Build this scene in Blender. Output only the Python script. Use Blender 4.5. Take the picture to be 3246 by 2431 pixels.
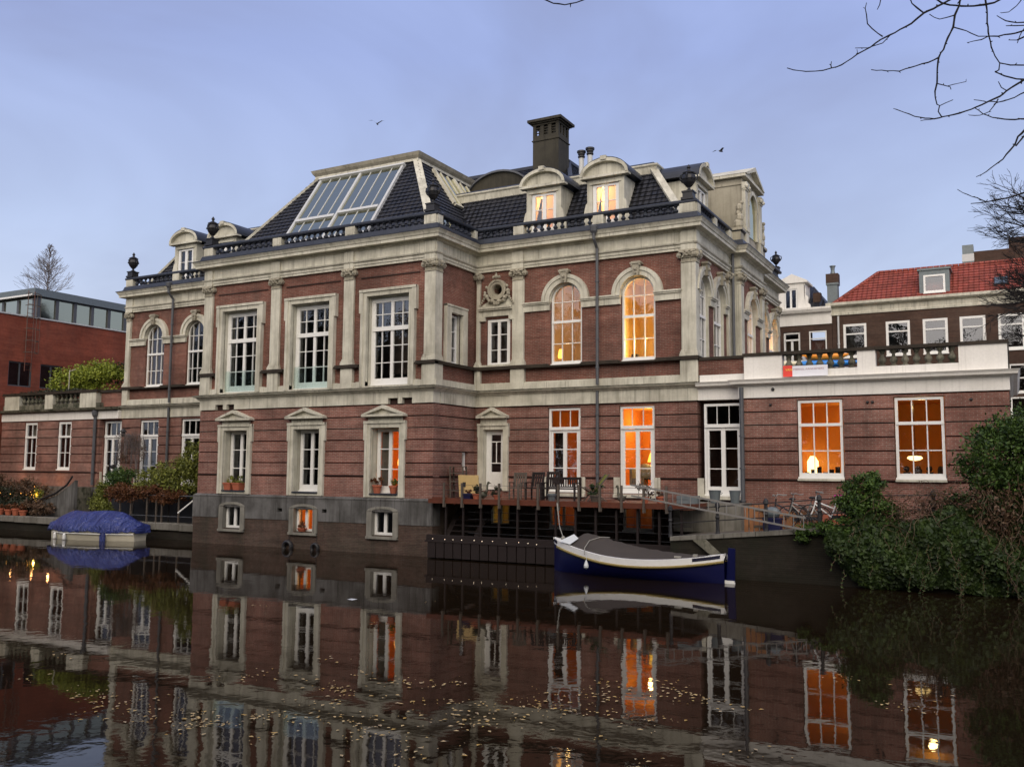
import bpy, bmesh, math, random
from math import sin, cos, pi, radians, sqrt, atan2
from mathutils import Vector, Matrix
random.seed(7)
for o in list(bpy.data.objects): bpy.data.objects.remove(o)
sc = bpy.context.scene
COL = sc.collection

# ------------------------------------------------------------ camera
cam = bpy.data.cameras.new('camera'); camo = bpy.data.objects.new('camera', cam); COL.objects.link(camo)
CAM = Vector((0, 0, 3.2)); YAW, PITCH, ROLL = -0.5021, 0.0949, 0.0070
_f = Vector((sin(YAW)*cos(PITCH), cos(YAW)*cos(PITCH), sin(PITCH)))
_r = Vector((cos(YAW), -sin(YAW), 0)); _u = _r.cross(_f)
_r2 = _r*cos(ROLL) + _u*sin(ROLL); _u2 = -_r*sin(ROLL) + _u*cos(ROLL)
camo.matrix_world = Matrix(((_r2.x, _u2.x, -_f.x, 0), (_r2.y, _u2.y, -_f.y, 0), (_r2.z, _u2.z, -_f.z, 3.2), (0, 0, 0, 1)))
cam.sensor_fit = 'HORIZONTAL'; cam.sensor_width = 36.0; cam.lens = 36*2895.7/3246
cam.clip_end = 3000; cam.clip_start = 0.05
sc.camera = camo

# ------------------------------------------------------------ light and sky
SUN_EL, SUN_AZ = radians(34), radians(160)     # soft light of the bright part of the sky behind the viewer
sc.view_settings.view_transform = 'Standard'; sc.view_settings.look = 'None'
sc.view_settings.exposure = 0.0; sc.view_settings.gamma = 1.0
W = bpy.data.worlds.new('World'); sc.world = W; W.use_nodes = True
nt = W.node_tree; N = nt.nodes; L = nt.links
for n in list(N): N.remove(n)
def nd(t, **k):
    n = N.new(t)
    for a, b in k.items(): setattr(n, a, b)
    return n
def wmath(op, a, b=None, clamp=False):
    n = nd('ShaderNodeMath', operation=op); n.use_clamp = clamp
    for i, s in enumerate((a, b)):
        if s is None: continue
        if isinstance(s, (int, float)): n.inputs[i].default_value = s
        else: L.new(s, n.inputs[i])
    return n.outputs[0]
out = nd('ShaderNodeOutputWorld'); bg = nd('ShaderNodeBackground'); tc = nd('ShaderNodeTexCoord')
sky = nd('ShaderNodeTexSky', sky_type='NISHITA'); sky.sun_disc = False
sky.sun_elevation = SUN_EL; sky.sun_rotation = SUN_AZ; sky.air_density = 1.0; sky.dust_density = 2.0
sep = nd('ShaderNodeSeparateXYZ'); L.new(tc.outputs['Generated'], sep.inputs[0])
ramp = nd('ShaderNodeValToRGB'); L.new(wmath('MAXIMUM', sep.outputs[2], 0.0), ramp.inputs[0])
cr = ramp.color_ramp
cr.elements[0].position = 0.0; cr.elements[0].color = (.64, .69, .79, 1)
cr.elements[1].position = 1.0; cr.elements[1].color = (.26, .33, .60, 1)
for p, c in ((.10, (.565, .63, .775)), (.24, (.455, .54, .765)), (.42, (.33, .405, .70))):
    e = cr.elements.new(p); e.color = (*c, 1)
mp = nd('ShaderNodeMapping'); L.new(tc.outputs['Generated'], mp.inputs[0]); mp.inputs['Scale'].default_value = (1.0, 1.0, 2.1); mp.inputs['Rotation'].default_value = (.2, .1, .6)
ns = nd('ShaderNodeTexNoise'); L.new(mp.outputs[0], ns.inputs[0]); ns.inputs['Scale'].default_value = 1.7; ns.inputs['Detail'].default_value = 5.5; ns.inputs['Roughness'].default_value = .52; ns.inputs['Distortion'].default_value = .6
cmap = nd('ShaderNodeMapRange'); L.new(ns.outputs[0], cmap.inputs[0])
cmap.inputs[1].default_value = .32; cmap.inputs[2].default_value = .70; cmap.inputs[3].default_value = .76; cmap.inputs[4].default_value = 1.22
mul = nd('ShaderNodeMix', data_type='RGBA', blend_type='MULTIPLY'); mul.inputs[0].default_value = 1
L.new(ramp.outputs[0], mul.inputs[6]); L.new(cmap.outputs[0], mul.inputs[7])
# purple-grey tint in the thicker cloud
tint = nd('ShaderNodeMix', data_type='RGBA', blend_type='MIX')
tm = nd('ShaderNodeMapRange'); L.new(ns.outputs[0], tm.inputs[0]); tm.inputs[1].default_value = .55; tm.inputs[2].default_value = .35; tm.inputs[3].default_value = 0; tm.inputs[4].default_value = .35
L.new(tm.outputs[0], tint.inputs[0]); L.new(mul.outputs[2], tint.inputs[6]); tint.inputs[7].default_value = (.37, .39, .60, 1)
# the sky is brighter towards the light (behind the viewer) and overhead there
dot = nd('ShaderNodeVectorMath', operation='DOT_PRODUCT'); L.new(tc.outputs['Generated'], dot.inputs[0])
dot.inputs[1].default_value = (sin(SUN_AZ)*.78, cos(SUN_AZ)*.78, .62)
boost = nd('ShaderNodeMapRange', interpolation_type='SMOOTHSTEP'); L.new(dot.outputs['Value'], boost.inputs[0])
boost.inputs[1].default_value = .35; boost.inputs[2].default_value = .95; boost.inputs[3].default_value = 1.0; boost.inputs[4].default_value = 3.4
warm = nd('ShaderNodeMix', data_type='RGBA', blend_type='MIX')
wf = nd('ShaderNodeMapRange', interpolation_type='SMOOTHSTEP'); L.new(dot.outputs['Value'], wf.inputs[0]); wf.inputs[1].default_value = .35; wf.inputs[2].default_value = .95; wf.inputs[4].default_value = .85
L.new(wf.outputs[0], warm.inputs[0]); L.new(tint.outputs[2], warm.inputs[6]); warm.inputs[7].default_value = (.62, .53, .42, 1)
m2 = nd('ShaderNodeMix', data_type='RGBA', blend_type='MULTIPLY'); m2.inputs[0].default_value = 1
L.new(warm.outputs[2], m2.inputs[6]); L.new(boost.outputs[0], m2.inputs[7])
# small share of clear-sky light
sk = nd('ShaderNodeMix', data_type='RGBA', blend_type='ADD'); sk.inputs[0].default_value = .012
L.new(m2.outputs[2], sk.inputs[6]); L.new(sky.outputs[0], sk.inputs[7])
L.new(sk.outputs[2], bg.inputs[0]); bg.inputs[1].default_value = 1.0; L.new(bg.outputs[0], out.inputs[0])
sun = bpy.data.lights.new('sun', 'SUN'); sun.energy = 1.0; sun.angle = radians(50); sun.color = (1, .90, .74)
suno = bpy.data.objects.new('sun', sun); COL.objects.link(suno)
_d = Vector((sin(SUN_AZ)*cos(SUN_EL), cos(SUN_AZ)*cos(SUN_EL), sin(SUN_EL)))
suno.rotation_euler = _d.to_track_quat('Z', 'Y').to_euler()
sc.cycles.max_bounces = 8; sc.cycles.transparent_max_bounces = 16; sc.cycles.sample_clamp_indirect = 6

# ------------------------------------------------------------ materials
def mat(name):
    m = bpy.data.materials.new(name); m.use_nodes = True
    t = m.node_tree; b = t.nodes['Principled BSDF']
    return m, t, b
def node(t, typ, **k):
    n = t.nodes.new(typ)
    for a, b in k.items():
        if a == 'inp':
            for i, v in b.items():
                if hasattr(v, 'is_output') or isinstance(v, bpy.types.NodeSocket): t.links.new(v, n.inputs[i])
                else: n.inputs[i].default_value = v
        else: setattr(n, a, b)
    return n
def M(t, op, a, b=0.0, c=None, clamp=False):
    n = t.nodes.new('ShaderNodeMath'); n.operation = op; n.use_clamp = clamp
    for i, s in enumerate((a, b, c)):
        if s is None: continue
        if isinstance(s, (int, float)): n.inputs[i].default_value = s
        else: t.links.new(s, n.inputs[i])
    return n.outputs[0]
def mixc(t, f, a, b, bt='MIX'):
    n = t.nodes.new('ShaderNodeMix'); n.data_type = 'RGBA'; n.blend_type = bt
    for i, s in ((0, f), (6, a), (7, b)):
        if isinstance(s, (int, float)): n.inputs[i].default_value = s
        elif isinstance(s, tuple): n.inputs[i].default_value = (*s, 1) if len(s) == 3 else s
        else: t.links.new(s, n.inputs[i])
    return n.outputs[2]
def wallcoords(t):
    """along-the-wall and height coordinates from world position"""
    g = t.nodes.new('ShaderNodeNewGeometry')
    p = node(t, 'ShaderNodeSeparateXYZ', inp={0: g.outputs['Position']}).outputs
    n = node(t, 'ShaderNodeSeparateXYZ', inp={0: g.outputs['True Normal']}).outputs
    f = M(t, 'GREATER_THAN', M(t, 'ABSOLUTE', n[0]), M(t, 'ABSOLUTE', n[1]))
    u = M(t, 'ADD', M(t, 'MULTIPLY', p[0], M(t, 'SUBTRACT', 1.0, f)), M(t, 'MULTIPLY', p[1], f))
    return g.outputs['Position'], u, p[2]
def rampf(t, v, a, b, c=0., d=1.):
    n = node(t, 'ShaderNodeMapRange', inp={0: v, 1: a, 2: b, 3: c, 4: d}); return n.outputs[0]
def noise(t, vec, scale, detail=4, rough=.55, dist=0.):
    n = node(t, 'ShaderNodeTexNoise', inp={'Scale': scale, 'Detail': detail, 'Roughness': rough, 'Distortion': dist})
    if vec is not None: t.links.new(vec, n.inputs['Vector'])
    return n.outputs[0]
def streak(t, pos, sx=3.0, sz=.35):
    mpn = node(t, 'ShaderNodeMapping', inp={0: pos, 'Scale': (sx, sx, sz)})
    return noise(t, mpn.outputs[0], 1.0, 5, .6)
def brick(name, c1, c2, mortar, dirt=.35, dirtc=(.05, .04, .035), bw=.21, bh=.062, rough=.85):
    m, t, b = mat(name); pos, u, z = wallcoords(t)
    v = node(t, 'ShaderNodeCombineXYZ', inp={0: u, 1: z}).outputs[0]
    br = node(t, 'ShaderNodeTexBrick', inp={0: v, 'Color1': (*c1, 1), 'Color2': (*c2, 1), 'Mortar': (*mortar, 1), 'Scale': 1.0, 'Mortar Size': .009, 'Mortar Smooth': .3, 'Brick Width': bw, 'Row Height': bh, 'Bias': -.2})
    n1 = noise(t, pos, .9, 5, .6); n2 = streak(t, pos); n3 = noise(t, pos, 7, 3, .6)
    c = mixc(t, rampf(t, n3, .35, .7, 0, .6), br.outputs[0], tuple(x*.62 for x in c1))
    c = mixc(t, rampf(t, n1, .42, .72, 0, dirt), c, dirtc)
    c = mixc(t, rampf(t, n2, .5, .75, 0, dirt*.8), c, dirtc)
    c = mixc(t, rampf(t, n1, .45, .25, 0, .28), c, tuple(min(1, x*1.45+.02) for x in c1))
    big = noise(t, pos, .42, 4, .6); mc = node(t, 'ShaderNodeMapping', inp={0: pos, 'Scale': (.55, .55, 9)}); crs = noise(t, mc.outputs[0], 1.0, 3, .6)
    val = M(t, 'MULTIPLY', rampf(t, big, .3, .7, .72, 1.25), rampf(t, crs, .3, .7, .82, 1.18))
    vc = node(t, 'ShaderNodeCombineXYZ', inp={0: val, 1: M(t, 'POWER', val, 1.12), 2: M(t, 'POWER', val, 1.15)}).outputs[0]
    c = mixc(t, 1.0, c, vc, 'MULTIPLY')
    t.links.new(c, b.inputs['Base Color']); b.inputs['Roughness'].default_value = rough; b.inputs['Specular IOR Level'].default_value = .2
    bp = node(t, 'ShaderNodeBump', inp={'Height': br.outputs[1], 'Strength': .5, 'Distance': -.006})
    t.links.new(bp.outputs[0], b.inputs['Normal']); return m
def plaster(name, c, dirtc, dirt=.5, rough=.7, moss=None, sc_=1.0, zedge=None, bump=.15):
    m, t, b = mat(name); pos, u, z = wallcoords(t)
    n1 = noise(t, pos, 1.3*sc_, 6, .6); n2 = streak(t, pos, 4.*sc_, .5); n3 = noise(t, pos, 14, 4, .6)
    col = mixc(t, rampf(t, n1, .4, .75, 0, dirt), c, dirtc)
    col = mixc(t, rampf(t, n2, .48, .72, 0, dirt*.9), col, dirtc)
    col = mixc(t, rampf(t, n3, .4, .7, 0, .15), col, tuple(x*.55 for x in c))
    n4 = streak(t, pos, 13., .22)
    col = mixc(t, rampf(t, n4, .56, .68, 0, dirt*.75), col, tuple(x*.6 for x in dirtc))
    if moss: col = mixc(t, rampf(t, noise(t, pos, 3.1, 5, .65), .48, .62, 0, .9), col, moss)
    t.links.new(col, b.inputs['Base Color']); b.inputs['Roughness'].default_value = rough; b.inputs['Specular IOR Level'].default_value = .22
    bp = node(t, 'ShaderNodeBump', inp={'Height': n3, 'Strength': bump, 'Distance': .01})
    t.links.new(bp.outputs[0], b.inputs['Normal']); return m
def plain(name, c, rough=.5, metal=0., var=.25, scale=8, emit=None, es=0, spec=.5):
    m, t, b = mat(name)
    g = t.nodes.new('ShaderNodeNewGeometry')
    n1 = noise(t, g.outputs['Position'], scale, 4, .6)
    col = mixc(t, rampf(t, n1, .3, .75, 0, var), c, tuple(x*.45 for x in c[:3]))
    t.links.new(col, b.inputs['Base Color']); b.inputs['Roughness'].default_value = rough; b.inputs['Metallic'].default_value = metal
    b.inputs['Specular IOR Level'].default_value = spec
    if emit: b.inputs['Emission Color'].default_value = (*emit, 1); b.inputs['Emission Strength'].default_value = es
    return m
def tiles(name, c1, c2, pu=.25, pz=.185, rough=.32, amp=.9):
    m, t, b = mat(name); pos, u, z = wallcoords(t)
    row = M(t, 'DIVIDE', z, pz); fr = M(t, 'FRACT', row)
    cu = M(t, 'DIVIDE', u, pu)
    wv = M(t, 'SINE', M(t, 'MULTIPLY', cu, 2*pi))
    h = M(t, 'MULTIPLY', wv, 1.0)
    cell = node(t, 'ShaderNodeCombineXYZ', inp={0: M(t, 'FLOOR', cu), 1: M(t, 'FLOOR', row)}).outputs[0]
    wn = node(t, 'ShaderNodeTexWhiteNoise', noise_dimensions='2D', inp={0: cell}).outputs[0]
    col = mixc(t, wn, c1, c2)
    n1 = noise(t, pos, 1.1, 5, .6)
    col = mixc(t, rampf(t, n1, .45, .75, 0, .4), col, tuple(x*.5 for x in c2))
    t.links.new(col, b.inputs['Base Color'])
    t.links.new(rampf(t, wn, 0, 1, rough*.8, rough*1.5), b.inputs['Roughness']); b.inputs['Specular IOR Level'].default_value = .35
    bp = node(t, 'ShaderNodeBump', inp={'Height': h, 'Strength': amp, 'Distance': .03})
    t.links.new(bp.outputs[0], b.inputs['Normal']); return m
def glass(name, tintc=(1, 1, 1), refl=1.0, rough=.015, wav=.25, f0=.07, gc=(.95, .97, 1)):
    m, t, b = mat(name); t.nodes.remove(b); o = t.nodes['Material Output']
    g = t.nodes.new('ShaderNodeNewGeometry')
    nz = noise(t, g.outputs['Position'], 2.2, 2, .5)
    bp = node(t, 'ShaderNodeBump', inp={'Height': nz, 'Strength': wav, 'Distance': .02})
    fr = node(t, 'ShaderNodeFresnel', inp={0: 1.5, 'Normal': bp.outputs[0]}).outputs[0]
    f = M(t, 'MULTIPLY', M(t, 'ADD', fr, f0), refl, clamp=True)
    gl = node(t, 'ShaderNodeBsdfGlossy', inp={'Color': (*gc, 1), 'Roughness': rough, 'Normal': bp.outputs[0]})
    tr = node(t, 'ShaderNodeBsdfTransparent', inp={0: (*tintc, 1)})
    mx = node(t, 'ShaderNodeMixShader', inp={0: f, 1: tr.outputs[0], 2: gl.outputs[0]})
    t.links.new(mx.outputs[0], o.inputs[0]); return m
def foliage(name, cols, trans=.25, rough=.55):
    m, t, b = mat(name)
    g = t.nodes.new('ShaderNodeNewGeometry')
    n1 = noise(t, g.outputs['Position'], 2.3, 3, .6)
    r = node(t, 'ShaderNodeValToRGB', inp={0: M(t, 'ADD', M(t, 'MULTIPLY', g.outputs['Random Per Island'], .55), M(t, 'MULTIPLY', rampf(t, n1, .3, .7), .45))})
    cr = r.color_ramp; n = len(cols)
    cr.elements[0].color = (*cols[0], 1); cr.elements[1].color = (*cols[-1], 1); cr.elements[1].position = 1
    for i in range(1, n-1): e = cr.elements.new(i/(n-1)); e.color = (*cols[i], 1)
    t.links.new(r.outputs[0], b.inputs['Base Color']); b.inputs['Roughness'].default_value = rough
    b.inputs['Specular IOR Level'].default_value = .3
    return m
MT = {}
MT['brick_up'] = brick('facade_brick', (.215, .080, .058), (.15, .057, .043), (.24, .19, .15), dirt=.40)
MT['brick_gf'] = brick('banded_brick', (.26, .110, .084), (.185, .080, .062), (.31, .25, .21), dirt=.40)
MT['brick_groove'] = brick('groove_brick', (.05, .024, .02), (.04, .02, .017), (.04, .03, .025), dirt=.5)
MT['brick_base'] = brick('basement_brick', (.10, .062, .048), (.066, .042, .034), (.11, .092, .075), dirt=.65, dirtc=(.035, .035, .025))
MT['brick_modern'] = brick('modern_brick', (.27, .064, .034), (.215, .052, .029), (.18, .07, .05), dirt=.25)
MT['brick_brown'] = brick('brown_brick', (.085, .048, .034), (.065, .038, .028), (.075, .055, .045), dirt=.3)
MT['brick_quay'] = brick('quay_brick', (.026, .021, .015), (.018, .015, .011), (.02, .018, .014), dirt=.6, dirtc=(.012, .014, .008))
MT['stone'] = plaster('painted_stone', (.62, .60, .50), (.22, .205, .155), .60)
MT['stone_dark'] = plaster('carved_stone', (.40, .37, .29), (.17, .155, .12), .6)
MT['stone_cap'] = plaster('weathered_cap', (.20, .19, .145), (.035, .035, .025), .8, moss=(.03, .035, .02))
MT['ledge'] = plaster('dark_ledge', (.045, .035, .026), (.012, .011, .008), .7)
MT['white'] = plaster('white_render', (.80, .78, .73), (.48, .46, .40), .25)
MT['paint'] = plain('white_paint', (.80, .80, .77), .38, var=.15)
MT['paint_grey'] = plain('grey_white_paint', (.52, .53, .52), .45, var=.2)
MT['stucco'] = plaster('grey_stucco', (.15, .147, .142), (.04, .038, .033), .95, sc_=.9)
MT['lead'] = plaster('blue_grey_lead', (.040, .046, .062), (.02, .024, .032), .5, rough=.42)
MT['tile_black'] = tiles('black_roof_tiles', (.010, .011, .015), (.020, .021, .027), rough=.42)
MT['tile_red'] = tiles('red_roof_tiles', (.31, .072, .050), (.20, .050, .036), pu=.24, pz=.2, rough=.6)
MT['glass'] = glass('window_glass')
MT['glass_aqua'] = glass('glass_guard', (.93, .985, .98), .3, f0=.0, wav=0.)
MT['glass_mid'] = glass('rear_window_glass', refl=1.0, f0=.13, wav=.15)
MT['glass_sky'] = glass('skylight_glass', (.35, .4, .42), 2.4, rough=.08, f0=.22, wav=.1, gc=(.60, .60, .47))
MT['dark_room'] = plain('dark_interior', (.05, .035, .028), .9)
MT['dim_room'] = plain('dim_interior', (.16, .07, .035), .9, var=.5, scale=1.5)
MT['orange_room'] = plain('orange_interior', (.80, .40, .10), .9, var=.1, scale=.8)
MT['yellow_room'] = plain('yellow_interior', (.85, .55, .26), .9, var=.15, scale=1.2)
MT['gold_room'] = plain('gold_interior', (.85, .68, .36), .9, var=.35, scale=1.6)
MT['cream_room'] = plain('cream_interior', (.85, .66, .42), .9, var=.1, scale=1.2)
MT['curtain'] = plain('grey_curtain', (.30, .31, .27), .9, var=.3, scale=3)
MT['sheer'] = plain('sheer_curtain', (.75, .55, .38), .9, var=.1)
MT['sheer'].node_tree.nodes['Principled BSDF'].inputs['Transmission Weight'].default_value = .0
_t = MT['sheer'].node_tree; _b = _t.nodes['Principled BSDF']; _tl = node(_t, 'ShaderNodeBsdfTranslucent', inp={0: (.8, .55, .35, 1)}); _mx = node(_t, 'ShaderNodeMixShader', inp={0: .65, 1: _b.outputs[0], 2: _tl.outputs[0]}); _t.links.new(_mx.outputs[0], _t.nodes['Material Output'].inputs[0])
MT['curtain_or'] = plain('orange_curtain', (.75, .16, .03), .9, var=.3, scale=3)
MT['iron'] = plain('black_iron', (.02, .02, .022), .5, var=.4)
MT['pipe'] = plain('grey_pipe', (.085, .09, .10), .5, var=.4)
MT['stone_pot'] = plain('urn_iron', (.014, .014, .016), .45, var=.3)
MT['stone_grey'] = plaster('grey_basement_stone', (.26, .25, .215), (.09, .085, .07), .7)
MT['chimney'] = plaster('sooty_plaster', (.052, .047, .034), (.02, .018, .014), .8)
MT['terracotta'] = plain('terracotta', (.42, .12, .06), .8, var=.35)
MT['wood_deck'] = plain('red_deck_wood', (.12, .032, .014), .5, var=.5, scale=4)
MT['wood_dark'] = plain('dark_red_wood', (.012, .005, .004), .8, var=.5, scale=4)
MT['wood_grey'] = plain('grey_wood', (.10, .08, .062), .8, var=.5, scale=6)
MT['wood_board'] = plain('pale_board', (.62, .45, .20), .6, var=.25, scale=3)
MT['wood_pallet'] = plain('pallet_wood', (.34, .15, .06), .8, var=.5, scale=5)
MT['alu'] = plain('aluminium', (.26, .25, .235), .5, metal=.3, var=.4)
MT['zinc'] = plain('zinc', (.16, .19, .20), .5, metal=.3, var=.4)
MT['bark'] = plain('bark', (.018, .015, .014), .9, var=.4, scale=14)
MT['bark_grey'] = plain('grey_bark', (.17, .15, .15), .9, var=.4)
MT['navy'] = plain('navy_hull', (.003, .005, .055), .35, var=.3, scale=2)
MT['navy_dark'] = plain('navy_trim', (.008, .009, .03), .4)
MT['rope'] = plain('gold_rope', (.30, .23, .075), .8, var=.6, scale=30)
MT['rope_grey'] = plain('grey_rope', (.30, .29, .25), .8, var=.3)
MT['canvas'] = plain('taupe_canvas', (.050, .041, .034), .75, var=.35, scale=2)
MT['cream_hull'] = plain('cream_hull', (.62, .58, .46), .35, var=.3, scale=2)
MT['tarp'] = plain('blue_tarp', (.035, .052, .215), .28, var=.3, scale=3)
def tarp_bump():
    m = MT['tarp']; t = m.node_tree; b = t.nodes['Principled BSDF']; g = t.nodes.new('ShaderNodeNewGeometry')
    mp_ = node(t, 'ShaderNodeMapping', inp={0: g.outputs['Position'], 'Rotation': (.5, .0, .5), 'Scale': (3.2, .5, 1.4)})
    n1 = noise(t, mp_.outputs[0], 1.4, 4, .55, 1.2); n2 = noise(t, g.outputs['Position'], 9, 3, .6)
    h = M(t, 'ADD', M(t, 'ABSOLUTE', M(t, 'SUBTRACT', n1, .5)), M(t, 'MULTIPLY', n2, .06))
    t.links.new(node(t, 'ShaderNodeBump', inp={'Height': h, 'Strength': 1.0, 'Distance': .35}).outputs[0], b.inputs['Normal'])
tarp_bump()
MT['plastic_blue'] = plain('blue_plastic', (.01, .012, .06), .45)
MT['kayak_blue'] = plain('kayak_blue', (.02, .22, .65), .35, var=.1)
MT['kayak_orange'] = plain('kayak_orange', (.85, .30, .02), .35, var=.1)
MT['kayak_white'] = plain('kayak_white', (.6, .63, .63), .4, var=.1)
MT['kayak_cream'] = plain('kayak_cream', (.70, .65, .45), .4, var=.1)
MT['red_sign'] = plain('red_sign', (.75, .06, .04), .5, var=.05)
MT['sign_white'] = plain('white_sign', (.74, .75, .80), .5, var=.03)
MT['sign_text'] = plain('sign_text', (.42, .28, .32), .6, var=.03)
MT['sign_yellow'] = plain('sign_yellow', (.85, .65, .1), .6, var=.03)
MT['pink'] = plain('pink_cloth', (.75, .03, .35), .7)
MT['lamp_glow'] = plain('lamp_shade_lit', (.9, .6, .2), .6, emit=(1, .55, .06), es=2.2)
MT['lamp_white'] = plain('lamp_bulb_lit', (1, .9, .6), .6, emit=(1, .66, .24), es=4)
MT['lamp_small'] = plain('deck_light_lit', (1, .9, .8), .6, emit=(1, .8, .55), es=2.2)
MT['lamp_amber'] = plain('amber_lamp_lit', (1, .6, .2), .6, emit=(1, .42, .06), es=3)
MT['ivy'] = foliage('ivy_leaves', [(.006, .013, .003), (.015, .030, .006), (.030, .055, .010), (.055, .085, .018)])
MT['shrub'] = foliage('shrub_leaves', [(.010, .025, .006), (.026, .055, .010), (.058, .105, .016), (.095, .15, .024)])
MT['vine_dry'] = foliage('dry_vine', [(.035, .022, .014), (.075, .045, .028), (.12, .07, .04), (.05, .045, .02)])
MT['olive'] = foliage('olive_leaves', [(.045, .052, .012), (.10, .115, .022), (.18, .20, .035), (.29, .31, .05)])
MT['russet'] = foliage('russet_leaves', [(.05, .02, .01), (.10, .038, .016), (.14, .055, .02), (.06, .05, .015)])
MT['darkshrub'] = foliage('dark_shrub', [(.008, .014, .008), (.018, .028, .014), (.03, .035, .02), (.045, .03, .02)])
MT['bamboo'] = foliage('bamboo_leaves', [(.07, .10, .012), (.15, .19, .02), (.24, .28, .03), (.32, .36, .06)])
MT['leaf_float'] = foliage('fallen_leaves', [(.24, .13, .04), (.48, .30, .07), (.62, .45, .20), (.45, .34, .20), (.70, .52, .06)])
MT['paving'] = plaster('quay_paving', (.13, .115, .095), (.05, .045, .035), .6)
MT['coping'] = plaster('quay_coping', (.20, .19, .165), (.07, .065, .05), .7)
MT['ground'] = plaster('street_ground', (.07, .065, .06), (.04, .04, .035), .5)
# water
def water():
    m, t, b = mat('canal_water')
    g = t.nodes.new('ShaderNodeNewGeometry')
    mp1 = node(t, 'ShaderNodeMapping', inp={0: g.outputs['Position'], 'Scale': (1.3, 1.3, 1)})
    n1 = noise(t, mp1.outputs[0], 1.1, 3, .5, .3)
    n2 = noise(t, g.outputs['Position'], 6.5, 3, .55)
    n3 = noise(t, g.outputs['Position'], .25, 2, .5)
    h = M(t, 'ADD', M(t, 'MULTIPLY', n1, 1.0), M(t, 'MULTIPLY', n2, .16))
    bp = node(t, 'ShaderNodeBump', inp={'Height': h, 'Strength': rampf(t, n3, .35, .65, .2, .55), 'Distance': .007})
    t.links.new(bp.outputs[0], b.inputs['Normal'])
    b.inputs['Base Color'].default_value = (.012, .0075, .004, 1); b.inputs['Roughness'].default_value = .02
    b.inputs['IOR'].default_value = 1.24; b.inputs['Specular Tint'].default_value = (1, .87, .72, 1)
    return m
MT['water'] = water()
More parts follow.
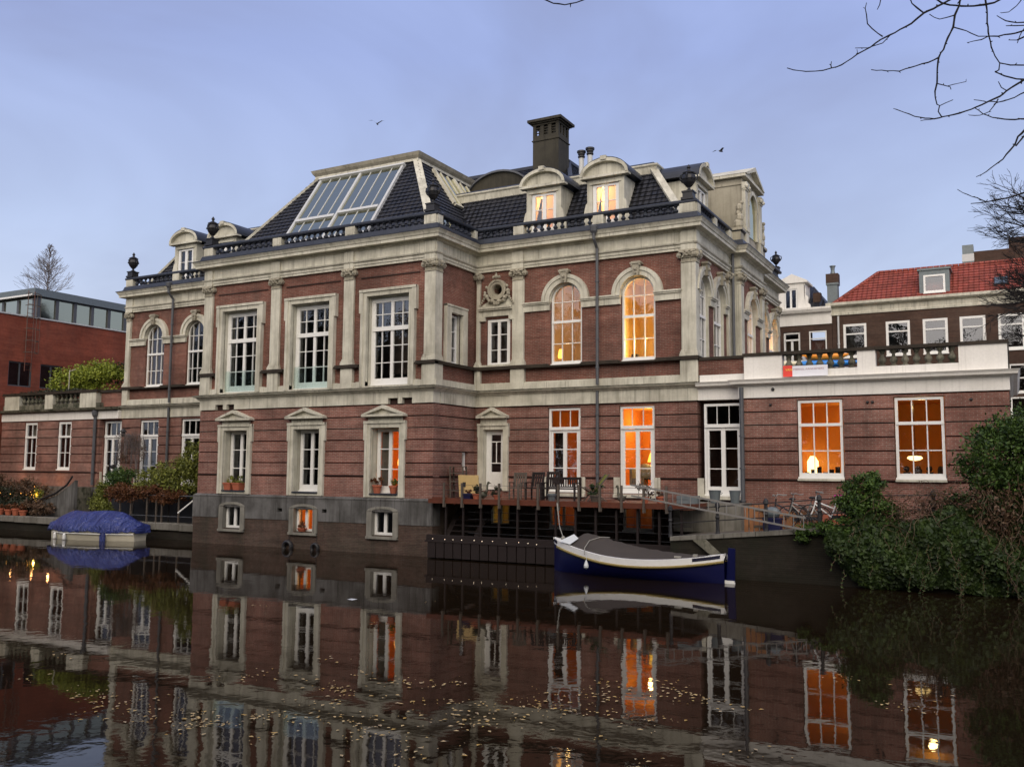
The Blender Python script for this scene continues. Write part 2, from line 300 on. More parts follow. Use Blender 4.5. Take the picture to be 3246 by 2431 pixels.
# ------------------------------------------------------------ mesh helpers
WL = {}          # world location of every object built here
class MB:
    def __init__(s, F=None): s.v = []; s.f = []; s.F = F
    def add(s, vs, fs):
        n = len(s.v); s.v += [s.F(*p) if s.F else tuple(p) for p in vs]; s.f += [tuple(i+n for i in f) for f in fs]
    def box(s, a0, a1, b0, b1, c0, c1):
        s.add([(a0, b0, c0), (a1, b0, c0), (a1, b1, c0), (a0, b1, c0), (a0, b0, c1), (a1, b0, c1), (a1, b1, c1), (a0, b1, c1)],
              [(0, 3, 2, 1), (4, 5, 6, 7), (0, 1, 5, 4), (1, 2, 6, 5), (2, 3, 7, 6), (3, 0, 4, 7)])
    def prism(s, poly, w0, w1):     # polygon in (u, z), extruded in w
        n = len(poly); s.add([(u, w0, z) for u, z in poly] + [(u, w1, z) for u, z in poly],
              [tuple(range(n)), tuple(range(2*n-1, n-1, -1))] + [(i, i+n, (i+1) % n+n, (i+1) % n) for i in range(n)])
    def ring(s, cu, cz, r0, r1, w0, w1, a0=0, a1=pi, n=20, closed=False):
        vs = []; fs = []
        for i in range(n+1):
            a = a0+(a1-a0)*i/n
            for r, w in ((r0, w0), (r1, w0), (r1, w1), (r0, w1)): vs.append((cu+r*cos(a), w, cz+r*sin(a)))
        for i in range(n):
            for j in range(4): k = (j+1) % 4; fs.append((4*i+j, 4*i+k, 4*i+4+k, 4*i+4+j))
        fs += [(0, 3, 2, 1), (4*n, 4*n+1, 4*n+2, 4*n+3)]
        s.add(vs, fs)
    def tube(s, pts, r, n=6, cap=True, r1=None):
        m = len(pts); pts = [Vector(p) for p in pts]
        rs = r if isinstance(r, (list, tuple)) else [r+(((r1 if r1 is not None else r)-r)*i/max(1, m-1)) for i in range(m)]
        vs = []; fs = []; up = None
        for i, p in enumerate(pts):
            d = (pts[min(i+1, m-1)]-pts[max(i-1, 0)])
            if d.length < 1e-9: d = Vector((0, 0, 1))
            d.normalize()
            if up is None: up = Vector((0, 0, 1)) if abs(d.z) < .9 else Vector((1, 0, 0))
            x = up.cross(d)
            if x.length < 1e-6: x = Vector((1, 0, 0)).cross(d)
            x.normalize(); y = d.cross(x); up = y
            for k in range(n):
                a = 2*pi*k/n; q = p+x*(rs[i]*cos(a))+y*(rs[i]*sin(a)); vs.append(tuple(q))
        for i in range(m-1):
            for k in range(n): fs.append((i*n+k, i*n+(k+1) % n, (i+1)*n+(k+1) % n, (i+1)*n+k))
        if cap: fs += [tuple(range(n-1, -1, -1)), tuple(range((m-1)*n, m*n))]
        s.add(vs, fs)
    def lathe(s, prof, c=(0, 0, 0), n=10):
        vs = []; fs = []; m = len(prof)
        for r, z in prof:
            for k in range(n): a = 2*pi*k/n; vs.append((c[0]+r*cos(a), c[1]+r*sin(a), c[2]+z))
        for i in range(m-1):
            for k in range(n): fs.append((i*n+k, i*n+(k+1) % n, (i+1)*n+(k+1) % n, (i+1)*n+k))
        fs += [tuple(range(n-1, -1, -1)), tuple(range((m-1)*n, m*n))]
        s.add(vs, fs)
    def ball(s, c, r, n=8, m=6, sq=(1, 1, 1)):
        prof = [(max(.001, r*sin(pi*i/m)), -r*cos(pi*i/m)) for i in range(m+1)]
        vs = []; fs = []
        for q, z in prof:
            for k in range(n): a = 2*pi*k/n; vs.append((c[0]+q*cos(a)*sq[0], c[1]+q*sin(a)*sq[1], c[2]+z*sq[2]))
        for i in range(m):
            for k in range(n): fs.append((i*n+k, i*n+(k+1) % n, (i+1)*n+(k+1) % n, (i+1)*n+k))
        s.add(vs, fs)
    def beam(s, p0, p1, w, h, up=(0, 0, 1)):
        p0 = Vector(p0); p1 = Vector(p1); d = (p1-p0).normalized(); x = d.cross(Vector(up)).normalized(); y = x.cross(d)
        vs = []
        for p in (p0, p1):
            for a, b in ((-1, -1), (1, -1), (1, 1), (-1, 1)): vs.append(tuple(p+x*(a*w/2)+y*(b*h/2)))
        s.add(vs, [(0, 1, 2, 3), (7, 6, 5, 4), (0, 4, 5, 1), (1, 5, 6, 2), (2, 6, 7, 3), (3, 7, 4, 0)])
    def quad(s, *ps): s.add(ps, [tuple(range(len(ps)))])
def sweep(mb, path, prof, closed=False):
    """closed (w,z) profile carried along a plan path; outward is on the right of travel"""
    n = len(path); m = len(prof); vs = []; fs = []
    for i, p in enumerate(path):
        p = Vector(p)
        def nrm(a, b): d = (Vector(b)-Vector(a)).normalized(); return Vector((d.y, -d.x))
        if i == 0: o = nrm(path[0], path[1])
        elif i == n-1: o = nrm(path[-2], path[-1])
        else:
            a = nrm(path[i-1], path[i]); b = nrm(path[i], path[i+1]); o = (a+b)/(1+a.dot(b))
        for w, z in prof: q = p+o*w; vs.append((q.x, q.y, z))
    for i in range(n-1):
        for j in range(m): k = (j+1) % m; fs.append((i*m+j, i*m+k, (i+1)*m+k, (i+1)*m+j))
    fs += [tuple(range(m)), tuple(range(n*m-1, (n-1)*m-1, -1))]
    mb.add(vs, fs)
def build(name, mb, material, parent=None, loc=None, rot=0, label=None, cat=None, group=None, kind=None, smooth=False, bevel=0, norm=True):
    me = bpy.data.meshes.new(name)
    if parent is not None: base = WL[parent.name]
    else: base = Vector(loc) if loc is not None else Vector((0, 0, 0))
    if parent is None and loc is not None and rot == 'local': base0 = Vector((0, 0, 0))
    else: base0 = base
    me.from_pydata([(x-base0.x, y-base0.y, z-base0.z) for x, y, z in mb.v], [], mb.f)
    if norm:
        bm = bmesh.new(); bm.from_mesh(me); bmesh.ops.recalc_face_normals(bm, faces=bm.faces); bm.to_mesh(me); bm.free()
    me.materials.append(MT[material] if isinstance(material, str) else material)
    if smooth:
        for p in me.polygons: p.use_smooth = True
    o = bpy.data.objects.new(name, me); COL.objects.link(o)
    if parent is not None: o.parent = parent; WL[o.name] = base
    else: o.location = base; WL[o.name] = base
    if bevel:
        bv = o.modifiers.new('bevel', 'BEVEL'); bv.width = bevel; bv.segments = 1; bv.limit_method = 'ANGLE'
    tagit(o, label, cat, group, kind); return o
def tagit(o, label=None, cat=None, group=None, kind=None):
    for k, v in (('label', label), ('category', cat), ('group', group), ('kind', kind)):
        if v: o[k] = v
def empty(name, loc, label, cat, group=None, rotz=0):
    o = bpy.data.objects.new(name, None); COL.objects.link(o); o.location = loc; o.rotation_euler = (0, 0, rotz)
    WL[o.name] = Vector(loc); tagit(o, label, cat, group); return o
def lempty(name, label, cat, group=None):     # things modelled round their own origin, placed afterwards
    o = empty(name, (0, 0, 0), label, cat, group); return o
def copy_tree(o, parent=None):
    c = o.copy(); COL.objects.link(c); c.parent = parent; WL[c.name] = WL[o.name]
    for ch in o.children: copy_tree(ch, c)
    return c
def inst(src, name, parent, loc, rotz=0, scale=None, rot=None):   # one more copy of a part mesh, at a world place
    o = bpy.data.objects.new(name, src.data if hasattr(src, 'data') else src); COL.objects.link(o)
    o.parent = parent; o.location = Vector(loc)-WL[parent.name]; o.rotation_euler = rot or (0, 0, rotz)
    if scale: o.scale = scale
    WL[o.name] = WL[parent.name]; return o
def mesh_of(mb, material, smooth=False):
    o = build('tmp', mb, material, smooth=smooth); me = o.data; bpy.data.objects.remove(o); return me
def frontF(P): return lambda u, w, z: (u, P-w, z)        # wall facing the canal
def sideF(P): return lambda u, w, z: (P+w, u, z)         # wall facing +X
def point(name, loc, power, color=(1, .55, .2), r=.12, parent=None):
    l = bpy.data.lights.new(name, 'POINT'); l.energy = power; l.color = color; l.shadow_soft_size = r
    o = bpy.data.objects.new(name, l); COL.objects.link(o); o.location = loc; return o

# ------------------------------------------------------------ building blocks
def wall(mb, u0, u1, z0, z1, wf, wb, ops=()):
    """wall slab with openings (ua, ub, za, zb, arch)"""
    rects = []; extra = []
    for o in ops:
        ua, ub, za, zb = o[:4]; ar = len(o) > 4 and o[4]
        top = zb+(ub-ua)/2 if ar else zb
        if ub <= u0 or ua >= u1 or top <= z0 or za >= z1: continue
        rects.append((ua, ub, za, top))
        if ar: extra.append(o)
    zs = sorted({z0, z1, *[min(max(r[i], z0), z1) for r in rects for i in (2, 3)]})
    for a, b in zip(zs, zs[1:]):
        if b-a < 1e-6: continue
        cut = sorted((r[0], r[1]) for r in rects if r[2] < b-1e-6 and r[3] > a+1e-6)
        x = u0
        for c, d in cut:
            if c > x+1e-6: mb.box(x, min(c, u1), wb, wf, a, b)
            x = max(x, d)
        if x < u1-1e-6: mb.box(x, u1, wb, wf, a, b)
    for ua, ub, za, zb, _ in extra:
        r = (ub-ua)/2; c = (ua+ub)/2; n = 8
        for sgn in (-1, 1):
            arc = [(c+sgn*r*cos(a), zb+r*sin(a)) for a in [pi/2*i/n for i in range(n+1)]]
            for i in range(n):
                p, q = arc[i], arc[i+1]
                mb.prism([p, q, (q[0], zb+r), (p[0], zb+r)] if abs(q[0]-p[0]) > 1e-6 else [p, q, (p[0], zb+r)], wb, wf)
def room(F, parent, u0, u1, z0, z1, depth, material, w0=-.55, name='room_interior'):
    mb = MB(F); t = .05
    mb.box(u0-t, u1+t, w0-depth-t, w0-depth, z0-t, z1+t)
    mb.box(u0-t, u0, w0-depth, w0, z0-t, z1+t); mb.box(u1, u1+t, w0-depth, w0, z0-t, z1+t)
    mb.box(u0, u1, w0-depth, w0, z0-t, z0); mb.box(u0, u1, w0-depth, w0, z1, z1+t)
    return build(name, mb, material, parent)
def window(F, parent, u0, u1, z0, z1, w, vb=(), hb=(), ft=.075, fb=None, arch=False, material='paint', name='window', gm='glass', pane_name='pane'):
    """vb: (u, za, zb, width) mullions, hb: (z, ua, ub, height, proud) bars"""
    mb = MB(F); fb = fb or ft; zt = z1; c = (u0+u1)/2; r = (u1-u0)/2
    mb.box(u0, u0+ft, w-.06, w+.045, z0, z1); mb.box(u1-ft, u1, w-.06, w+.045, z0, z1)
    mb.box(u0+ft, u1-ft, w-.06, w+.045, z0, z0+fb)
    mb.box(u0-.02, u1+.02, w-.06, w+.11, z0-.06, z0)
    if arch: mb.ring(c, z1, r-ft, r, w-.06, w+.045, 0, pi, 20)
    else: mb.box(u0+ft, u1-ft, w-.06, w+.045, z1-ft, z1)
    for u, za, zb, wd in vb: mb.box(u-wd/2, u+wd/2, w-.045, w+(.034 if wd > .05 else .022), za, zb)
    for z, ua, ub, ht, pr in hb: mb.box(ua, ub, w-.05, w+pr, z-ht/2, z+ht/2)
    o = build(name, mb, material, parent)
    g = MB(F)
    if arch:
        n = 16; g.quad(*([(u0+.02, w-.02, z0+.02), (u1-.02, w-.02, z0+.02)]+[(c+(r-.02)*cos(pi*i/n), w-.02, z1+(r-.02)*sin(pi*i/n)) for i in range(n+1)]))
    else: g.quad((u0+.02, w-.02, z0+.02), (u1-.02, w-.02, z0+.02), (u1-.02, w-.02, z1-.02), (u0+.02, w-.02, z1-.02))
    build(pane_name, g, gm, o, norm=False)
    return o
def surround(F, cx, hw, tw, z0, z1, w0, w1, ear=None, mb=None):
    """stone architrave: opening half width hw, trim width tw, optional ears (z_from, extra)"""
    mb = mb or MB(F)
    for s in (-1, 1):
        a, b = sorted((cx+s*hw, cx+s*(hw+tw))); mb.box(a, b, w0, w1, z0, z1+tw)
        a, b = sorted((cx+s*(hw+tw*.55), cx+s*(hw+tw))); mb.box(a, b, w1, w1+.03, z0, z1+tw)
        if ear: a, b = sorted((cx+s*(hw+tw), cx+s*(hw+tw+ear[1]))); mb.box(a, b, w0, w1+.028, ear[0], z1+tw)
        a, b = sorted((cx+s*hw, cx+s*(hw+.03))); mb.box(a-.015 if s < 0 else a-.03, b+.0 if s > 0 else b+.015, -.5, w0-.001, z0, z1)
    mb.box(cx-hw, cx+hw, w0, w1, z1, z1+tw)
    e = ear[1] if ear else 0
    mb.box(cx-hw-tw-e, cx+hw+tw+e, w1-.01, w1+.05, z1+tw*.62, z1+tw+.002)
    mb.box(cx-hw, cx+hw, -.5, w0-.001, z1-.03, z1)
    return mb
def pediment(F, cx, hw, z0, z1, w0, w1, mb):
    mb.box(cx-hw, cx+hw, w0, w1, z0, z0+.09)
    mb.prism([(cx-hw*.86, z0+.09), (cx+hw*.86, z0+.09), (cx, z1-.10)], w0, w1-.14)
    for s in (-1, 1):
        p = [(cx+s*hw, z0+.09), (cx+s*(hw-.22), z0+.09), (cx, z1-.13), (cx, z1)]
        mb.prism(p, w0, w1+.01)
def capital_mesh(wd=.5):
    """ionic-corinthian pilaster capital, front at y=0 looking to -y, bottom at z=0, height .46"""
    mb = MB(); h = wd/2
    mb.box(-h*.98, h*.98, -.03, .2, .0, .03)
    for i in range(7):
        u = -h*.84+i*h*1.68/6; mb.box(u-.018, u+.018, -.022, .1, .035, .135)
    mb.box(-h*.9, h*.9, -.004, .2, .03, .16); mb.box(-h*1.0, h*1.0, -.05, .2, .16, .20)
    for s in (-1, 1):
        for r, y in ((.115, -.05), (.075, -.085), (.04, -.115)):
            vs = []; n = 12
            for yy in (y, .1):
                for k in range(n): a = 2*pi*k/n; vs.append((s*(h+.03)+r*cos(a), yy, .275+r*sin(a)))
            mb.add(vs, [tuple(range(n)), tuple(range(2*n-1, n-1, -1))]+[(k, k+n, (k+1) % n+n, (k+1) % n) for k in range(n)])
        mb.tube([(s*(h+.02), -.10, .37), (s*h*.55, -.12, .36), (s*h*.18, -.12, .28), (0, -.10, .22)], .035, 5)
        mb.ball((s*h*.42, -.08, .26), .06, 6, 4); mb.ball((s*h*.62, -.07, .20), .045, 6, 4)
    mb.box(-h*.9, h*.9, -.05, .2, .20, .38); mb.ball((0, -.12, .36), .075, 8, 5); mb.ball((0, -.09, .25), .055, 6, 4)
    mb.box(-h*1.22, h*1.22, -.12, .2, .39, .43); mb.box(-h*1.15, h*1.15, -.09, .2, .43, .46)
    return mesh_of(mb, 'stone_dark')
CAPS = {}
def capital(parent, x, y, z, wd, rotz=0):
    k = round(wd, 2)
    if k not in CAPS: CAPS[k] = capital_mesh(k)
    return inst(CAPS[k], 'capital', parent, (x, y, z), rotz)
def pil_shaft(mb, u0, u1, w0, w1, zt=10.78, zb=7.34, ped=True, zp=6.40):
    """pilaster in a facade frame: pedestal, moulded base, shaft"""
    if ped: mb.box(u0-.05, u1+.05, w0, w1+.05, zp, 7.22)
    mb.box(u0-.07, u1+.07, w0, w1+.07, zb, zb+.10); mb.box(u0-.05, u1+.05, w0, w1+.05, zb+.10, zb+.17)
    mb.box(u0-.025, u1+.025, w0, w1+.025, zb+.17, zb+.24); mb.box(u0, u1, w0, w1, zb+.24, zt)
def baluster_mesh(h=.36, r=.085, material='lead', n=10):
    mb = MB(); p = [(.9, 0), (.9, .08), (.45, .12), (.55, .17), (1., .32), (.98, .42), (.6, .56), (.4, .68), (.42, .74), (.75, .79), (.5, .83), (.85, .9), (.85, 1.)]
    mb.lathe([(a*r, b*h) for a, b in p], n=n); return mesh_of(mb, material, smooth=False)
def balusters(me, parent, F, u0, u1, w, z, pitch=.31, name='baluster'):
    n = max(1, round((u1-u0)/pitch))
    for i in range(n): inst(me, name, parent, F(u0+(i+.5)*(u1-u0)/n, w, z))
    return n
def urn(parent, x, y, z, s=1.0, rz=0):
    mb = MB()
    mb.box(-.24, .24, -.24, .24, 0, .09); mb.box(-.19, .19, -.19, .19, .09, .28); mb.box(-.22, .22, -.22, .22, .28, .33)
    mb.lathe([(.12, .33), (.13, .37), (.05, .42), (.055, .48), (.12, .54), (.21, .66), (.26, .80), (.25, .90), (.19, .98), (.22, 1.0), (.23, 1.04), (.15, 1.09), (.06, 1.14), (.045, 1.19), (.08, 1.24), (.05, 1.30), (.01, 1.36)], n=14)
    for k in (-1, 1):
        mb.tube([(k*.22, 0, 1.0), (k*.31, 0, .98), (k*.33, 0, .86), (k*.27, 0, .74), (k*.2, 0, .68)], .03, 5)
        mb.tube([(0, k*.22, .98), (0, k*.30, .9), (0, k*.26, .76)], .03, 5)
    for k in range(8):
        a = 2*pi*k/8; mb.ball((.235*cos(a), .235*sin(a), .80), .055, 5, 4)
    mb.v = [(x+p[0]*s, y+p[1]*s, z+p[2]*s) for p in mb.v]
    return build('urn', mb, 'stone_pot', parent)
def leaves(mb, c, rad, n, size, rng, shell=.55, flat=0., zmin=None, clump=None):
    """leaf-sized quads scattered through an ellipsoid, gathered in clumps"""
    cl = []
    k = clump or max(6, n//60)
    for i in range(k):
        while True:
            p = Vector((rng.uniform(-1, 1), rng.uniform(-1, 1), rng.uniform(-1, 1)))
            if shell < p.length <= 1: break
        cl.append(p)
    for i in range(n):
        p = rng.choice(cl)+Vector((rng.gauss(0, .16), rng.gauss(0, .16), rng.gauss(0, .16)))
        q = Vector((c[0]+p.x*rad[0], c[1]+p.y*rad[1], c[2]+p.z*rad[2]))
        if zmin is not None and q.z < zmin: continue
        a = Vector((rng.gauss(0, 1), rng.gauss(0, 1), rng.gauss(0, 1)*(1-flat))).normalized()
        b = a.cross(Vector((rng.gauss(0, 1), rng.gauss(0, 1), rng.gauss(0, 1)))).normalized()
        s = size*rng.uniform(.6, 1.3)
        mb.quad(tuple(q-a*s), tuple(q+b*s*.5), tuple(q+a*s), tuple(q-b*s*.5))
def twig_tree(mb, p, d, length, r, depth, rng, spread=.5, up=.1, seg=3, shrink=.72, kids=(2, 3), minr=.004, sides=4):
    pts = [Vector(p)]; d = Vector(d).normalized()
    for i in range(seg):
        d = (d+Vector((rng.gauss(0, .12), rng.gauss(0, .12), rng.gauss(0, .12)+up*.3))).normalized()
        pts.append(pts[-1]+d*(length/seg))
    mb.tube(pts, max(r, minr), sides if depth > 1 else 3, cap=False, r1=max(r*.6, minr))
    if depth <= 0: return
    for i in range(rng.randint(*kids)):
        t = rng.uniform(.35, 1.0); k = min(seg-1, int(t*seg)); q = pts[k].lerp(pts[k+1], t*seg-k)
        nd_ = (d+Vector((rng.gauss(0, spread), rng.gauss(0, spread), rng.gauss(0, spread*.8)+up))).normalized()
        twig_tree(mb, q, nd_, length*shrink*rng.uniform(.8, 1.1), r*.55, depth-1, rng, spread, up, seg, shrink, kids, minr, sides)
    twig_tree(mb, pts[-1], d, length*shrink, r*.6, depth-1, rng, spread, up, seg, shrink, kids, minr, sides)
# ------------------------------------------------------------ the villa
YA, YB, YD, AL, AR, CR = 28.62, 31.65, 31.37, -31.38, -19.07, -9.84
EL, Y1, Y2, YE, PC = -40.35, 36.43, 40.40, 45.2, .40
FA, FB, FC, FCP, FD, FSA = frontF(YA), frontF(YB), sideF(CR), sideF(CR+PC), frontF(YD), sideF(AR)
AX = (-29.17, -25.22, -21.28)         # window axes of the projecting block
GROOVES = (2.92, 3.46, 3.91, 4.35, 4.80, 5.25, 5.71)
villa = empty('canal_villa', (-25.2, 37, 0), 'large red brick villa with pale stone pilasters, black tiled roofs and rooftop balustrade', 'house')
def part(name, mb, m, parent=villa, **k): return build(name, mb, m, parent, **k)
def rustic(F, u0, u1, ops, z0=2.12, mats=('brick_gf', 'brick_groove'), parent=villa, grooves=GROOVES, wb=-.45):
    mb = MB(F); gb = MB(F); z = z0
    for g in grooves:
        wall(mb, u0, u1, z, g-.022, -.02, wb, ops); wall(gb, u0, u1, g-.022, g+.022, -.07, wb, ops); z = g+.022
    if z0 < 2.9:
        wall(gb, u0, u1, 2.945, 2.985, .02, -.02, ops)
    build('wall', mb, mats[0], parent); build('wall_joint', gb, mats[1], parent)

# --- projecting block, lower floors
opsG = [(x-.70, x+.70, 2.20, 4.83) for x in AX]
opsB = [(x-.52, x+.52, .70, 1.60) for x in AX]
rustic(FA, AL, AR, opsG)
rustic(FSA, YA+.45, YB, [(30.72, 31.18, 3.2, 3.93)])
mb = MB(); mb.box(AL, AL+.45, YA+.45, YB, 2.12, 5.7); part('wall', mb, 'brick_gf')
mb = MB(FA); wall(mb, AL-.1, AR+.06, -1.0, 1.13, .06, -.45, opsB); part('basement_wall', mb, 'brick_base')
mb = MB(FA); wall(mb, AL-.14, AR+.08, 1.13, 2.02, .085, -.45, [(x-.52, x+.52, .7, 1.60) for x in AX]+[(-26.61, -26.36, 1.46, 1.6), (-24.27, -24.02, 1.47, 1.62)])
part('basement_band', mb, 'stucco')
mb = MB(); sweep(mb, [(AL, YB), (AL, YA), (AR, YA), (AR, YB)], [(-.2, 2.02), (.10, 2.02), (.10, 2.06), (.0, 2.13), (-.2, 2.13)]); part('plinth_moulding', mb, 'stucco')
mb = MB(FSA); wall(mb, YA+.45, YB, -1, 2.05, .06, -.3); part('basement_wall', mb, 'brick_base')
mb = MB(); mb.box(AL-.1, AL+.3, YA+.45, YB, -1, 2.05); part('basement_wall', mb, 'brick_base')
for i, x in enumerate(AX):
    mb = surround(FA, x, .68, .26, 2.14, 4.82, -.05, .06, ear=(4.34, .06))
    mb.box(x-.80, x+.80, -.05, .05, 5.08, 5.24); pediment(FA, x, 1.0, 5.24, 5.68, -.05, .26, mb)
    mb.box(x-.68, x+.68, -.5, .04, 2.14, 2.24)
    part('window_surround', mb, 'stone')
    mb = MB(FA); mb.box(x-.66, x+.66, -.45, .10, 2.24, 2.29); part('window_ledge', mb, 'lead')
    zb = 2.34
    window(FA, villa, x-.62, x+.62, zb, 4.78, -.38, vb=[(x, zb, 4.78, .15)]+[(x+s*.53, zb, 4.78, .10) for s in (-1, 1)],
           hb=[(3.22, x-.5, x+.5, .035, .02), (4.0, x-.5, x+.5, .035, .02), (2.47, x-.55, x+.55, .20, .03)], ft=.11)
    # basement window
    mb = MB(FA)
    for s in (-1, 1): a, b = sorted((x+s*.5, x+s*.74)); mb.box(a, b, -.4, .115, .60, 1.62)
    n = 8; arc = [(x+.74*cos(a)*1.0, 1.60+.2*sin(a)) for a in [pi*k/n for k in range(n+1)]]
    mb.prism([(x+.5, 1.60), (x+.74, 1.60)]+arc[1:-1]+[(x-.74, 1.60), (x-.5, 1.60)]+[(x+.5*cos(pi-pi*k/n), 1.60+.10*sin(pi*k/n)) for k in range(1, n)], -.4, .115)
    mb.box(x-.74, x+.74, -.4, .17, .56, .66); part('basement_window_surround', mb, 'stone_grey')
    window(FA, villa, x-.5, x+.5, .70, 1.66, -.15, vb=[(x, .7, 1.66, .13)], ft=.10, name='basement_window')
# --- projecting block, upper floor
opsU = [(x-1.02, x+1.02, 6.44, 10.03) for x in AX]
mb = MB(FA); wall(mb, AL, AR-.14, 6.38, 11.30, -.12, -.5, opsU)
part('wall', mb, 'brick_up')
opsSA = [(29.75, 30.62, 7.32, 9.33)]
mb = MB(FSA); wall(mb, YA+.5, YB+.2, 6.38, 11.30, -.12, -.5, opsSA); part('wall', mb, 'brick_up')
mb = MB(); mb.box(AL+.12, AL+.5, YA+.5, YB+.2, 6.38, 11.3); part('wall', mb, 'brick_up')
for i, x in enumerate(AX):
    mb = surround(FA, x, 1.02, .27, 6.44, 10.03, -.15, .04, ear=(9.37, .08))
    for s in (-1, 1):
        a, b = sorted((x+s*1.02, x+s*1.50)); mb.box(a, b, -.15, .03, 6.40, 6.64)
    mb.box(x-1.02, x+1.02, -.5, .06, 6.38, 6.46)
    part('window_surround', mb, 'stone')
    z0, z1, zt = 6.52, 9.98, 8.74
    xs = [x-.93, x-.46, x, x+.46, x+.93]
    vb = [(x, z0, z1, .13)]+[(x+s*.49, z0, z1, .032) for s in (-1, 1)]+[(x+s*.86, z0, z1, .09) for s in (-1, 1)]
    hb = [(zt, x-.95, x+.95, .17, .07), (6.68, x-.9, x+.9, .18, .03), (9.84, x-.9, x+.9, .08, .03)]+[(z, x-.82, x+.82, .03, .02) for z in (7.39, 8.06, 9.32)]
    wo = window(FA, villa, x-1.0, x+1.0, z0, z1, -.34, vb=vb, hb=hb, ft=.12)
    if i < 2:
        g = MB(FA); g.box(x-.95, x+.98, -.20, -.185, 6.52, 7.42); build('glass_guard', g, 'glass_aqua', wo)
# side window of the block
mb = MB(FSA)
mb.box(29.42, 29.75, -.15, .04, 7.25, 9.62); mb.box(30.62, 30.95, -.15, .04, 7.25, 9.62); mb.box(29.75, 30.62, -.15, .04, 9.33, 9.62)
mb.box(29.42, 30.95, -.13, .07, 9.56, 9.63); mb.box(30.57, 30.62, -.5, -.16, 7.32, 9.33); mb.box(29.75, 29.80, -.5, -.16, 7.32, 9.33)
part('window_surround', mb, 'stone')
window(FSA, villa, 29.80, 30.58, 7.36, 9.30, -.30, vb=[(30.19, 7.36, 9.3, .10)], hb=[(z, 29.85, 30.52, .03, .02) for z in (8.0, 8.65)], ft=.09)
window(FSA, villa, 30.75, 31.15, 3.22, 3.9, -.2, ft=.07)
# brick panel frames above the windows
mb = MB(FA)
for a, b in ((-30.6, -27.7), (-26.65, -23.75), (-22.7, -19.85)): mb.box(a, b, -.12, -.085, 10.80, 10.84)
part('brick_moulding', mb, 'brick_groove')
# dark ledge on window-sill height + pilasters
segs = [(AL-.1, AX[0]-1.36)]+[(AX[k]+1.36, AX[k+1]-1.36) for k in (0, 1)]+[(AX[2]+1.36, AR+.1)]
def ledge(F, a, b, w=.12):
    mb = MB(F); mb.box(a, b, -.12, w, 7.21, 7.285); mb.box(a+.02, b-.02, -.12, w-.05, 7.285, 7.34); part('ledge', mb, 'ledge')
for a, b in segs: ledge(FA, a, b)
ledge(FSA, YA-.1, YB, .10)
for a, b in ((AR-.1, -15.76), (-14.38, -12.80), (-11.39, CR+.1), (EL-.1, -38.95), (-37.55, -35.98), (-34.58, AL)): ledge(FB, a, b)
for a, b in ((-15.76, -14.38), (-12.80, -11.39), (-38.95, -37.55), (-35.98, -34.58)):
    mb = MB(FB); mb.box(a+.002, b-.002, -.12, .10, 7.20, 7.27); part('ledge', mb, 'ledge')
ledge(FC, YB-.1, Y1, .10)
PW = .50
def pilaster(F, u0, u1, w1=.0, rotz=0, w0=-.12, zt=10.78, **k):
    mb = MB(F); pil_shaft(mb, u0, u1, w0, w1, zt=zt, **k); o = part('pilaster', mb, 'stone', bevel=.012)
    p = F((u0+u1)/2, w1, zt); capital(villa, p[0], p[1], p[2], u1-u0, rotz); return o
# front pilasters of the block (corner ones are piers showing two faces)
pilaster(FA, AL, AL+PW); pilaster(FA, -27.42, -26.92); pilaster(FA, -23.50, -23.00)
def corner_pier(x0, x1, y0, y1, rx=True):
    mb = MB()
    mb.box(x0-.05, x1+.05, y0-.05, y1+.02, 6.40, 7.22); mb.box(x0-.07, x1+.07, y0-.07, y1, 7.34, 7.44); mb.box(x0-.05, x1+.05, y0-.05, y1, 7.44, 7.51)
    mb.box(x0-.025, x1+.025, y0-.025, y1, 7.51, 7.58); mb.box(x0, x1, y0, y1, 7.58, 10.78); mb.box(x0+.02, x1-.02, y0+.02, y1, 10.78, 11.25)
    part('pilaster', mb, 'stone', bevel=.012)
    capital(villa, (x0+x1)/2, y0, 10.78, x1-x0); capital(villa, x1, (y0+y1)/2, 10.78, y1-y0, pi/2)
corner_pier(AR-PW, AR, YA, YA+.52); corner_pier(CR-.56, CR, YB, YB+.45)
pilaster(FB, AR+.005, -18.90); pilaster(FB, -17.40, -16.88)
pilaster(FB, EL, EL+.32); pilaster(FB, AL-.32, AL)
pilaster(FC, 36.0, 36.42, rotz=pi/2)
for u in (Y1, Y2-.45): pilaster(FCP, u, u+.45, rotz=pi/2)
pilaster(FC, Y2, Y2+.35, rotz=pi/2); pilaster(FC, YE-.45, YE, rotz=pi/2)

# --- main canal front (right of the block) and left wing
ARX = (-15.07, -12.10, -38.25, -35.28)
GFW = (-15.10, -12.14, -8.95)
opsBU = [(x-.68, x+.68, 7.28, 9.82, True) for x in ARX]
mb = MB(FB); wall(mb, AR-.3, CR-.14, 6.38, 11.30, -.12, -.5, opsBU+[(-18.62, -17.54, 7.36, 9.3), (-18.27, -17.83, 10.2, 10.74)]); part('wall', mb, 'brick_up')
mb = MB(FB); wall(mb, EL, AL, 6.38, 11.30, -.12, -.5, opsBU); part('wall', mb, 'brick_up')
DOORX = -18.2
opsBG = [(DOORX-.47, DOORX+.47, 2.40, 4.83)]+[(x-.69, x+.69, 2.38, 5.63) for x in GFW]
rustic(FB, AR-.3, CR, opsBG)
opsEG = [(-41.75, -40.40, 2.38, 5.63), (-38.98, -37.62, 2.38, 5.63), (-36.00, -34.62, 2.38, 5.63)]
rustic(FB, EL, AL, opsEG)
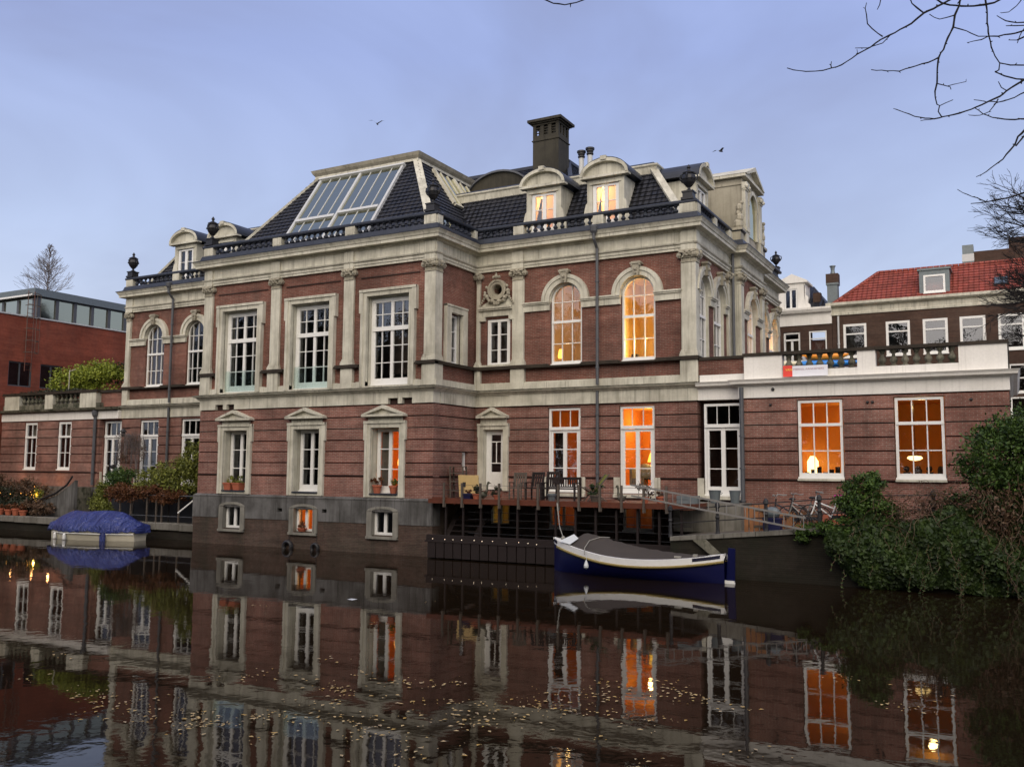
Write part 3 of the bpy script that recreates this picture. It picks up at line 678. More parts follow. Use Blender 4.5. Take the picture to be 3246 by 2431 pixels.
mb = MB(FB); wall(mb, AR, CR+.02, -.5, 2.12, -.02, -.4, [(-18.35, -17.45, 1.1, 1.95), (-15.75, -14.55, 1.0, 1.95), (-12.75, -11.5, 1.0, 1.95)]); part('basement_wall', mb, 'brick_base')
mb = MB(FB); wall(mb, EL, AL, -.5, 2.12, 0, -.4); part('basement_wall', mb, 'stucco')
for x in (-17.9, -15.15, -12.12):
    window(FB, villa, x-(.44 if x < -17 else .6), x+(.44 if x < -17 else .6), 1.05, 1.93, -.15, vb=[(x, 1.05, 1.93, .10)], ft=.09, name='basement_window', material='paint_grey')
for i, x in enumerate(ARX):
    z0, zs, r = 7.34, 9.82, .66
    window(FB, villa, x-r, x+r, z0, zs, -.26, arch=True, ft=.075, fb=.10,
           vb=[(x+s*.215, 7.34, zs+.60, .032) for s in (-1, 1)] if i < 2 else [(x+.0, 7.34, zs+.62, .035), (x+.36, 7.34, zs+.45, .03), (x-.36, 7.34, zs+.45, .03)],
           hb=[(8.98, x-.66, x+.66, .10, .06), (9.76, x-.6, x+.6, .032, .022), (8.13, x-.6, x+.6, .032, .022)], name='arched_window')
    mb = MB(FB); mb.ring(x, 9.82, .68, .98, -.15, .02, 0, pi, 24); mb.ring(x, 9.82, .86, 1.0, -.15, .06, 0, pi, 24); mb.ring(x, 9.82, .655, .70, -.5, -.10, 0, pi, 20)
    part('arch_surround', mb, 'stone')
    mb = MB(FB); mb.prism([(x-.10, 10.46), (x+.10, 10.46), (x+.16, 10.90), (x-.16, 10.90)], -.1, .13)
    mb.box(x-.22, x+.22, -.1, .16, 10.90, 10.96); mb.box(x-.18, x+.18, -.1, .13, 10.96, 11.0)
    mb.ball((x, .13, 10.7), .07, 7, 5); mb.ball((x, .13, 10.55), .05, 6, 4)
    for s in (-1, 1): mb.ball((x+s*.15, .11, 10.86), .06, 6, 4)
    part('keystone', mb, 'stone_dark')
def impost(F, segs):
    for a, b in segs:
        mb = MB(F); mb.box(a, b, -.15, -.02, 9.46, 9.70); mb.box(a-.01, b+.01, -.15, .03, 9.70, 9.76); mb.box(a-.03, b+.03, -.15, .07, 9.76, 9.82)
        part('impost_band', mb, 'stone')
impost(FB, [(-16.88, -15.75), (-14.39, -12.78), (-11.42, -10.40), (EL+.32, -38.93), (-37.57, -35.96), (-34.60, AL-.32)])
# recess bay: small window under the oculus
x = -18.08
window(FB, villa, -18.60, -17.56, 7.42, 9.28, -.2, vb=[(x, 7.42, 9.28, .12), (-18.5, 7.42, 9.28, .09), (-17.66, 7.42, 9.28, .09)], hb=[(8.04, -18.5, -17.6, .03, .02), (8.66, -18.5, -17.6, .03, .02)], ft=.10)
mb = MB(FB); mb.box(-18.92, -17.42, -.12, -.02, 9.40, 9.64); mb.box(-18.92, -17.40, -.12, .08, 9.64, 9.70); mb.box(-18.90, -17.40, -.12, .13, 9.70, 9.78)
for a in (-18.9, -17.55): mb.box(a, a+.24, -.12, .02, 9.22, 9.40)
mb.box(-18.9, -17.45, -.12, .03, 7.34, 7.42)
mb.prism([(-18.90, 9.78), (-17.42, 9.78), (-17.42, 9.95), (-17.62, 10.2), (-17.72, 10.05), (-18.45, 10.05), (-18.55, 10.0), (-18.90, 9.84)], -.12, -.03)
part('lintel', mb, 'stone')
mb = MB(FB); c = (-18.08, 10.47)
mb.ring(c[0], c[1], .24, .40, -.2, .05, 0, 2*pi, 28); mb.ring(c[0], c[1], .34, .42, -.15, .09, 0, 2*pi, 28); mb.ring(c[0], c[1], .21, .26, -.45, 0., 0, 2*pi, 24)
for k in range(15):
    a = pi+.15+(pi-.3)*k/14; rr = .50+.03*sin(k*2.1)
    mb.ball((c[0]+rr*cos(a)*1.1, .07, c[1]-.02+rr*sin(a)), .065+.015*(k % 3), 7, 5)
for k in range(5): mb.ball((c[0]-.10+.05*k, .09, c[1]-.58-.03*(k % 2)), .06, 6, 4)
for s in (-1, 1):
    for k in range(5): mb.ball((c[0]+s*(.52+.06*k), .06, c[1]-.25-.085*k), .06-.004*k, 6, 4)
    mb.ball((c[0]+s*.47, .07, c[1]+.12), .07, 6, 4); mb.ball((c[0]+s*.13, .1, c[1]+.50), .065, 6, 4)
mb.ball((c[0], .12, c[1]+.52), .09, 8, 5); mb.ball((c[0], .12, c[1]+.63), .05, 6, 4)
part('oculus_wreath', mb, 'stone_dark')
g = MB(FB); n = 16; g.quad(*[(c[0]+.23*cos(2*pi*k/n), -.4, c[1]+.23*sin(2*pi*k/n)) for k in range(n)]); part('oculus_pane', g, 'glass', norm=False)
# white base under the upper floor
for a, b in ((AR, CR), (EL, AL)):
    mb = MB(FB); mb.box(a, b, -.14, .02, 6.38, 6.64); mb.box(a, b, -.14, -.02, 6.64, 6.68); part('upper_base', mb, 'stone')
mb = MB(FSA); mb.box(YA, YB, -.14, .02, 6.38, 6.64); part('upper_base', mb, 'stone')
mb = MB(FC); mb.box(YB, YE, -.14, .02, 6.38, 6.64); part('upper_base', mb, 'stone')
for a, b in segs: mb = MB(FA); mb.box(a, b, -.14, .015, 6.39, 6.62); part('upper_base', mb, 'stone')

# ground floor openings of the main front
mb = surround(FB, DOORX, .45, .24, 2.40, 4.82, -.05, .05, ear=(4.53, .03))
mb.box(DOORX-.60, DOORX+.60, -.05, .04, 5.06, 5.27); pediment(FB, DOORX, .70, 5.27, 5.70, -.05, .24, mb)
part('door_surround', mb, 'stone')
mb = MB(FB); w = -.28; x0, x1 = DOORX-.44, DOORX+.44
mb.box(x0, x0+.10, w, w+.08, 2.44, 4.8); mb.box(x1-.10, x1, w, w+.08, 2.44, 4.8); mb.box(x0+.1, x1-.1, w, w+.08, 4.68, 4.8)
mb.box(x0+.1, x0+.22, w, w+.06, 2.44, 4.68); mb.box(x1-.22, x1-.1, w, w+.06, 2.44, 4.68); mb.box(x0+.22, x1-.22, w, w+.06, 4.62, 4.68)
mb.box(x0+.22, x1-.22, w, w+.05, 2.44, 3.14); mb.box(x0+.28, x1-.28, w+.05, w+.065, 2.55, 3.03)
for z in (3.49, 4.34): mb.box(x0+.22, x1-.22, w+.01, w+.045, z-.02, z+.02)
mb.box(DOORX-.018, DOORX+.018, w+.01, w+.04, 3.49, 4.34)
door = part('door', mb, 'paint')
g = MB(FB); g.quad((x0+.2, w+.02, 3.13), (x1-.2, w+.02, 3.13), (x1-.2, w+.02, 4.63), (x0+.2, w+.02, 4.63)); build('pane', g, 'glass', door, norm=False)
def french(F, parent, x, z0=2.42, z1=5.60, zt=4.82, hw=.67, w=-.14, rows=(3.31, 4.02), nm='french_window'):
    xi = hw-.09
    return window(F, parent, x-hw, x+hw, z0, z1, w, ft=.085,
        vb=[(x, z0, zt, .15)]+[(x+s*.215, zt, z1, .022) for s in (-1, 1)]+[(x+s*(xi-.04), z0, zt, .075) for s in (-1, 1)],
        hb=[(zt, x-hw+.02, x+hw-.02, .12, .09), (z0+.17, x-xi, x+xi, .20, .03), (zt-.12, x-xi, x+xi, .09, .03)]+[(z, x-xi, x+xi, .032, .022) for z in rows], name=nm)
for x in GFW: french(FB, villa, x)
for x in (-38.30, -35.31): french(FB, villa, x)
french(FB, villa, -41.10, hw=.62)
for x in GFW+(-38.30, -35.31, -41.10):
    mb = MB(FB)
    for s in (-1, 1): a, b = sorted((x+s*.68, x+s*.90)); mb.box(a, b, -.05, .04, 2.35, 2.98)
    mb.box(x-.90, x+.90, -.3, .12, 2.24, 2.355)
    part('door_sill', mb, 'stone')

# --- right-hand side of the house
CW = ((32.87, FC), (34.90, FC), (38.41, FCP), (42.0, FC), (44.0, FC))
for F, a, b in ((FC, YB, Y1), (FCP, Y1, Y2), (FC, Y2, YE)):
    ops = [(u-.68, u+.68, 7.28, 9.82, True) for u, f in CW if a < u < b]
    a2 = a+(.15 if a == YB else .05)
    mb = MB(F); wall(mb, a2, b-.02, 6.38, 11.30, -.12, -.5, ops); part('wall', mb, 'brick_up')
    mb = MB(F); wall(mb, a2, b, 0, 6.38, -.05, -.5); part('wall', mb, 'brick_gf')
mb = MB(); mb.box(CR-.3, CR+PC-.03, Y1+.012, Y1+.2, 0, 11.3); mb.box(CR-.3, CR+PC-.03, Y2-.2, Y2-.012, 0, 11.3); part('wall', mb, 'stone')
for u, F in CW:
    window(F, villa, u-.66, u+.66, 7.34, 9.82, -.26, arch=True, vb=[(u+s*.215, 7.34, 10.42, .032) for s in (-1, 1)],
           hb=[(8.98, u-.66, u+.66, .10, .06), (9.76, u-.6, u+.6, .032, .022), (8.13, u-.6, u+.6, .032, .022)], name='arched_window')
    mb = MB(F); mb.ring(u, 9.82, .68, .98, -.15, .02, 0, pi, 24); mb.ring(u, 9.82, .86, 1.0, -.15, .06, 0, pi, 24); mb.ring(u, 9.82, .655, .70, -.5, -.10, 0, pi, 20)
    mb.box(u-.69, u-.66, -.5, -.1, 7.3, 9.82); mb.box(u+.66, u+.69, -.5, -.1, 7.3, 9.82)
    part('arch_surround', mb, 'stone')
    mb = MB(F); mb.prism([(u-.10, 10.46), (u+.10, 10.46), (u+.16, 10.90), (u-.16, 10.90)], -.1, .13); mb.box(u-.22, u+.22, -.1, .16, 10.90, 10.98)
    mb.ball((u, .14, 10.7), .07, 7, 5); part('keystone', mb, 'stone_dark')
impost(FC, [(YB+.45, 32.19), (33.55, 34.22), (35.58, 36.0), (Y2+.35, 41.32), (42.68, 43.32), (44.68, YE-.45)])
impost(FCP, [(Y1+.45, 37.73), (39.09, Y2-.45)])

# --- entablature, string course
PATH = [(EL, YE), (EL, YB), (AL, YB), (AL, YA), (AR, YA), (AR, YB), (CR, YB), (CR, Y1), (CR+PC, Y1), (CR+PC, Y2), (CR, Y2), (CR, YE), (CR-3, YE)]
mb = MB()
sweep(mb, PATH, [(-.5, 11.24), (-.01, 11.24), (-.01, 11.34), (.02, 11.34), (.02, 11.43), (.08, 11.47), (.10, 11.52), (-.02, 11.53), (-.02, 11.93), (.05, 11.96), (.09, 12.02), (-.5, 12.02)])
for x in (AR-.25, AL+.25, -27.17, -23.25): mb.F = FA; mb.box(x-.24, x+.24, -.1, .05, 11.245, 11.94)
for x in (-17.14, CR-.28, EL+.2): mb.F = FB; mb.box(x-.26, x+.26, -.1, .05, 11.245, 11.94)
mb.F = FSA; mb.box(YA-.0, YA+.42, -.1, .05, 11.245, 11.94)
mb.F = FC; mb.box(YB, YB+.45, -.1, .05, 11.245, 11.94); mb.F = None
part('frieze', mb, 'stone')
mb = MB(); sweep(mb, PATH, [(-.5, 12.02), (.30, 12.02), (.30, 12.14), (.33, 12.15), (.36, 12.22), (.42, 12.30), (-.5, 12.30)]); part('cornice', mb, 'stone')
mb = MB(); sweep(mb, PATH, [(-.6, 12.30), (.43, 12.30), (.43, 12.33), (.24, 12.36), (.18, 12.42), (.12, 12.60), (-.16, 12.60), (-.6, 12.50)]); part('gutter_plinth', mb, 'lead')
SP = [(EL-.02, YB), (AL, YB), (AL, YA), (AR, YA), (AR, YB), (CR-.0, YB)]
NOTCH = [(-30.43, -29.97), (-29.76, -29.31), (-21.17, -20.70), (-20.50, -20.03)]
mb = MB(FA); wall(mb, AL, AR, 5.732, 6.16, .035, -.45, [(a, b, 5.7, 5.95) for a, b in NOTCH])
mb.F = FSA; mb.box(YA+.45, YB, -.45, .035, 5.732, 6.16)
mb.F = FB; mb.box(AR+.035, CR+.03, -.45, .02, 5.732, 6.16); mb.box(-17.46, CR+.03, .02, .07, 5.732, 6.16)
mb.box(EL, AL, -.45, .03, 5.732, 6.16)
mb.F = None; mb.box(AL-.03, AL+.4, YA+.45, YB, 5.732, 6.16)
part('string_frieze', mb, 'stone')
for a, b in NOTCH: mb = MB(FA); mb.box(a+.01, b-.01, -.4, -.12, 5.72, 5.94); part('vent_recess', mb, 'brick_groove')

mb = MB(); sweep(mb, SP, [(-.4, 6.16), (.05, 6.16), (.07, 6.20), (.12, 6.22), (.14, 6.27), (.24, 6.29), (.26, 6.33), (-.4, 6.33)]); part('string_course', mb, 'stone')
mb = MB(); sweep(mb, SP, [(-.4, 6.33), (.27, 6.33), (.27, 6.355), (.06, 6.40), (-.1, 6.41), (-.4, 6.41)]); part('string_cap', mb, 'stone_cap')

# --- rooftop balustrade
BAL = baluster_mesh(.34, .095)
bp = MB()
RP = [(EL, 38), (EL, YB), (AL, YB), (AL, YA), (AR, YA), (AR, YB), (CR, YB), (CR, Y1), (CR+PC, Y1), (CR+PC, Y1+.5)]
sweep(bp, RP, [(-.13, 12.94), (.09, 12.94), (.12, 12.98), (.12, 13.05), (.06, 13.09), (-.10, 13.09), (-.15, 13.05), (-.15, 12.98)])
sweep(bp, [(CR+PC, Y2-.5), (CR+PC, Y2), (CR, Y2), (CR, YE), (CR-2, YE)], [(-.13, 12.94), (.09, 12.94), (.12, 12.98), (.12, 13.05), (.06, 13.09), (-.10, 13.09), (-.15, 13.05), (-.15, 12.98)])
balu = part('balustrade', bp, 'lead')
def pier(F, u0, u1, w0=-.17, w1=.10, z0=12.55, z1=12.97):
    mb = MB(F); mb.box(u0, u1, w0, w1, z0, z1); mb.box(u0+.08, u1-.08, w1, w1+.012, z0+.09, z1-.07)
    return build('balustrade_pier', mb, 'stone', balu)
cp = []
for u0, u1 in ((AL-.02, AL+.5), (-27.33, -26.85), (-23.42, -22.94), (AR-.5, AR+.05)): pier(FA, u0, u1); cp.append((FA, u0, u1))
for u0, u1 in ((-17.31, -16.85), (-13.83, -13.40), (CR-.55, CR+.05), (EL-.05, EL+.45), (-36.93, -36.47)): pier(FB, u0, u1); cp.append((FB, u0, u1))
for u0, u1 in ((YA-.05, YA+.32), (YB-.35, YB-.12)): pier(FSA, u0, u1)
for u0, u1 in ((YB-.05, YB+.4), (33.85, 34.2), (35.9, Y1)): pier(FC, u0, u1)
nb = 0
for F, a, b, w in ((FA, AL+.52, -27.36, -.03), (FA, -26.82, -23.45, -.03), (FA, -22.91, AR-.52, -.03), (FSA, YA+.35, YB-.38, -.03),
                (FB, AR+.2, -17.34, -.03), (FB, -16.82, -13.86, -.03), (FB, -13.37, CR-.58, -.03), (FB, EL+.48, -36.96, -.03), (FB, -36.44, AL-.05, -.03), (FC, YB+.43, 33.82, -.03)):
    nb += balusters(BAL, balu, F, a, b, w, 12.60)
bs = MB(FC)
for u in [34.35+.3*k for k in range(5)]+[Y2+.5+.31*k for k in range(14)]: bs.lathe([(.085, 0), (.04, .05), (.09, .12), (.05, .22), (.07, .34)], (u, -.03, 12.6), 6)
build('baluster_row', bs, 'lead', balu, kind='stuff')
for x, y in ((AR-.24, YA+.1), (AL+.24, YA+.1), (CR-.25, YB+.12), (EL+.2, YB+.1)): urn(villa, x, y, 13.09)
urn(villa, CR-.1, 46-.9, 13.0, .8)

# --- roofs
def tiled(mb, bl, br, tr, tl, n, lift=.035):
    """roof face as overlapping tile courses"""
    bl, br, tr, tl = map(Vector, (bl, br, tr, tl)); nn = (br-bl).cross(tl-bl).normalized()
    for i in range(n):
        a, b = i/n, (i+1)/n; l0, r0, l1, r1 = bl.lerp(tl, a), br.lerp(tr, a), bl.lerp(tl, b), br.lerp(tr, b); o = nn*lift
        mb.add([tuple(p) for p in (l0+o, r0+o, r1, l1, l0, r0)], [(0, 1, 2, 3), (4, 5, 1, 0)])
def frustum(mb, b, t, zb, zt, top=True, n=None):
    x0, x1, y0, y1 = b; a0, a1, c0, c1 = t
    V = [(x0, y0, zb), (x1, y0, zb), (x1, y1, zb), (x0, y1, zb), (a0, c0, zt), (a1, c0, zt), (a1, c1, zt), (a0, c1, zt)]
    n = n or int(sqrt((zt-zb)**2+(c0-y0)**2)/.23)
    for i, j, k, l in ((0, 1, 5, 4), (1, 2, 6, 5), (2, 3, 7, 6), (3, 0, 4, 7)): tiled(mb, V[i], V[j], V[k], V[l], n)
    if top: mb.add(V[4:], [(0, 1, 2, 3)])
RA = ((AL+.45, AR-.45, YA+.45, 42.), (-28.02, -22.42, 32.1, 40.), 12.45, 16.78)
mb = MB(); frustum(mb, *RA); roofA = part('roof', mb, 'tile_black', norm=False)
mb = MB()
zt = 16.78
sweep(mb, [(-28.02, 40), (-28.02, 32.1), (-22.42, 32.1), (-22.42, 40)], [(-.25, zt-.34), (.16, zt-.38), (.10, zt), (-.25, zt)])
for s, xb, xt in ((1, AR-.45, -22.42), (-1, AL+.45, -28.02)):
    mb.beam((xb, YA+.43, 12.42), (xt, 32.05, zt-.1), .34, .10, up=(s*.5, -.8, .6))
build('roof_trim', mb, 'stone', roofA)
mb = MB(); sweep(mb, [(-28.02, 40), (-28.02, 32.1), (-22.42, 32.1), (-22.42, 40)], [(-.3, zt), (.12, zt), (.20, zt+.10), (.26, zt+.24), (-.3, zt+.30)])
mb.box(-26.6, -24.9, 33, 34.2, zt+.2, zt+.55)
build('roof_rim', mb, 'stone_dark', roofA)
def slope_frame(p0, ux, up_):
    """frame on an inclined plane: u along, w out of the plane, z up the slope"""
    p0 = Vector(p0); ux = Vector(ux).normalized(); uz = Vector(up_).normalized(); n = ux.cross(uz).normalized()
    return lambda u, w, z: tuple(p0+ux*u+n*w+uz*z)
dz = zt-12.45
S = slope_frame((0, YA+.45, 12.45), (1, 0, 0), (0, 32.1-YA-.45, dz)); SL = sqrt((32.1-YA-.45)**2+dz**2)
mb = MB(S); u0, u1, z0, z1 = -27.55, -22.95, .55, SL-.50; um = (u0+u1)/2
for a in (u0, um, u1): mb.box(a-.06, a+.06, -.05, .13, z0, z1)
mb.box(u0-.1, u1+.1, -.05, .19, z1, z1+.1); mb.box(u0, u1, -.05, .13, z0-.1, z0)
zm = z0+(z1-z0)*.33; mb.box(u0+.09, um-.09, -.05, .17, zm-.1, zm+.06); mb.box(um+.09, u1-.09, -.05, .17, zm+.05, zm+.2)
for h in (0, 1):
    for k in (1, 2, 3): a = u0+h*(um-u0)+k*(um-u0)/4; mb.box(a-.018, a+.018, -.02, .085, z0, z1)
sk_ = build('skylight', mb, 'paint_grey', roofA)
g = MB(S); g.quad((u0, .06, z0), (u1, .06, z0), (u1, .06, z1), (u0, .06, z1)); build('pane', g, 'glass_sky', sk_, norm=False)
S2 = slope_frame((AR-.45, 0, 12.45), (0, 1, 0), (-22.42-AR+.45, 0, dz))
mb = MB(S2); u0, u1, z0, z1 = 32.9, 36.2, 2.75, SL-.5
for a in (u0, (u0+u1)/2, u1): mb.box(a-.08, a+.08, -.05, .16, z0, z1)
for k in (1, 2, 4, 5): a = u0+k*(u1-u0)/6; mb.box(a-.025, a+.025, -.02, .12, z0, z1)
mb.box(u0, u1, -.05, .13, z0-.1, z0)
sk2 = build('skylight', mb, 'stone', roofA)
g = MB(S2); g.quad((u0, .06, z0), (u1, .06, z0), (u1, .06, z1), (u0, .06, z1)); build('pane', g, 'glass_sky', sk2, norm=False)
mb = MB(S2); mb.box(29.9, 31.0, 0, .12, .35, 1.5); sk3 = build('roof_light', mb, 'lead', roofA)
g = MB(S2); g.quad((30.0, .13, .45), (30.9, .13, .45), (30.9, .13, 1.4), (30.0, .13, 1.4)); build('pane', g, 'glass_sky', sk3, norm=False)
# main mansard
zt2 = 15.12
mb = MB(); bx0, bx1, by0, by1 = EL+.45, CR-.45, YB+.45, 44.6; cuts = [(-37.58, -36.12), (-34.83, -33.37), (-17.03, -15.57), (-14.33, -12.87)]
tiled(mb, (bx1, by0, 12.45), (bx1, by1, 12.45), (-12.15, 42.9, zt2), (-12.15, 33.8, zt2), 13); tiled(mb, (bx0, by1, 12.45), (bx0, by0, 12.45), (-38.3, 33.8, zt2), (-38.3, 42.9, zt2), 13)
edge = [(bx0, -38.3)]+[(q, q) for c in cuts for q in c]+[(bx1, -12.15)]
for k in range(0, len(edge), 2):
    (a, a2), (b, b2) = edge[k], edge[k+1]; tiled(mb, (a, by0, 12.45), (b, by0, 12.45), (b2, 33.8, zt2), (a2, 33.8, zt2), 13)
mb.add([(-38.3, 33.8, zt2), (-12.15, 33.8, zt2), (-12.15, 42.9, zt2), (-38.3, 42.9, zt2)], [(0, 1, 2, 3)]); roofB = part('roof', mb, 'tile_black', norm=False)
mb = MB(); P2 = [(-38.3, 42.9), (-38.3, 33.8), (-12.15, 33.8), (-12.15, 42.9)]
sweep(mb, P2, [(-.3, zt2-.1), (.10, zt2-.12), (.14, zt2+.14), (.20, zt2+.20), (.20, zt2+.26), (-.3, zt2+.27)])
for s, xb, xt in ((1, CR-.45, -12.15), (-1, EL+.45, -38.3)): mb.beam((xb, YB+.43, 12.42), (xt, 33.75, zt2+.05), .30, .10, up=(s*.5, -.8, .6))
build('roof_trim', mb, 'stone', roofB)
mb = MB(); sweep(mb, P2, [(-.5, zt2+.27), (.10, zt2+.27), (-.05, zt2+.40), (-.5, zt2+.45)]); build('roof_rim', mb, 'lead', roofB)
mb = MB(); frustum(mb, (-33.5, -16.2, 34.7, 42), (-31., -17.85, 37.9, 41.), 15.2, 17.65); r3 = part('upper_roof', mb, 'tile_black', norm=False)
mb = MB(); sweep(mb, [(-31., 41), (-31., 37.9), (-17.85, 37.9), (-17.85, 41)], [(-.2, 17.6), (.1, 17.6), (.08, 17.75), (-.2, 17.78)])
mb.beam((-16.2, 34.7, 15.2), (-17.85, 37.9, 17.65), .2, .08, up=(.5, -.8, .6)); build('roof_rim', mb, 'lead', r3)
# arched rooftop canopy behind the block
mb = MB(frontF(36.0)); cx, r, cz = -20.55, 1.75, 15.75
arc = [(cx+r*cos(a), cz+r*.72*sin(a)) for a in [pi*(.06+.88*k/16) for k in range(17)]]
mb.prism(arc+[(cx-r, 15.1), (cx+r, 15.1)], -2.5, 0); cn = part('roof_canopy', mb, 'chimney')
mb = MB(frontF(36.0))
for p, q in zip(arc, arc[1:]): mb.prism([p, q, (q[0], q[1]+.09), (p[0], p[1]+.09)], -2.5, .12)
build('canopy_rim', mb, 'pipe', cn)
# dormers
def dormer(F, cx, parent, lit, w0=-.55, zb=12.5, hw=.78, lean=1.6):
    zt_ = 14.62; mb = MB(F)
    # front with window hole
    wall(mb, cx-hw, cx+hw, zb, zt_, w0, w0-.14, [(cx-.56, cx+.56, 12.85, 14.40)])
    for s in (-1, 1):
        a, b = sorted((cx+s*hw, cx+s*(hw-.08)))
        mb.prism([(a, zb), (b, zb), (b, zt_), (a, zt_)], w0-.14, w0-.14-lean)
        c, d = sorted((cx+s*hw, cx+s*(hw+.22)))
        mb.prism([(cx+s*hw, zb), (cx+s*(hw+.24), zb), (cx+s*(hw+.20), zb+.55), (cx+s*(hw+.06), zb+1.15), (cx+s*hw, zb+1.2)], w0-.1, w0+.0)
    mb.box(cx-hw+.12, cx+hw-.12, w0, w0+.04, 14.40, 14.47)
    o = build('dormer', mb, 'paint' if False else 'stone', parent)
    mb = MB(F); H = hw+.24; n = 16
    def arcp(rx, rz, z): return [(cx+rx*cos(pi*k/n), z+rz*sin(pi*k/n)) for k in range(n+1)]
    mb.prism([(cx-H, zt_), (cx+H, zt_), (cx+H, zt_+.10), (cx-H, zt_+.10)], w0-.1, w0+.20)
    mb.prism(arcp(H-.06, .56, zt_+.10), w0-.1, w0+.03)
    A_, B_ = arcp(H, .66, zt_+.08), arcp(H-.12, .53, zt_+.08)
    for k in range(n): mb.prism([A_[k], A_[k+1], B_[k+1], B_[k]], w0-.1, w0+.22)
    mb.box(cx-.12, cx+.12, w0+.05, w0+.27, zt_+.66, zt_+.82)
    build('dormer_pediment', mb, 'stone', o)
    mb = MB(F); A2 = arcp(H+.01, .70, zt_+.08)
    for k in range(n): mb.prism([A_[k], A_[k+1], A2[k+1], A2[k]], w0+.20, w0-lean-.3)
    mb.prism(A_[0:]+[], w0-.11, w0-lean-.3)
    build('dormer_roof', mb, 'lead', o)
    wd = window(F, parent, cx-.55, cx+.55, 12.86, 14.38, w0-.09, vb=[(cx, 12.86, 14.38, .17)]+[(cx+s*.45, 12.86, 14.38, .09) for s in (-1, 1)], hb=[(13.72, cx-.5, cx+.5, .03, .02)], ft=.09, name='dormer_window')
    room(F, parent, cx-.7, cx+.7, 12.6, 14.55, 1.1, 'yellow_room' if lit else 'dark_room', w0=w0-.15)
    if lit:
        p = F(cx-.35, w0-.9, 14.2); point('dormer_lamp', p, lit, (1, .68, .32), .1)
        cm = MB(F)
        cm.add([(cx-.54, w0-.2, 12.9), (cx-.54, w0-.2, 14.38), (cx-.20, w0-.21, 14.38), (cx-.40, w0-.2, 13.4), (cx-.44, w0-.21, 12.9)], [(0, 4, 3, 2, 1)])
        cm.add([(cx+.20, w0-.2, 12.9), (cx+.02, w0-.21, 13.3), (cx+.03, w0-.2, 14.38), (cx+.54, w0-.21, 14.38), (cx+.54, w0-.2, 12.9)], [(0, 1, 2, 3, 4)])
        build('curtain', cm, 'sheer', parent, norm=False)
    return o
dormer(frontF(YB), -16.30, roofB, 60, w0=-.60); dormer(frontF(YB), -13.60, roofB, 85, w0=-.60)
dormer(frontF(YB), -36.85, roofB, 0, w0=-.60); dormer(frontF(YB), -34.10, roofB, 0, w0=-.60)
dormer(sideF(CR), 34.75, roofB, 0, w0=-.65); dormer(sideF(CR), 43.2, roofB, 0, w0=-.65)
# big chimney
mb = MB(); x0, x1, y0, y1 = -18.76, -17.46, 36.0, 37.1
mb.box(x0, x1, y0, y1, 15, 18.15); mb.box(x0-.04, x1+.04, y0-.04, y1+.04, 18.15, 18.20)
mb.box(x0, x1, y0, y1, 18.20, 18.42)
for a in (x0, x1-.14): mb.box(a, a+.14, y0, y0+.14, 18.42, 18.88); mb.box(a, a+.14, y1-.14, y1, 18.42, 18.88)
if 0: mb.box(a, a+.14, y0, y1, 18.42, 18.88)
for k in range(1, 3): a = x0+.07+k*(x1-x0-.14)/3; mb.box(a-.09, a+.09, y0+.01, y0+.2, 18.42, 18.88)
for k in range(1, 3): b = y0+.07+k*(y1-y0-.14)/3; mb.box(x1-.2, x1-.01, b-.08, b+.08, 18.42, 18.88)
for z in (18.54, 18.66, 18.78): mb.box(x0+.14, x1-.05, y0+.05, y0+.09, z-.022, z+.022); mb.box(x1-.09, x1-.05, y0+.1, y1-.1, z-.022, z+.022)
mb.box(x0-.02, x1+.02, y0-.02, y1+.02, 18.88, 18.96); mb.box(x0-.10, x1+.10, y0-.10, y1+.10, 18.96, 19.02); mb.box(x0-.2, x1+.2, y0-.2, y1+.2, 19.02, 19.14)
chm = build('chimney', mb, 'chimney', roofB)
mb = MB(); mb.box(x0+.2, x1-.2, y0+.2, y1-.2, 18.42, 18.88); build('chimney_core', mb, 'iron', chm)
for x, z in ((-15.42, 16.35), (-15.03, 16.42)):
    mb = MB(); mb.tube([(x, 34, 15), (x, 34, z-.1)], .11, 10); fl = build('flue_pipe', mb, 'paint_grey', roofB, smooth=False)
    mb = MB(); mb.lathe([(.12, -.12), (.15, -.08), (.15, -.04), (.12, 0), (.15, .04), (.15, .10), (.19, .12), (.19, .19), (.05, .22)], (x, 34, z), 12); build('flue_cap', mb, 'iron', fl)
# gable over the side entrance bay
mb = MB(); x1 = CR+PC-.05
mb.box(-12.3, x1, 37.02, 39.82, 12.5, 15.1); mb.box(-12.3, x1+.05, 36.98, 39.86, 15.1, 15.2); mb.box(-12.3, x1, 37.02, 39.82, 15.2, 15.40)
gab = part('roof_gable', mb, 'stone_dark')
mb = MB(); mb.box(-12.3, x1+.2, 36.82, 40.02, 15.40, 15.52)
mb.F = sideF(x1); mb.prism([(36.82, 15.52), (40.02, 15.52), (38.42, 16.15)], -2.8, .02)
for s in (-1, 1): mb.prism([(38.42+s*1.62, 15.52), (38.42+s*1.35, 15.52), (38.42, 16.02), (38.42, 16.20)], -2.8, .24)
for a, b in ((37.02, 37.4), (39.44, 39.82)):
    mb.box(a, b, 0, .14, 13.3, 14.85); mb.box(a-.04, b+.04, 0, .2, 13.1, 13.3); mb.box(a-.03, b+.03, 0, .18, 14.85, 14.92)
    mb.box(a-.06, b+.06, 0, .22, 14.92, 15.18); mb.box(a-.03, b+.03, 0, .16, 12.5, 13.1)
    mb.ball((a-.02, .2, 15.0), .09, 6, 4); mb.ball((b+.02, .2, 15.0), .09, 6, 4)
mb.ring(38.42, 14.35, .62, .78, 0, .14, 0, pi, 16); mb.box(37.6, 37.8, 0, .12, 13.1, 14.35); mb.box(39.04, 39.24, 0, .12, 13.1, 14.35)
build('gable_front', mb, 'stone', gab)
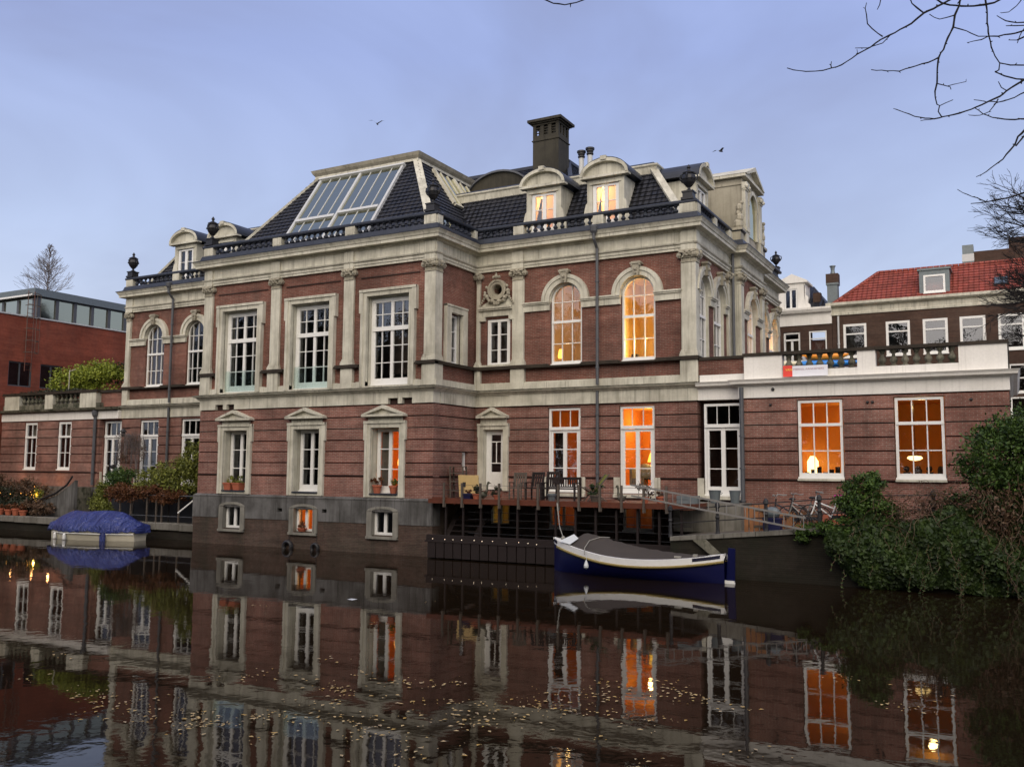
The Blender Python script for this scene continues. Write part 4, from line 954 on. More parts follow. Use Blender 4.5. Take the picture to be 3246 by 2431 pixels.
mb = MB(sideF(x1)); mb.prism([(37.82, 13.1), (39.02, 13.1)]+[(38.42+.6*cos(pi*k/12), 14.35+.6*sin(pi*k/12)) for k in range(13)], 0, .03); build('gable_pane', mb, 'glass_sky', gab)
mb = MB()
for y0 in (36.55, 40.25):
    mb.box(CR-.5, x1+.1, y0-.22, y0+.22, 12.5, 13.0); mb.box(CR-.55, x1+.18, y0-.3, y0+.3, 13.0, 13.1)
    for k, (r, z) in enumerate(((.26, 13.3), (.22, 13.55), (.16, 13.78), (.2, 13.98))): mb.ball((x1-.05+.05*(k % 2), y0, z), r, 7, 5, (.8, .8, 1))
    mb.ball((x1+.1, y0, 14.18), .09, 6, 4)
build('scroll_ornament', mb, 'stone_dark', gab)
# rain pipes
def pipe(F, parent, u, z0, z1, w=.10, r=.062, hopper=True, m='pipe'):
    mb = MB(F); pts = [(u, w+.33, z1), (u, w+.3, z1-.3), (u, w, z1-.6)] if hopper else [(u, w, z1)]
    mb.tube(pts+[(u, w, z0)], r, 8)
    z = z0+.6
    while z < z1-.8: mb.tube([(u, w, z), (u, w, z+.06)], r*1.35, 8); z += 1.1
    if hopper: mb.lathe([(.06, 0), (.14, .12), (.17, .30), (.10, .34)], (u, w+.3, z1-.12), 10)
    return build('rain_pipe', mb, m, parent)
pipe(FB, villa, -13.66, 6.45, 12.25); pipe(FB, villa, -13.66, 2.5, 6.2, w=.11, hopper=False)
pipe(FB, villa, -36.80, 6.45, 12.25); pipe(FB, villa, -36.80, 2.2, 6.2, w=.10, hopper=False)
mb = MB(FC); mb.tube([(36.25, .12, 12.0), (36.25, .12, 6.5)], .06, 8); part('rain_pipe', mb, 'pipe')
# flat roof deck closes the volume
mb = MB(); mb.box(EL+.3, CR-.3, YB+.3, YE-.1, 12.35, 12.44); mb.box(AL+.3, AR-.3, YA+.3, YB+.3, 12.35, 12.44); part('roof_deck', mb, 'lead')
mb = MB(); mb.box(EL, CR-3, YE, YE+.2, 0, 12.0); mb.box(EL, EL+.2, YB+.3, YE, 0, 12.0); part('wall', mb, 'brick_up')

# --- rooms seen through the windows
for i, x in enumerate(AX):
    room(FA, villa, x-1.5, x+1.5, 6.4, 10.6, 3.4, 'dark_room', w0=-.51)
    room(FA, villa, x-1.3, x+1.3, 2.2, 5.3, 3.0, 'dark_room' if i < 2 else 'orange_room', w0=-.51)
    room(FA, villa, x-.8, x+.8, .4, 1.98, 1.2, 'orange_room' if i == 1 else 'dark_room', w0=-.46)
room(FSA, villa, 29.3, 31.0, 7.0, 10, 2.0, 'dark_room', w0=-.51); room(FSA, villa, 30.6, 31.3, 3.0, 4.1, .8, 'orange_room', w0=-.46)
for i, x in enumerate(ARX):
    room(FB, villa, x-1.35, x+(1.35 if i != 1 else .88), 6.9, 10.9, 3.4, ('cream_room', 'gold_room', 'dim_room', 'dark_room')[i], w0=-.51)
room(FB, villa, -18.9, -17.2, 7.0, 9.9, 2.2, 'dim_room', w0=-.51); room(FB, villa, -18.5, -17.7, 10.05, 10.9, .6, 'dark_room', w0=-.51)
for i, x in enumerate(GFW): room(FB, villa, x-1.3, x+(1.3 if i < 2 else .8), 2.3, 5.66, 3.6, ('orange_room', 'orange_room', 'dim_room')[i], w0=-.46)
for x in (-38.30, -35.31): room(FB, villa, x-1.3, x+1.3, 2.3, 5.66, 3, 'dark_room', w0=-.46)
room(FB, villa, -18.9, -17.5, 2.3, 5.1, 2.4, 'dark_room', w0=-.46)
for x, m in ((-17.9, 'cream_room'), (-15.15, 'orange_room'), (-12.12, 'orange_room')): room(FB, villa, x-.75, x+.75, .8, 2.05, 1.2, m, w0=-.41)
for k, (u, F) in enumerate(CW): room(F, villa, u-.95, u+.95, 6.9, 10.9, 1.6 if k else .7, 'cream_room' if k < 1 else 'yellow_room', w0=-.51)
OR = (1, .60, .20); YL = (1, .66, .28)
point('wall_lamp', (-11.5, YB+2.2, 8.2), 260, (1, .74, .36)); point('wall_lamp', (-12.3, YB+1.5, 7.7), 35, (1, .55, .12), .08)
point('wall_lamp', (-15.6, YB+1.4, 7.8), 12, OR, .08); point('ceiling_lamp', (-14.6, YB+2.6, 10.2), 16, (1, .78, .55))
point('table_lamp_light', (-11.80, YB+1.25, 3.72), 30, OR, .12); point('ceiling_lamp', (-12.6, YB+2.6, 5.0), 42, OR)
point('ceiling_lamp', (-14.4, YB+2.9, 4.9), 15, OR)
point('basement_lamp', (-14.95, YB+1.0, 1.75), 1.6, OR, .08); point('basement_lamp', (-12.2, YB+1.1, 1.7), .6, OR, .08); point('basement_lamp', (-17.7, YB+1.1, 1.3), 1.2, (1, .8, .2), .05)
point('basement_lamp', (AX[1]+.35, YA+.9, 1.4), 9, (1, .5, .1), .05); point('hall_lamp', (AX[2]+.6, YA+2.3, 3.9), 30, (1, .42, .08), .1)
point('side_lamp', (AR-.9, 31.0, 3.7), 5, OR, .06)
point('stair_lamp', (-37.9, YB+1.6, 7.9), 5, YL, .06)
for k, (u, F) in enumerate(CW):
    if k: p = F(u, -1.4, 9.2); point('salon_lamp', p, (0, 16, 16, 60, 80)[k], YL, .1)
# ------------------------------------------------------------ right-hand annex (white parapet)
DR = -.06
annex = empty('garden_annex', (-5, 31.4, 1.4), 'one storey brick annex with white parapet, stone balustrade and two orange lit windows', 'building')
DX = (-5.60, -2.585)
opsD = [(x-.74, x+.74, 3.02, 5.63) for x in DX]
rustic(FD, -8.26, DR, opsD, z0=1.2, parent=annex)
mb = MB(); mb.box(DR-.4, DR-.02, YD+.45, 40, 1.2, 5.7); build('wall', mb, 'brick_gf', annex)
DP_ = [(CR+.02, YB-.005), (-8.26, YB-.005), (-8.26, YD), (DR, YD), (DR, 40)]
mb = MB(); sweep(mb, DP_, [(-.4, 5.732), (.03, 5.732), (.03, 6.15), (-.4, 6.15)]); build('frieze', mb, 'white', annex)
mb = MB(); sweep(mb, DP_, [(-.4, 6.15), (.08, 6.15), (.13, 6.20), (.25, 6.21), (.27, 6.28), (.32, 6.35), (-.4, 6.38)]); build('cornice', mb, 'white', annex)
mb = MB(FD); mb.box(-8.08, DR, -.32, -.02, 6.36, 6.63)
for a, b in ((-8.08, -6.79), (-4.38, -3.82), (-1.40, DR)): mb.box(a, b, -.32, -.0, 6.36, 7.17)
mb.F = FB; mb.box(CR+.1, -8.1, -.3, 0.0, 6.36, 6.62)
mb.F = None; mb.box(DR-.32, DR-.02, YD+.32, 40, 6.36, 7.17)
build('parapet', mb, 'white', annex)
mb = MB(FB); mb.box(CR-.0, -8.09, -.28, -.03, 6.62, 7.16); build('parapet_wall', mb, 'brick_up', annex)
mb = MB(FD); mb.box(-8.12, DR+.04, -.36, .05, 7.17, 7.275); mb.F = FB; mb.box(CR+.02, -8.12, -.34, .04, 7.16, 7.26)
mb.F = None; mb.box(DR-.36, DR+.04, YD+.36, 40, 7.172, 7.28)
build('coping', mb, 'ledge', annex)
BALD = baluster_mesh(.54, .12, 'stone_cap')
balusters(BALD, annex, FD, -6.76, -4.40, -.17, 6.63, .345); balusters(BALD, annex, FD, -3.80, -1.42, -.17, 6.63, .345)
mb = MB(); mb.box(CR+.02, DR-.4, YD+.3, 40, 6.30, 6.40); build('terrace_floor', mb, 'paving', annex)
for i, x in enumerate(DX):
    z0, z1, zt_ = 3.06, 5.60, 4.82; hw = .71
    window(FD, annex, x-hw, x+hw, z0, z1, -.12, ft=.085, fb=.13, vb=[(x+s*.215, z0, z1, .034) for s in (-1, 1)],
           hb=[(4.78, x-hw+.02, x+hw-.02, .10, .07), (3.92, x-.62, x+.62, .034, .022)], name='sash_window')
    mb = MB(FD); mb.box(x-.74, x+.74, -.3, .08, 2.93, 3.0); build('window_sill', mb, 'stone', annex)
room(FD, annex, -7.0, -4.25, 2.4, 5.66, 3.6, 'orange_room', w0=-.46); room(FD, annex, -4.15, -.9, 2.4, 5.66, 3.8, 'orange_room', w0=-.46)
point('floor_lamp_light', (-6.42, YD+3.25, 3.7), 62, (1, .70, .28), .12); point('ceiling_lamp', (-5.0, YD+3.0, 5.1), 14, (1, .62, .2))
point('ceiling_lamp', (-2.6, YD+1.2, 5.35), 16, (1, .68, .26)); 
pipe(FD, annex, -8.16, 1.6, 6.1, w=.10, r=.075, hopper=False)
mb = MB(FD)
for x in (-7.2, -4.1, -1.1, -3.95): mb.ball((x, .0, 5.48), .05, 6, 4)
mb.ball((-7.1, .05, 6.0), .06, 6, 4); build('wall_anchor', mb, 'iron', annex)
# furniture and lamps inside
def in_room(name, mb, m, label, cat, **k):
    c = Vector((0, 0, 0))
    for v in mb.v: c += Vector(v)
    c /= len(mb.v); z = min(v[2] for v in mb.v)
    return build(name, mb, m, None, loc=(c.x, c.y, z), label=label, cat=cat, **k)
lx, ly = -11.80, YB+.95
t = empty('table_lamp', (lx, ly, 2.95), 'yellow glowing table lamp with wide shade in the orange lit french window', 'lamp')
mb = MB(); mb.lathe([(.26, 3.55), (.20, 3.78), (.15, 3.90)], (lx, ly, 0), 16); build('lamp_shade', mb, 'lamp_glow', t)
mb = MB(); mb.lathe([(.10, 2.95), (.11, 3.0), (.04, 3.08), (.09, 3.2), (.06, 3.34), (.015, 3.42), (.015, 3.6)], (lx, ly, 0), 10); build('lamp_base', mb, 'terracotta', t)
mb = MB(); mb.box(-12.5, -11.5, YB+.8, YB+1.4, 2.90, 2.945)
for a in (-12.45, -11.55): mb.box(a, a+.05, YB+.85, YB+.9, 2.38, 2.9)
in_room('side_table', mb, 'wood_dark', 'dark side table under the glowing table lamp behind the french window', 'table')
mb = MB(); mb.box(-12.7, -12.15, YB+.75, YB+1.2, 2.4, 2.95); mb.box(-12.7, -12.6, YB+.7, YB+1.25, 2.4, 3.3); mb.ball((-12.3, YB+1.3, 3.2), .3, 10, 7, (1.3, .4, 1.0))
in_room('armchair', mb, 'curtain', 'grey armchair behind the orange lit french window', 'armchair')
px_, py_ = -2.86, YD+1.3
t = empty('pendant_lamp', (px_, py_, 4.0), 'wide glowing white pendant lamp in the rightmost lit sash window', 'lamp')
mb = MB(); mb.lathe([(.05, .05), (.20, .03), (.24, -.03), (.14, -.09), (.02, -.11)], (px_, py_, 3.72), 16); build('lamp_shade', mb, 'lamp_white', t)
mb = MB(); mb.tube([(px_, py_, 3.78), (px_+.02, py_, 4.3), (px_, py_, 5.6)], .008, 4); build('lamp_cord', mb, 'iron', t)
fx, fy = -6.45, YD+3.2
t = empty('floor_lamp', (fx, fy, 2.4), 'bright floor lamp glowing white in the left orange sash window', 'lamp')
mb = MB(); mb.lathe([(.10, 3.1), (.2, 3.2), (.2, 3.6), (.08, 3.8)], (fx, fy, 0), 14); build('lamp_shade', mb, 'lamp_white', t)
mb = MB(); mb.lathe([(.14, 2.4), (.14, 2.43), (.015, 2.45), (.015, 3.3)], (fx, fy, 0), 10); build('lamp_stand', mb, 'iron', t)
mb = MB(); mb.box(-6.5, -4.6, YD+.9, YD+1.5, 2.4, 3.14)
for k in range(9): a = -6.3+.2*k; mb.box(a, a+.12, YD+.95, YD+1.15, 3.14, 3.22+.09*((k*7) % 3))
in_room('sideboard', mb, 'wood_dark', 'low sideboard with books behind the left orange sash window', 'sideboard')
mb = MB(); mb.box(-3.4, -1.8, YD+1.1, YD+2.0, 3.1, 3.15); mb.box(-3.3, -3.2, YD+1.2, YD+1.3, 2.4, 3.1); mb.box(-2., -1.9, YD+1.2, YD+1.3, 2.4, 3.1)
in_room('dining_table', mb, 'wood_deck', 'table under the pendant lamp in the rightmost lit sash window', 'table')
mb = MB()
for k in range(5): a = -3.3+.35*k; mb.box(a, a+.22, YD+2.1, YD+2.2, 2.9, 3.25+.08*(k % 2)); mb.ball((a+.1, YD+2.15, 3.35), .1, 6, 4)
in_room('dining_chair', mb, 'dark_room', 'row of dark chair backs behind the table under the pendant lamp', 'chairs')
def curtain(F, u0, u1, z0, z1, w, m, label, n=10):
    mb = MB(F); k = n*4
    for i in range(k):
        a, b = u0+(u1-u0)*i/k, u0+(u1-u0)*(i+1)/k
        wa, wb_ = w+.025*sin(i*2*pi/4), w+.025*sin((i+1)*2*pi/4)
        mb.add([(a, wa, z0), (b, wb_, z0), (b, wb_, z1), (a, wa, z1)], [(0, 1, 2, 3)])
    p = F((u0+u1)/2, w, z0); return build('curtain', mb, m, None, loc=p, label=label, cat='curtain', norm=False)
curtain(FA, AX[2]-.55, AX[2]-.02, 2.4, 4.7, -.55, 'curtain', 'pleated grey curtain in the left leaf of the window above two round flower pots')
curtain(FA, AX[2]+.36, AX[2]+.6, 2.4, 4.7, -.55, 'curtain', 'narrow grey curtain at the right edge of the window above two round flower pots', 5)
mb = MB(FA); mb.lathe([(.11, 3.35), (.13, 3.45), (.11, 3.62)], (AX[2]+.22, -.75, 0), 10); in_room('candle_lamp', mb, 'lamp_amber', 'small bright amber lamp in the window between grey curtains', 'lamp')
mb = MB(FA); mb.box(AX[1]+.36, AX[1]+.42, -.56, -.5, .9, 1.6); in_room('strip_light', mb, 'lamp_amber', 'bright amber light strip inside the middle basement window', 'lamp')
curtain(FB, -15.75, -15.3, 2.4, 4.7, -.6, 'dark_room', 'dark curtain in the left leaf of the dim orange french window', 6)
mb = MB(FB); mb.lathe([(.09, 7.62), (.11, 7.7), (.06, 7.98)], (-15.58, -.7, 0), 10); in_room('table_lamp', mb, 'lamp_amber', 'small amber lamp at the bottom left of the dim arched window', 'lamp')
mb = MB(FB); mb.lathe([(.11, 7.98), (.13, 8.02), (.05, 8.16)], (-37.95, -.8, 0), 10); in_room('table_lamp', mb, 'lamp_amber', 'small glowing lamp in the leftmost arched window', 'lamp')
mb = MB(FB); mb.box(-12.7, -11.9, -.9, -.7, 7.3, 7.5); mb.box(-12.6, -12.35, -.9, -.7, 7.5, 7.62)
in_room('cabinet', mb, 'dark_room', 'dark cabinet at the bottom of the bright yellow arched window', 'cabinet')

# banner on the annex parapet
t = empty('banner', (-6.0, YD-.08, 6.4), 'white builder banner with a red left end hanging on the white parapet', 'banner')
mb = MB(FD); mb.box(-6.43, -5.29, .07, .085, 6.40, 6.76); build('banner_cloth', mb, 'sign_white', t)
mb = MB(FD); mb.box(-6.74, -6.43, .07, .087, 6.405, 6.78); build('banner_cloth', mb, 'red_sign', t)
def text(s, size, x, y, z, m, parent, name='lettering', width=None):
    cu = bpy.data.curves.new('txt', 'FONT'); cu.body = s; cu.size = size; cu.extrude = .002
    o = bpy.data.objects.new('txt', cu); COL.objects.link(o); bpy.context.view_layer.update()
    dg = bpy.context.evaluated_depsgraph_get(); me = bpy.data.meshes.new_from_object(o.evaluated_get(dg)); bpy.data.objects.remove(o)
    xs = [v.co.x for v in me.vertices]; sc_ = (width/(max(xs)-min(xs))) if width else 1
    for v in me.vertices: a, b, c = v.co; v.co = (a*sc_+x-WL[parent.name].x, y-c-WL[parent.name].y, b+z-WL[parent.name].z)
    me.materials.append(MT[m]); q = bpy.data.objects.new(name, me); COL.objects.link(q); q.parent = parent; return q
text('VAN', .11, -6.66, YD-.092, 6.60, 'sign_yellow', t, width=.215); text('MERKEL AANNEMERS', .085, -6.40, YD-.09, 6.615, 'sign_text', t, width=.98)
# kayaks stored on the terrace
def kayak(x, y, z, ln, m, label, rot=0, s=1.0):
    mb = MB(); n = 14
    vs = []; fs = []; k = 8
    for i in range(n+1):
        tt = i/n*2-1; r = max(.02, (1-abs(tt)**2.2))
        for j in range(k): a = 2*pi*j/k; vs.append((tt*ln/2, .30*s*r*cos(a), .13*s*r*sin(a)*(1.2 if sin(a) > 0 else .9)+.10*abs(tt)**3))
    for i in range(n):
        for j in range(k): fs.append((i*k+j, i*k+(j+1) % k, (i+1)*k+(j+1) % k, (i+1)*k+j))
    mb.add(vs, fs); o = build('kayak', mb, m, None, label=label, cat='kayak', group='kayaks stacked on the terrace', smooth=True); o.location = (x, y, z); o.rotation_euler = (rot, 0, radians(8)); return o
kayak(-5.9, 33.2, 6.98, 3.2, 'kayak_blue', 'blue kayak lying on the terrace behind the balustrade'); kayak(-7.2, 33.0, 7.0, 2.2, 'kayak_cream', 'cream kayak lying leftmost behind the balustrade')
kayak(-6.1, 33.7, 6.80, 3.4, 'kayak_white', 'white kayak under the blue one on the terrace'); kayak(-5.75, 33.6, 7.28, 1.7, 'kayak_orange', 'orange kayak on top of the stack behind the balustrade', s=1.2)
mb = MB(); mb.box(-6.55, -6.35, 33.4, 33.6, 6.4, 7.2); mb.ball((-6.45, 33.5, 7.3), .1, 6, 4); in_room('white_container', mb, 'kayak_white', 'white upright canister beside the orange kayak on the terrace', 'canister')
mb = MB()
for x in (-7.4, -6.0, -4.7): mb.beam((x, 32.9, 6.4), (x+.1, 34, 6.7), .06, .06); mb.beam((x, 34, 6.4), (x, 34, 7.2), .06, .06)
mb.box(-7.5, -4.5, 32.9, 34, 6.62, 6.66); in_room('kayak_rack', mb, 'wood_grey', 'low grey rack carrying the kayaks on the terrace', 'rack')

# ------------------------------------------------------------ left-hand annex
annl = empty('side_annex', (-46, 31.4, .7), 'one storey brick annex at the left with stained balustrade and two narrow white windows', 'building')
FF = frontF(YD+.08)
opsF = [(-48.10, -47.00, 3.05, 5.66), (-45.22, -44.10, 3.05, 5.66)]
rustic(FF, -50.2, -41.85, opsF, z0=2.2, parent=annl)
mb = MB(FF); wall(mb, -50.2, -41.85, .3, 2.2, 0, -.4); build('plinth', mb, 'stucco', annl)
mb = MB(FF); wall(mb, -41.85, EL+.01, 2.2, 5.71, -.25, -.6, opsEG+[(-41.8, -40.42, 2.2, 5.63)]); build('wall', mb, 'brick_gf', annl)
mb = MB(FF); mb.box(-50.2, EL, -.4, .03, 5.732, 6.15); build('frieze', mb, 'white', annl)
mb = MB(); sweep(mb, [(-50.2, YD+.08), (EL+.0, YD+.08)], [(-.4, 6.15), (.08, 6.15), (.13, 6.20), (.25, 6.21), (.30, 6.33), (-.4, 6.36)]); build('cornice', mb, 'stone_cap', annl)
mb = MB(FF); mb.box(-50.2, -41.9, -.30, -.02, 6.34, 6.60); build('parapet', mb, 'stone_cap', annl)
for a, b in ((-50.05, -48.72), (-46.45, -45.78), (-43.5, -42.2)): mb = MB(FF); mb.box(a, b, -.32, .0, 6.36, 7.16); build('balustrade_pier', mb, 'stone', annl)
mb = MB(FF); mb.box(-50.2, -42.1, -.36, .05, 7.16, 7.30); mb.F = FB; mb.box(-42.1, EL+.05, -.34, .02, 7.12, 7.26); build('coping', mb, 'ledge', annl)
balusters(BALD, annl, FF, -48.68, -46.48, -.17, 6.60, .345); balusters(BALD, annl, FF, -45.75, -43.53, -.17, 6.60, .345)
mb = MB(FB); mb.box(-42.1, EL, -.28, -.05, 6.36, 7.12); build('parapet_wall', mb, 'brick_up', annl)
for x in (-47.55, -44.66):
    window(FF, annl, x-.54, x+.54, 3.1, 5.64, -.12, ft=.12, fb=.12, vb=[(x, 3.1, 5.64, .035)], hb=[(4.84, x-.52, x+.52, .11, .07), (3.98, x-.45, x+.45, .034, .022)], name='sash_window')
    curtain(FF, x-.5, x+.5, 4.85, 5.6, -.5, 'curtain', 'pale half curtain in the narrow %s window of the left annex' % ('leftmost' if x < -46 else 'second'))
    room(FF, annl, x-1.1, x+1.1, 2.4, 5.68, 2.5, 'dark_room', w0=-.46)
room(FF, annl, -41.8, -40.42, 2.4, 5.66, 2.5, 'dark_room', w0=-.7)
pipe(FF, annl, -42.05, 2.3, 5.95, w=.1, r=.08, hopper=False)
mb = MB(FF); mb.lathe([(.07, 0), (.15, .1), (.17, .32), (.1, .36)], (-42.05, .12, 5.82), 10); build('pipe_hopper', mb, 'pipe', annl)
mb = MB(); mb.box(-50.2, EL, YD+.35, 36, 6.28, 6.38); mb.box(-50.2, -49.8, YD+.4, 36, .3, 7.2); build('terrace_floor', mb, 'paving', annl)
# garden stair in front of it
st = empty('garden_stair', (-43, 30.6, .7), 'curved stone garden stair with a sloping wall beside the rain pipe', 'stair')
mb = MB()
for k in range(8): mb.box(-44.3+.28*k, -41.9, 30.2, 31.2, .6+.2*k, .8+.2*k)
build('steps', mb, 'stone_cap', st)
mb = MB(frontF(30.2)); mb.prism([(-44.4, .6), (-41.8, .6), (-41.8, 2.55), (-42.3, 2.2), (-43.2, 1.75), (-44.4, 1.45)], -.15, .02); build('stair_wall', mb, 'stucco', st)
mb = MB(frontF(30.1)); mb.tube([(-44.4, 0, 1.55), (-43.2, 0, 1.86), (-42.3, 0, 2.32), (-41.9, 0, 2.75)], .05, 6); build('handrail', mb, 'iron', st)

# ------------------------------------------------------------ modern brick building at the left edge
XM = -51.0; FM = sideF(XM)
mod = empty('modern_building', (XM, 34, 0), 'modern red brick block with a glazed top storey and flat grey roof', 'building')
mw = [(32.15, 33.62, 7.9, 9.35), (34.13, 35.6, 7.9, 9.35)]
mb = MB(FM); wall(mb, 26.5, 46, 0, 12.05, 0, -.4, mw); wall(mb, 25, 26.5, 0, 12.05, 0, -.4); build('wall', mb, 'brick_modern', mod)
mb = MB(FM); mb.box(25, 46, -.1, .06, 12.05, 12.13); build('parapet_cap', mb, 'paint_grey', mod)
for a, b, c, d in mw:
    window(FM, mod, a, b, c, d, -.12, vb=[((a+b)/2, c, d, .06)], ft=.07, material='pipe', gm='glass_mid')
room(FM, mod, 32, 36, 7.5, 9.8, 2.5, 'dark_room', w0=-.42)
mb = MB(FM); y0 = 33.72
for k in range(10): mb.box(y0+1.22*k, y0+1.22*k+.2, -.25, -.02, 12.13, 13.38)
mb.box(y0, 46, -.3, -.04, 13.34, 13.42)
mb.F = None
for k in range(6): mb.box(XM-.3-1.5*k-.2, XM-.3-1.5*k, y0-.02, y0+.12, 12.13, 13.3)
gl = build('glazed_storey', mb, 'pipe', mod)
g = MB(FM); g.quad((y0, -.12, 12.13), (46, -.12, 12.13), (46, -.12, 13.38), (y0, -.12, 13.38)); build('pane', g, 'glass_sky', gl, norm=False)
g = MB(); g.quad((XM-.1, y0+.05, 12.13), (XM-9, y0+.05, 12.13), (XM-9, y0+.05, 13.38), (XM-.1, y0+.05, 13.38)); build('pane', g, 'glass_sky', gl, norm=False)
mb = MB(); mb.box(XM-10, XM-.4, y0+.4, 46, 12.0, 13.3); build('storey_core', mb, 'dark_room', gl)
mb = MB(); mb.box(XM-10, XM+.14, y0-.3, 46.2, 13.42, 13.86); build('flat_roof', mb, 'zinc', mod)
mb = MB(); mb.box(XM-10, XM-.1, y0-.32, y0-.3, 13.42, 13.52); build('roof_edge', mb, 'paint', mod)
# caged roof ladder
la = empty('caged_ladder', (XM+.2, 33.2, 8), 'rusty caged access ladder fixed to the modern brick wall', 'ladder')
mb = MB()
for y in (33.0, 33.4): mb.tube([(XM+.18, y, 8.8), (XM+.18, y, 13.6)], .025, 5)
for k in range(17): mb.tube([(XM+.18, 33.0, 8.9+.28*k), (XM+.18, 33.4, 8.9+.28*k)], .015, 4)
build('rungs', mb, 'wood_deck', la)
mb = MB()
for k in range(6):
    z = 9.9+.7*k; mb.tube([(XM+.18, 32.85, z), (XM+.5, 32.8, z), (XM+.75, 33.2, z), (XM+.5, 33.6, z), (XM+.18, 33.55, z)], .02, 4)
for y, x in ((32.8, .5), (33.2, .75), (33.6, .5)): mb.tube([(XM+x, y, 9.9), (XM+x, y, 13.4)], .015, 4)
build('cage', mb, 'wood_grey', la)

# ------------------------------------------------------------ houses behind, right
YR = 50.; FR = frontF(YR)
hb_ = empty('brown_house', (-3, YR, 0), 'brown brick house with red tiled roof, white cornice and a row of white windows', 'house')
RW = [(-7.05, .56), (-4.97, .56), (-3.23, .56), (-1.55, .56), (.13, .56), (1.85, .56)]
lowW = [(.55, .62, 7.1, 8.5), (.55, .62, 4.2, 6.9)]
mb = MB(FR); wall(mb, -8.16, 6, 0, 11.45, 0, -.4, [(x-.57, x+.57, 9.2, 10.95) for x, _ in RW]+[(a-b, a+b, c, d) for a, b, c, d in lowW]); build('wall', mb, 'brick_brown', hb_)
mb = MB(); sweep(mb, [(-8.16, 55), (-8.16, YR), (6, YR)], [(-.3, 11.45), (.06, 11.45), (.06, 11.55), (.02, 11.6), (.02, 11.85), (.2, 11.90), (.28, 11.96), (.28, 12.1), (-.3, 12.1)]); build('cornice', mb, 'stone', hb_)
for x, r in RW:
    window(FR, hb_, x-.57, x+.57, 9.2, 10.95, -.05, ft=.12, vb=[], hb=[(10.42, x-.5, x+.5, .07, .05)], name='sash_window', gm='glass_mid' if x > -6 else 'glass')
for a, b, c, d in lowW: window(FR, hb_, a-b, a+b, c, d, -.08, ft=.09, hb=[((c+d)/2, a-b, a+b, .06, .04)], name='sash_window')
room(FR, hb_, -8.0, 5.5, 3.9, 11.3, 2, 'dark_room', w0=-.42)
mb = MB(); tiled(mb, (-8.1, YR+.1, 12.08), (6, YR+.1, 12.08), (6, YR+2.1, 13.95), (-6.05, YR+2.1, 13.95), 11, .04); mb.add([(-8.1, YR+.1, 12.08), (6, YR+.1, 12.08), (6, YR+2.1, 13.95), (-6.05, YR+2.1, 13.95), (-8.1, YR+8, 12.08), (-6.05, YR+6, 13.95), (6, YR+6, 13.95), (6, YR+8, 12.08)], [(0, 3, 5, 4), (3, 2, 6, 5), (4, 5, 6, 7)]); rf = build('roof', mb, 'tile_red', hb_, norm=False)
mb = MB()
for k in range(40): x = -6.05+.3*k; mb.tube([(x, YR+2.1, 13.97), (x+.28, YR+2.1, 13.97)], .10, 6)
for k in range(9): tt = k/9.; mb.tube([(-8.1+2.05*tt, YR+.1+2*tt, 12.1+1.87*tt), (-8.1+2.05*(tt+.1), YR+.1+2*(tt+.1), 12.1+1.87*(tt+.1))], .11, 6)
build('ridge_tiles', mb, 'tile_red', rf)
mb = MB(FR); wall(mb, -3.92, -2.52, 12.15, 13.5, -.35, -.45, [(-3.72, -2.72, 12.35, 13.25)]); mb.box(-3.92, -3.84, -2, -.45, 12.15, 13.5); mb.box(-2.6, -2.52, -2, -.45, 12.15, 13.5); mb.box(-4.0, -2.44, -2.2, -.28, 13.5, 13.6)
dm = build('dormer', mb, 'zinc', rf)
window(FR, rf, -3.72, -2.72, 12.35, 13.25, -.36, ft=.09, name='dormer_window', material='paint', gm='glass_mid'); room(FR, rf, -3.8, -2.65, 12.2, 13.4, .8, 'dark_room', w0=-.46)
S = slope_frame((0, YR+.1, 12.08), (1, 0, 0), (0, 2.0, 1.87)); mb = MB(S); mb.box(-.55, .08, 0, .1, .55, 1.2); sw = build('roof_window', mb, 'iron', rf)
g = MB(S); g.quad((-.5, .11, .6), (.03, .11, .6), (.03, .11, 1.15), (-.5, .11, 1.15)); build('pane', g, 'glass_sky', sw, norm=False)
pipe(FR, hb_, -7.85, 6, 11.4, w=.08, r=.05, hopper=False, m='paint_grey')
# lower white-corniced house
hw_ = empty('white_corniced_house', (-10, YR, 0), 'dark brick house with a broad white cornice and white dormer left of the red roof', 'house')
mb = MB(FR); wall(mb, -14, -8.18, 0, 11.05, .0, -.4, [(-10.71, -9.83, 8.6, 10.72), (-9.37, -8.46, 8.6, 10.72)]); build('wall', mb, 'brick_brown', hw_)
mb = MB(); sweep(mb, [(-14, YR), (-8.18, YR)], [(-.3, 11.05), (.04, 11.05), (.04, 11.65), (.22, 11.7), (.3, 11.85), (.3, 11.95), (-.3, 11.95)]); build('cornice', mb, 'white', hw_)
window(FR, hw_, -10.70, -9.84, 8.6, 10.7, -.1, ft=.09, vb=[(-10.27, 8.6, 10.25, .12)], hb=[(10.29, -10.65, -9.9, .09, .06)], name='sash_window')
window(FR, hw_, -9.36, -8.47, 8.6, 10.7, -.05, ft=.06, hb=[(10.29, -9.3, -8.5, .05, .05)], name='sash_window')
room(FR, hw_, -11, -9.6, 8.3, 10.9, 1.5, 'dark_room', w0=-.42)
mb = MB(FR); mb.box(-9.32, -8.5, -.3, -.25, 8.6, 10.25); build('blind', mb, 'wood_deck', hw_)
mb = MB(); mb.add([(-14, YR+.3, 11.9), (-8.3, YR+.3, 11.9), (-9.5, YR+2.5, 13.6), (-14, YR+2.5, 13.6), (-8.3, YR+7, 11.9)], [(0, 1, 2, 3), (1, 4, 2)]); rw = build('roof', mb, 'tile_black', hw_, norm=False)
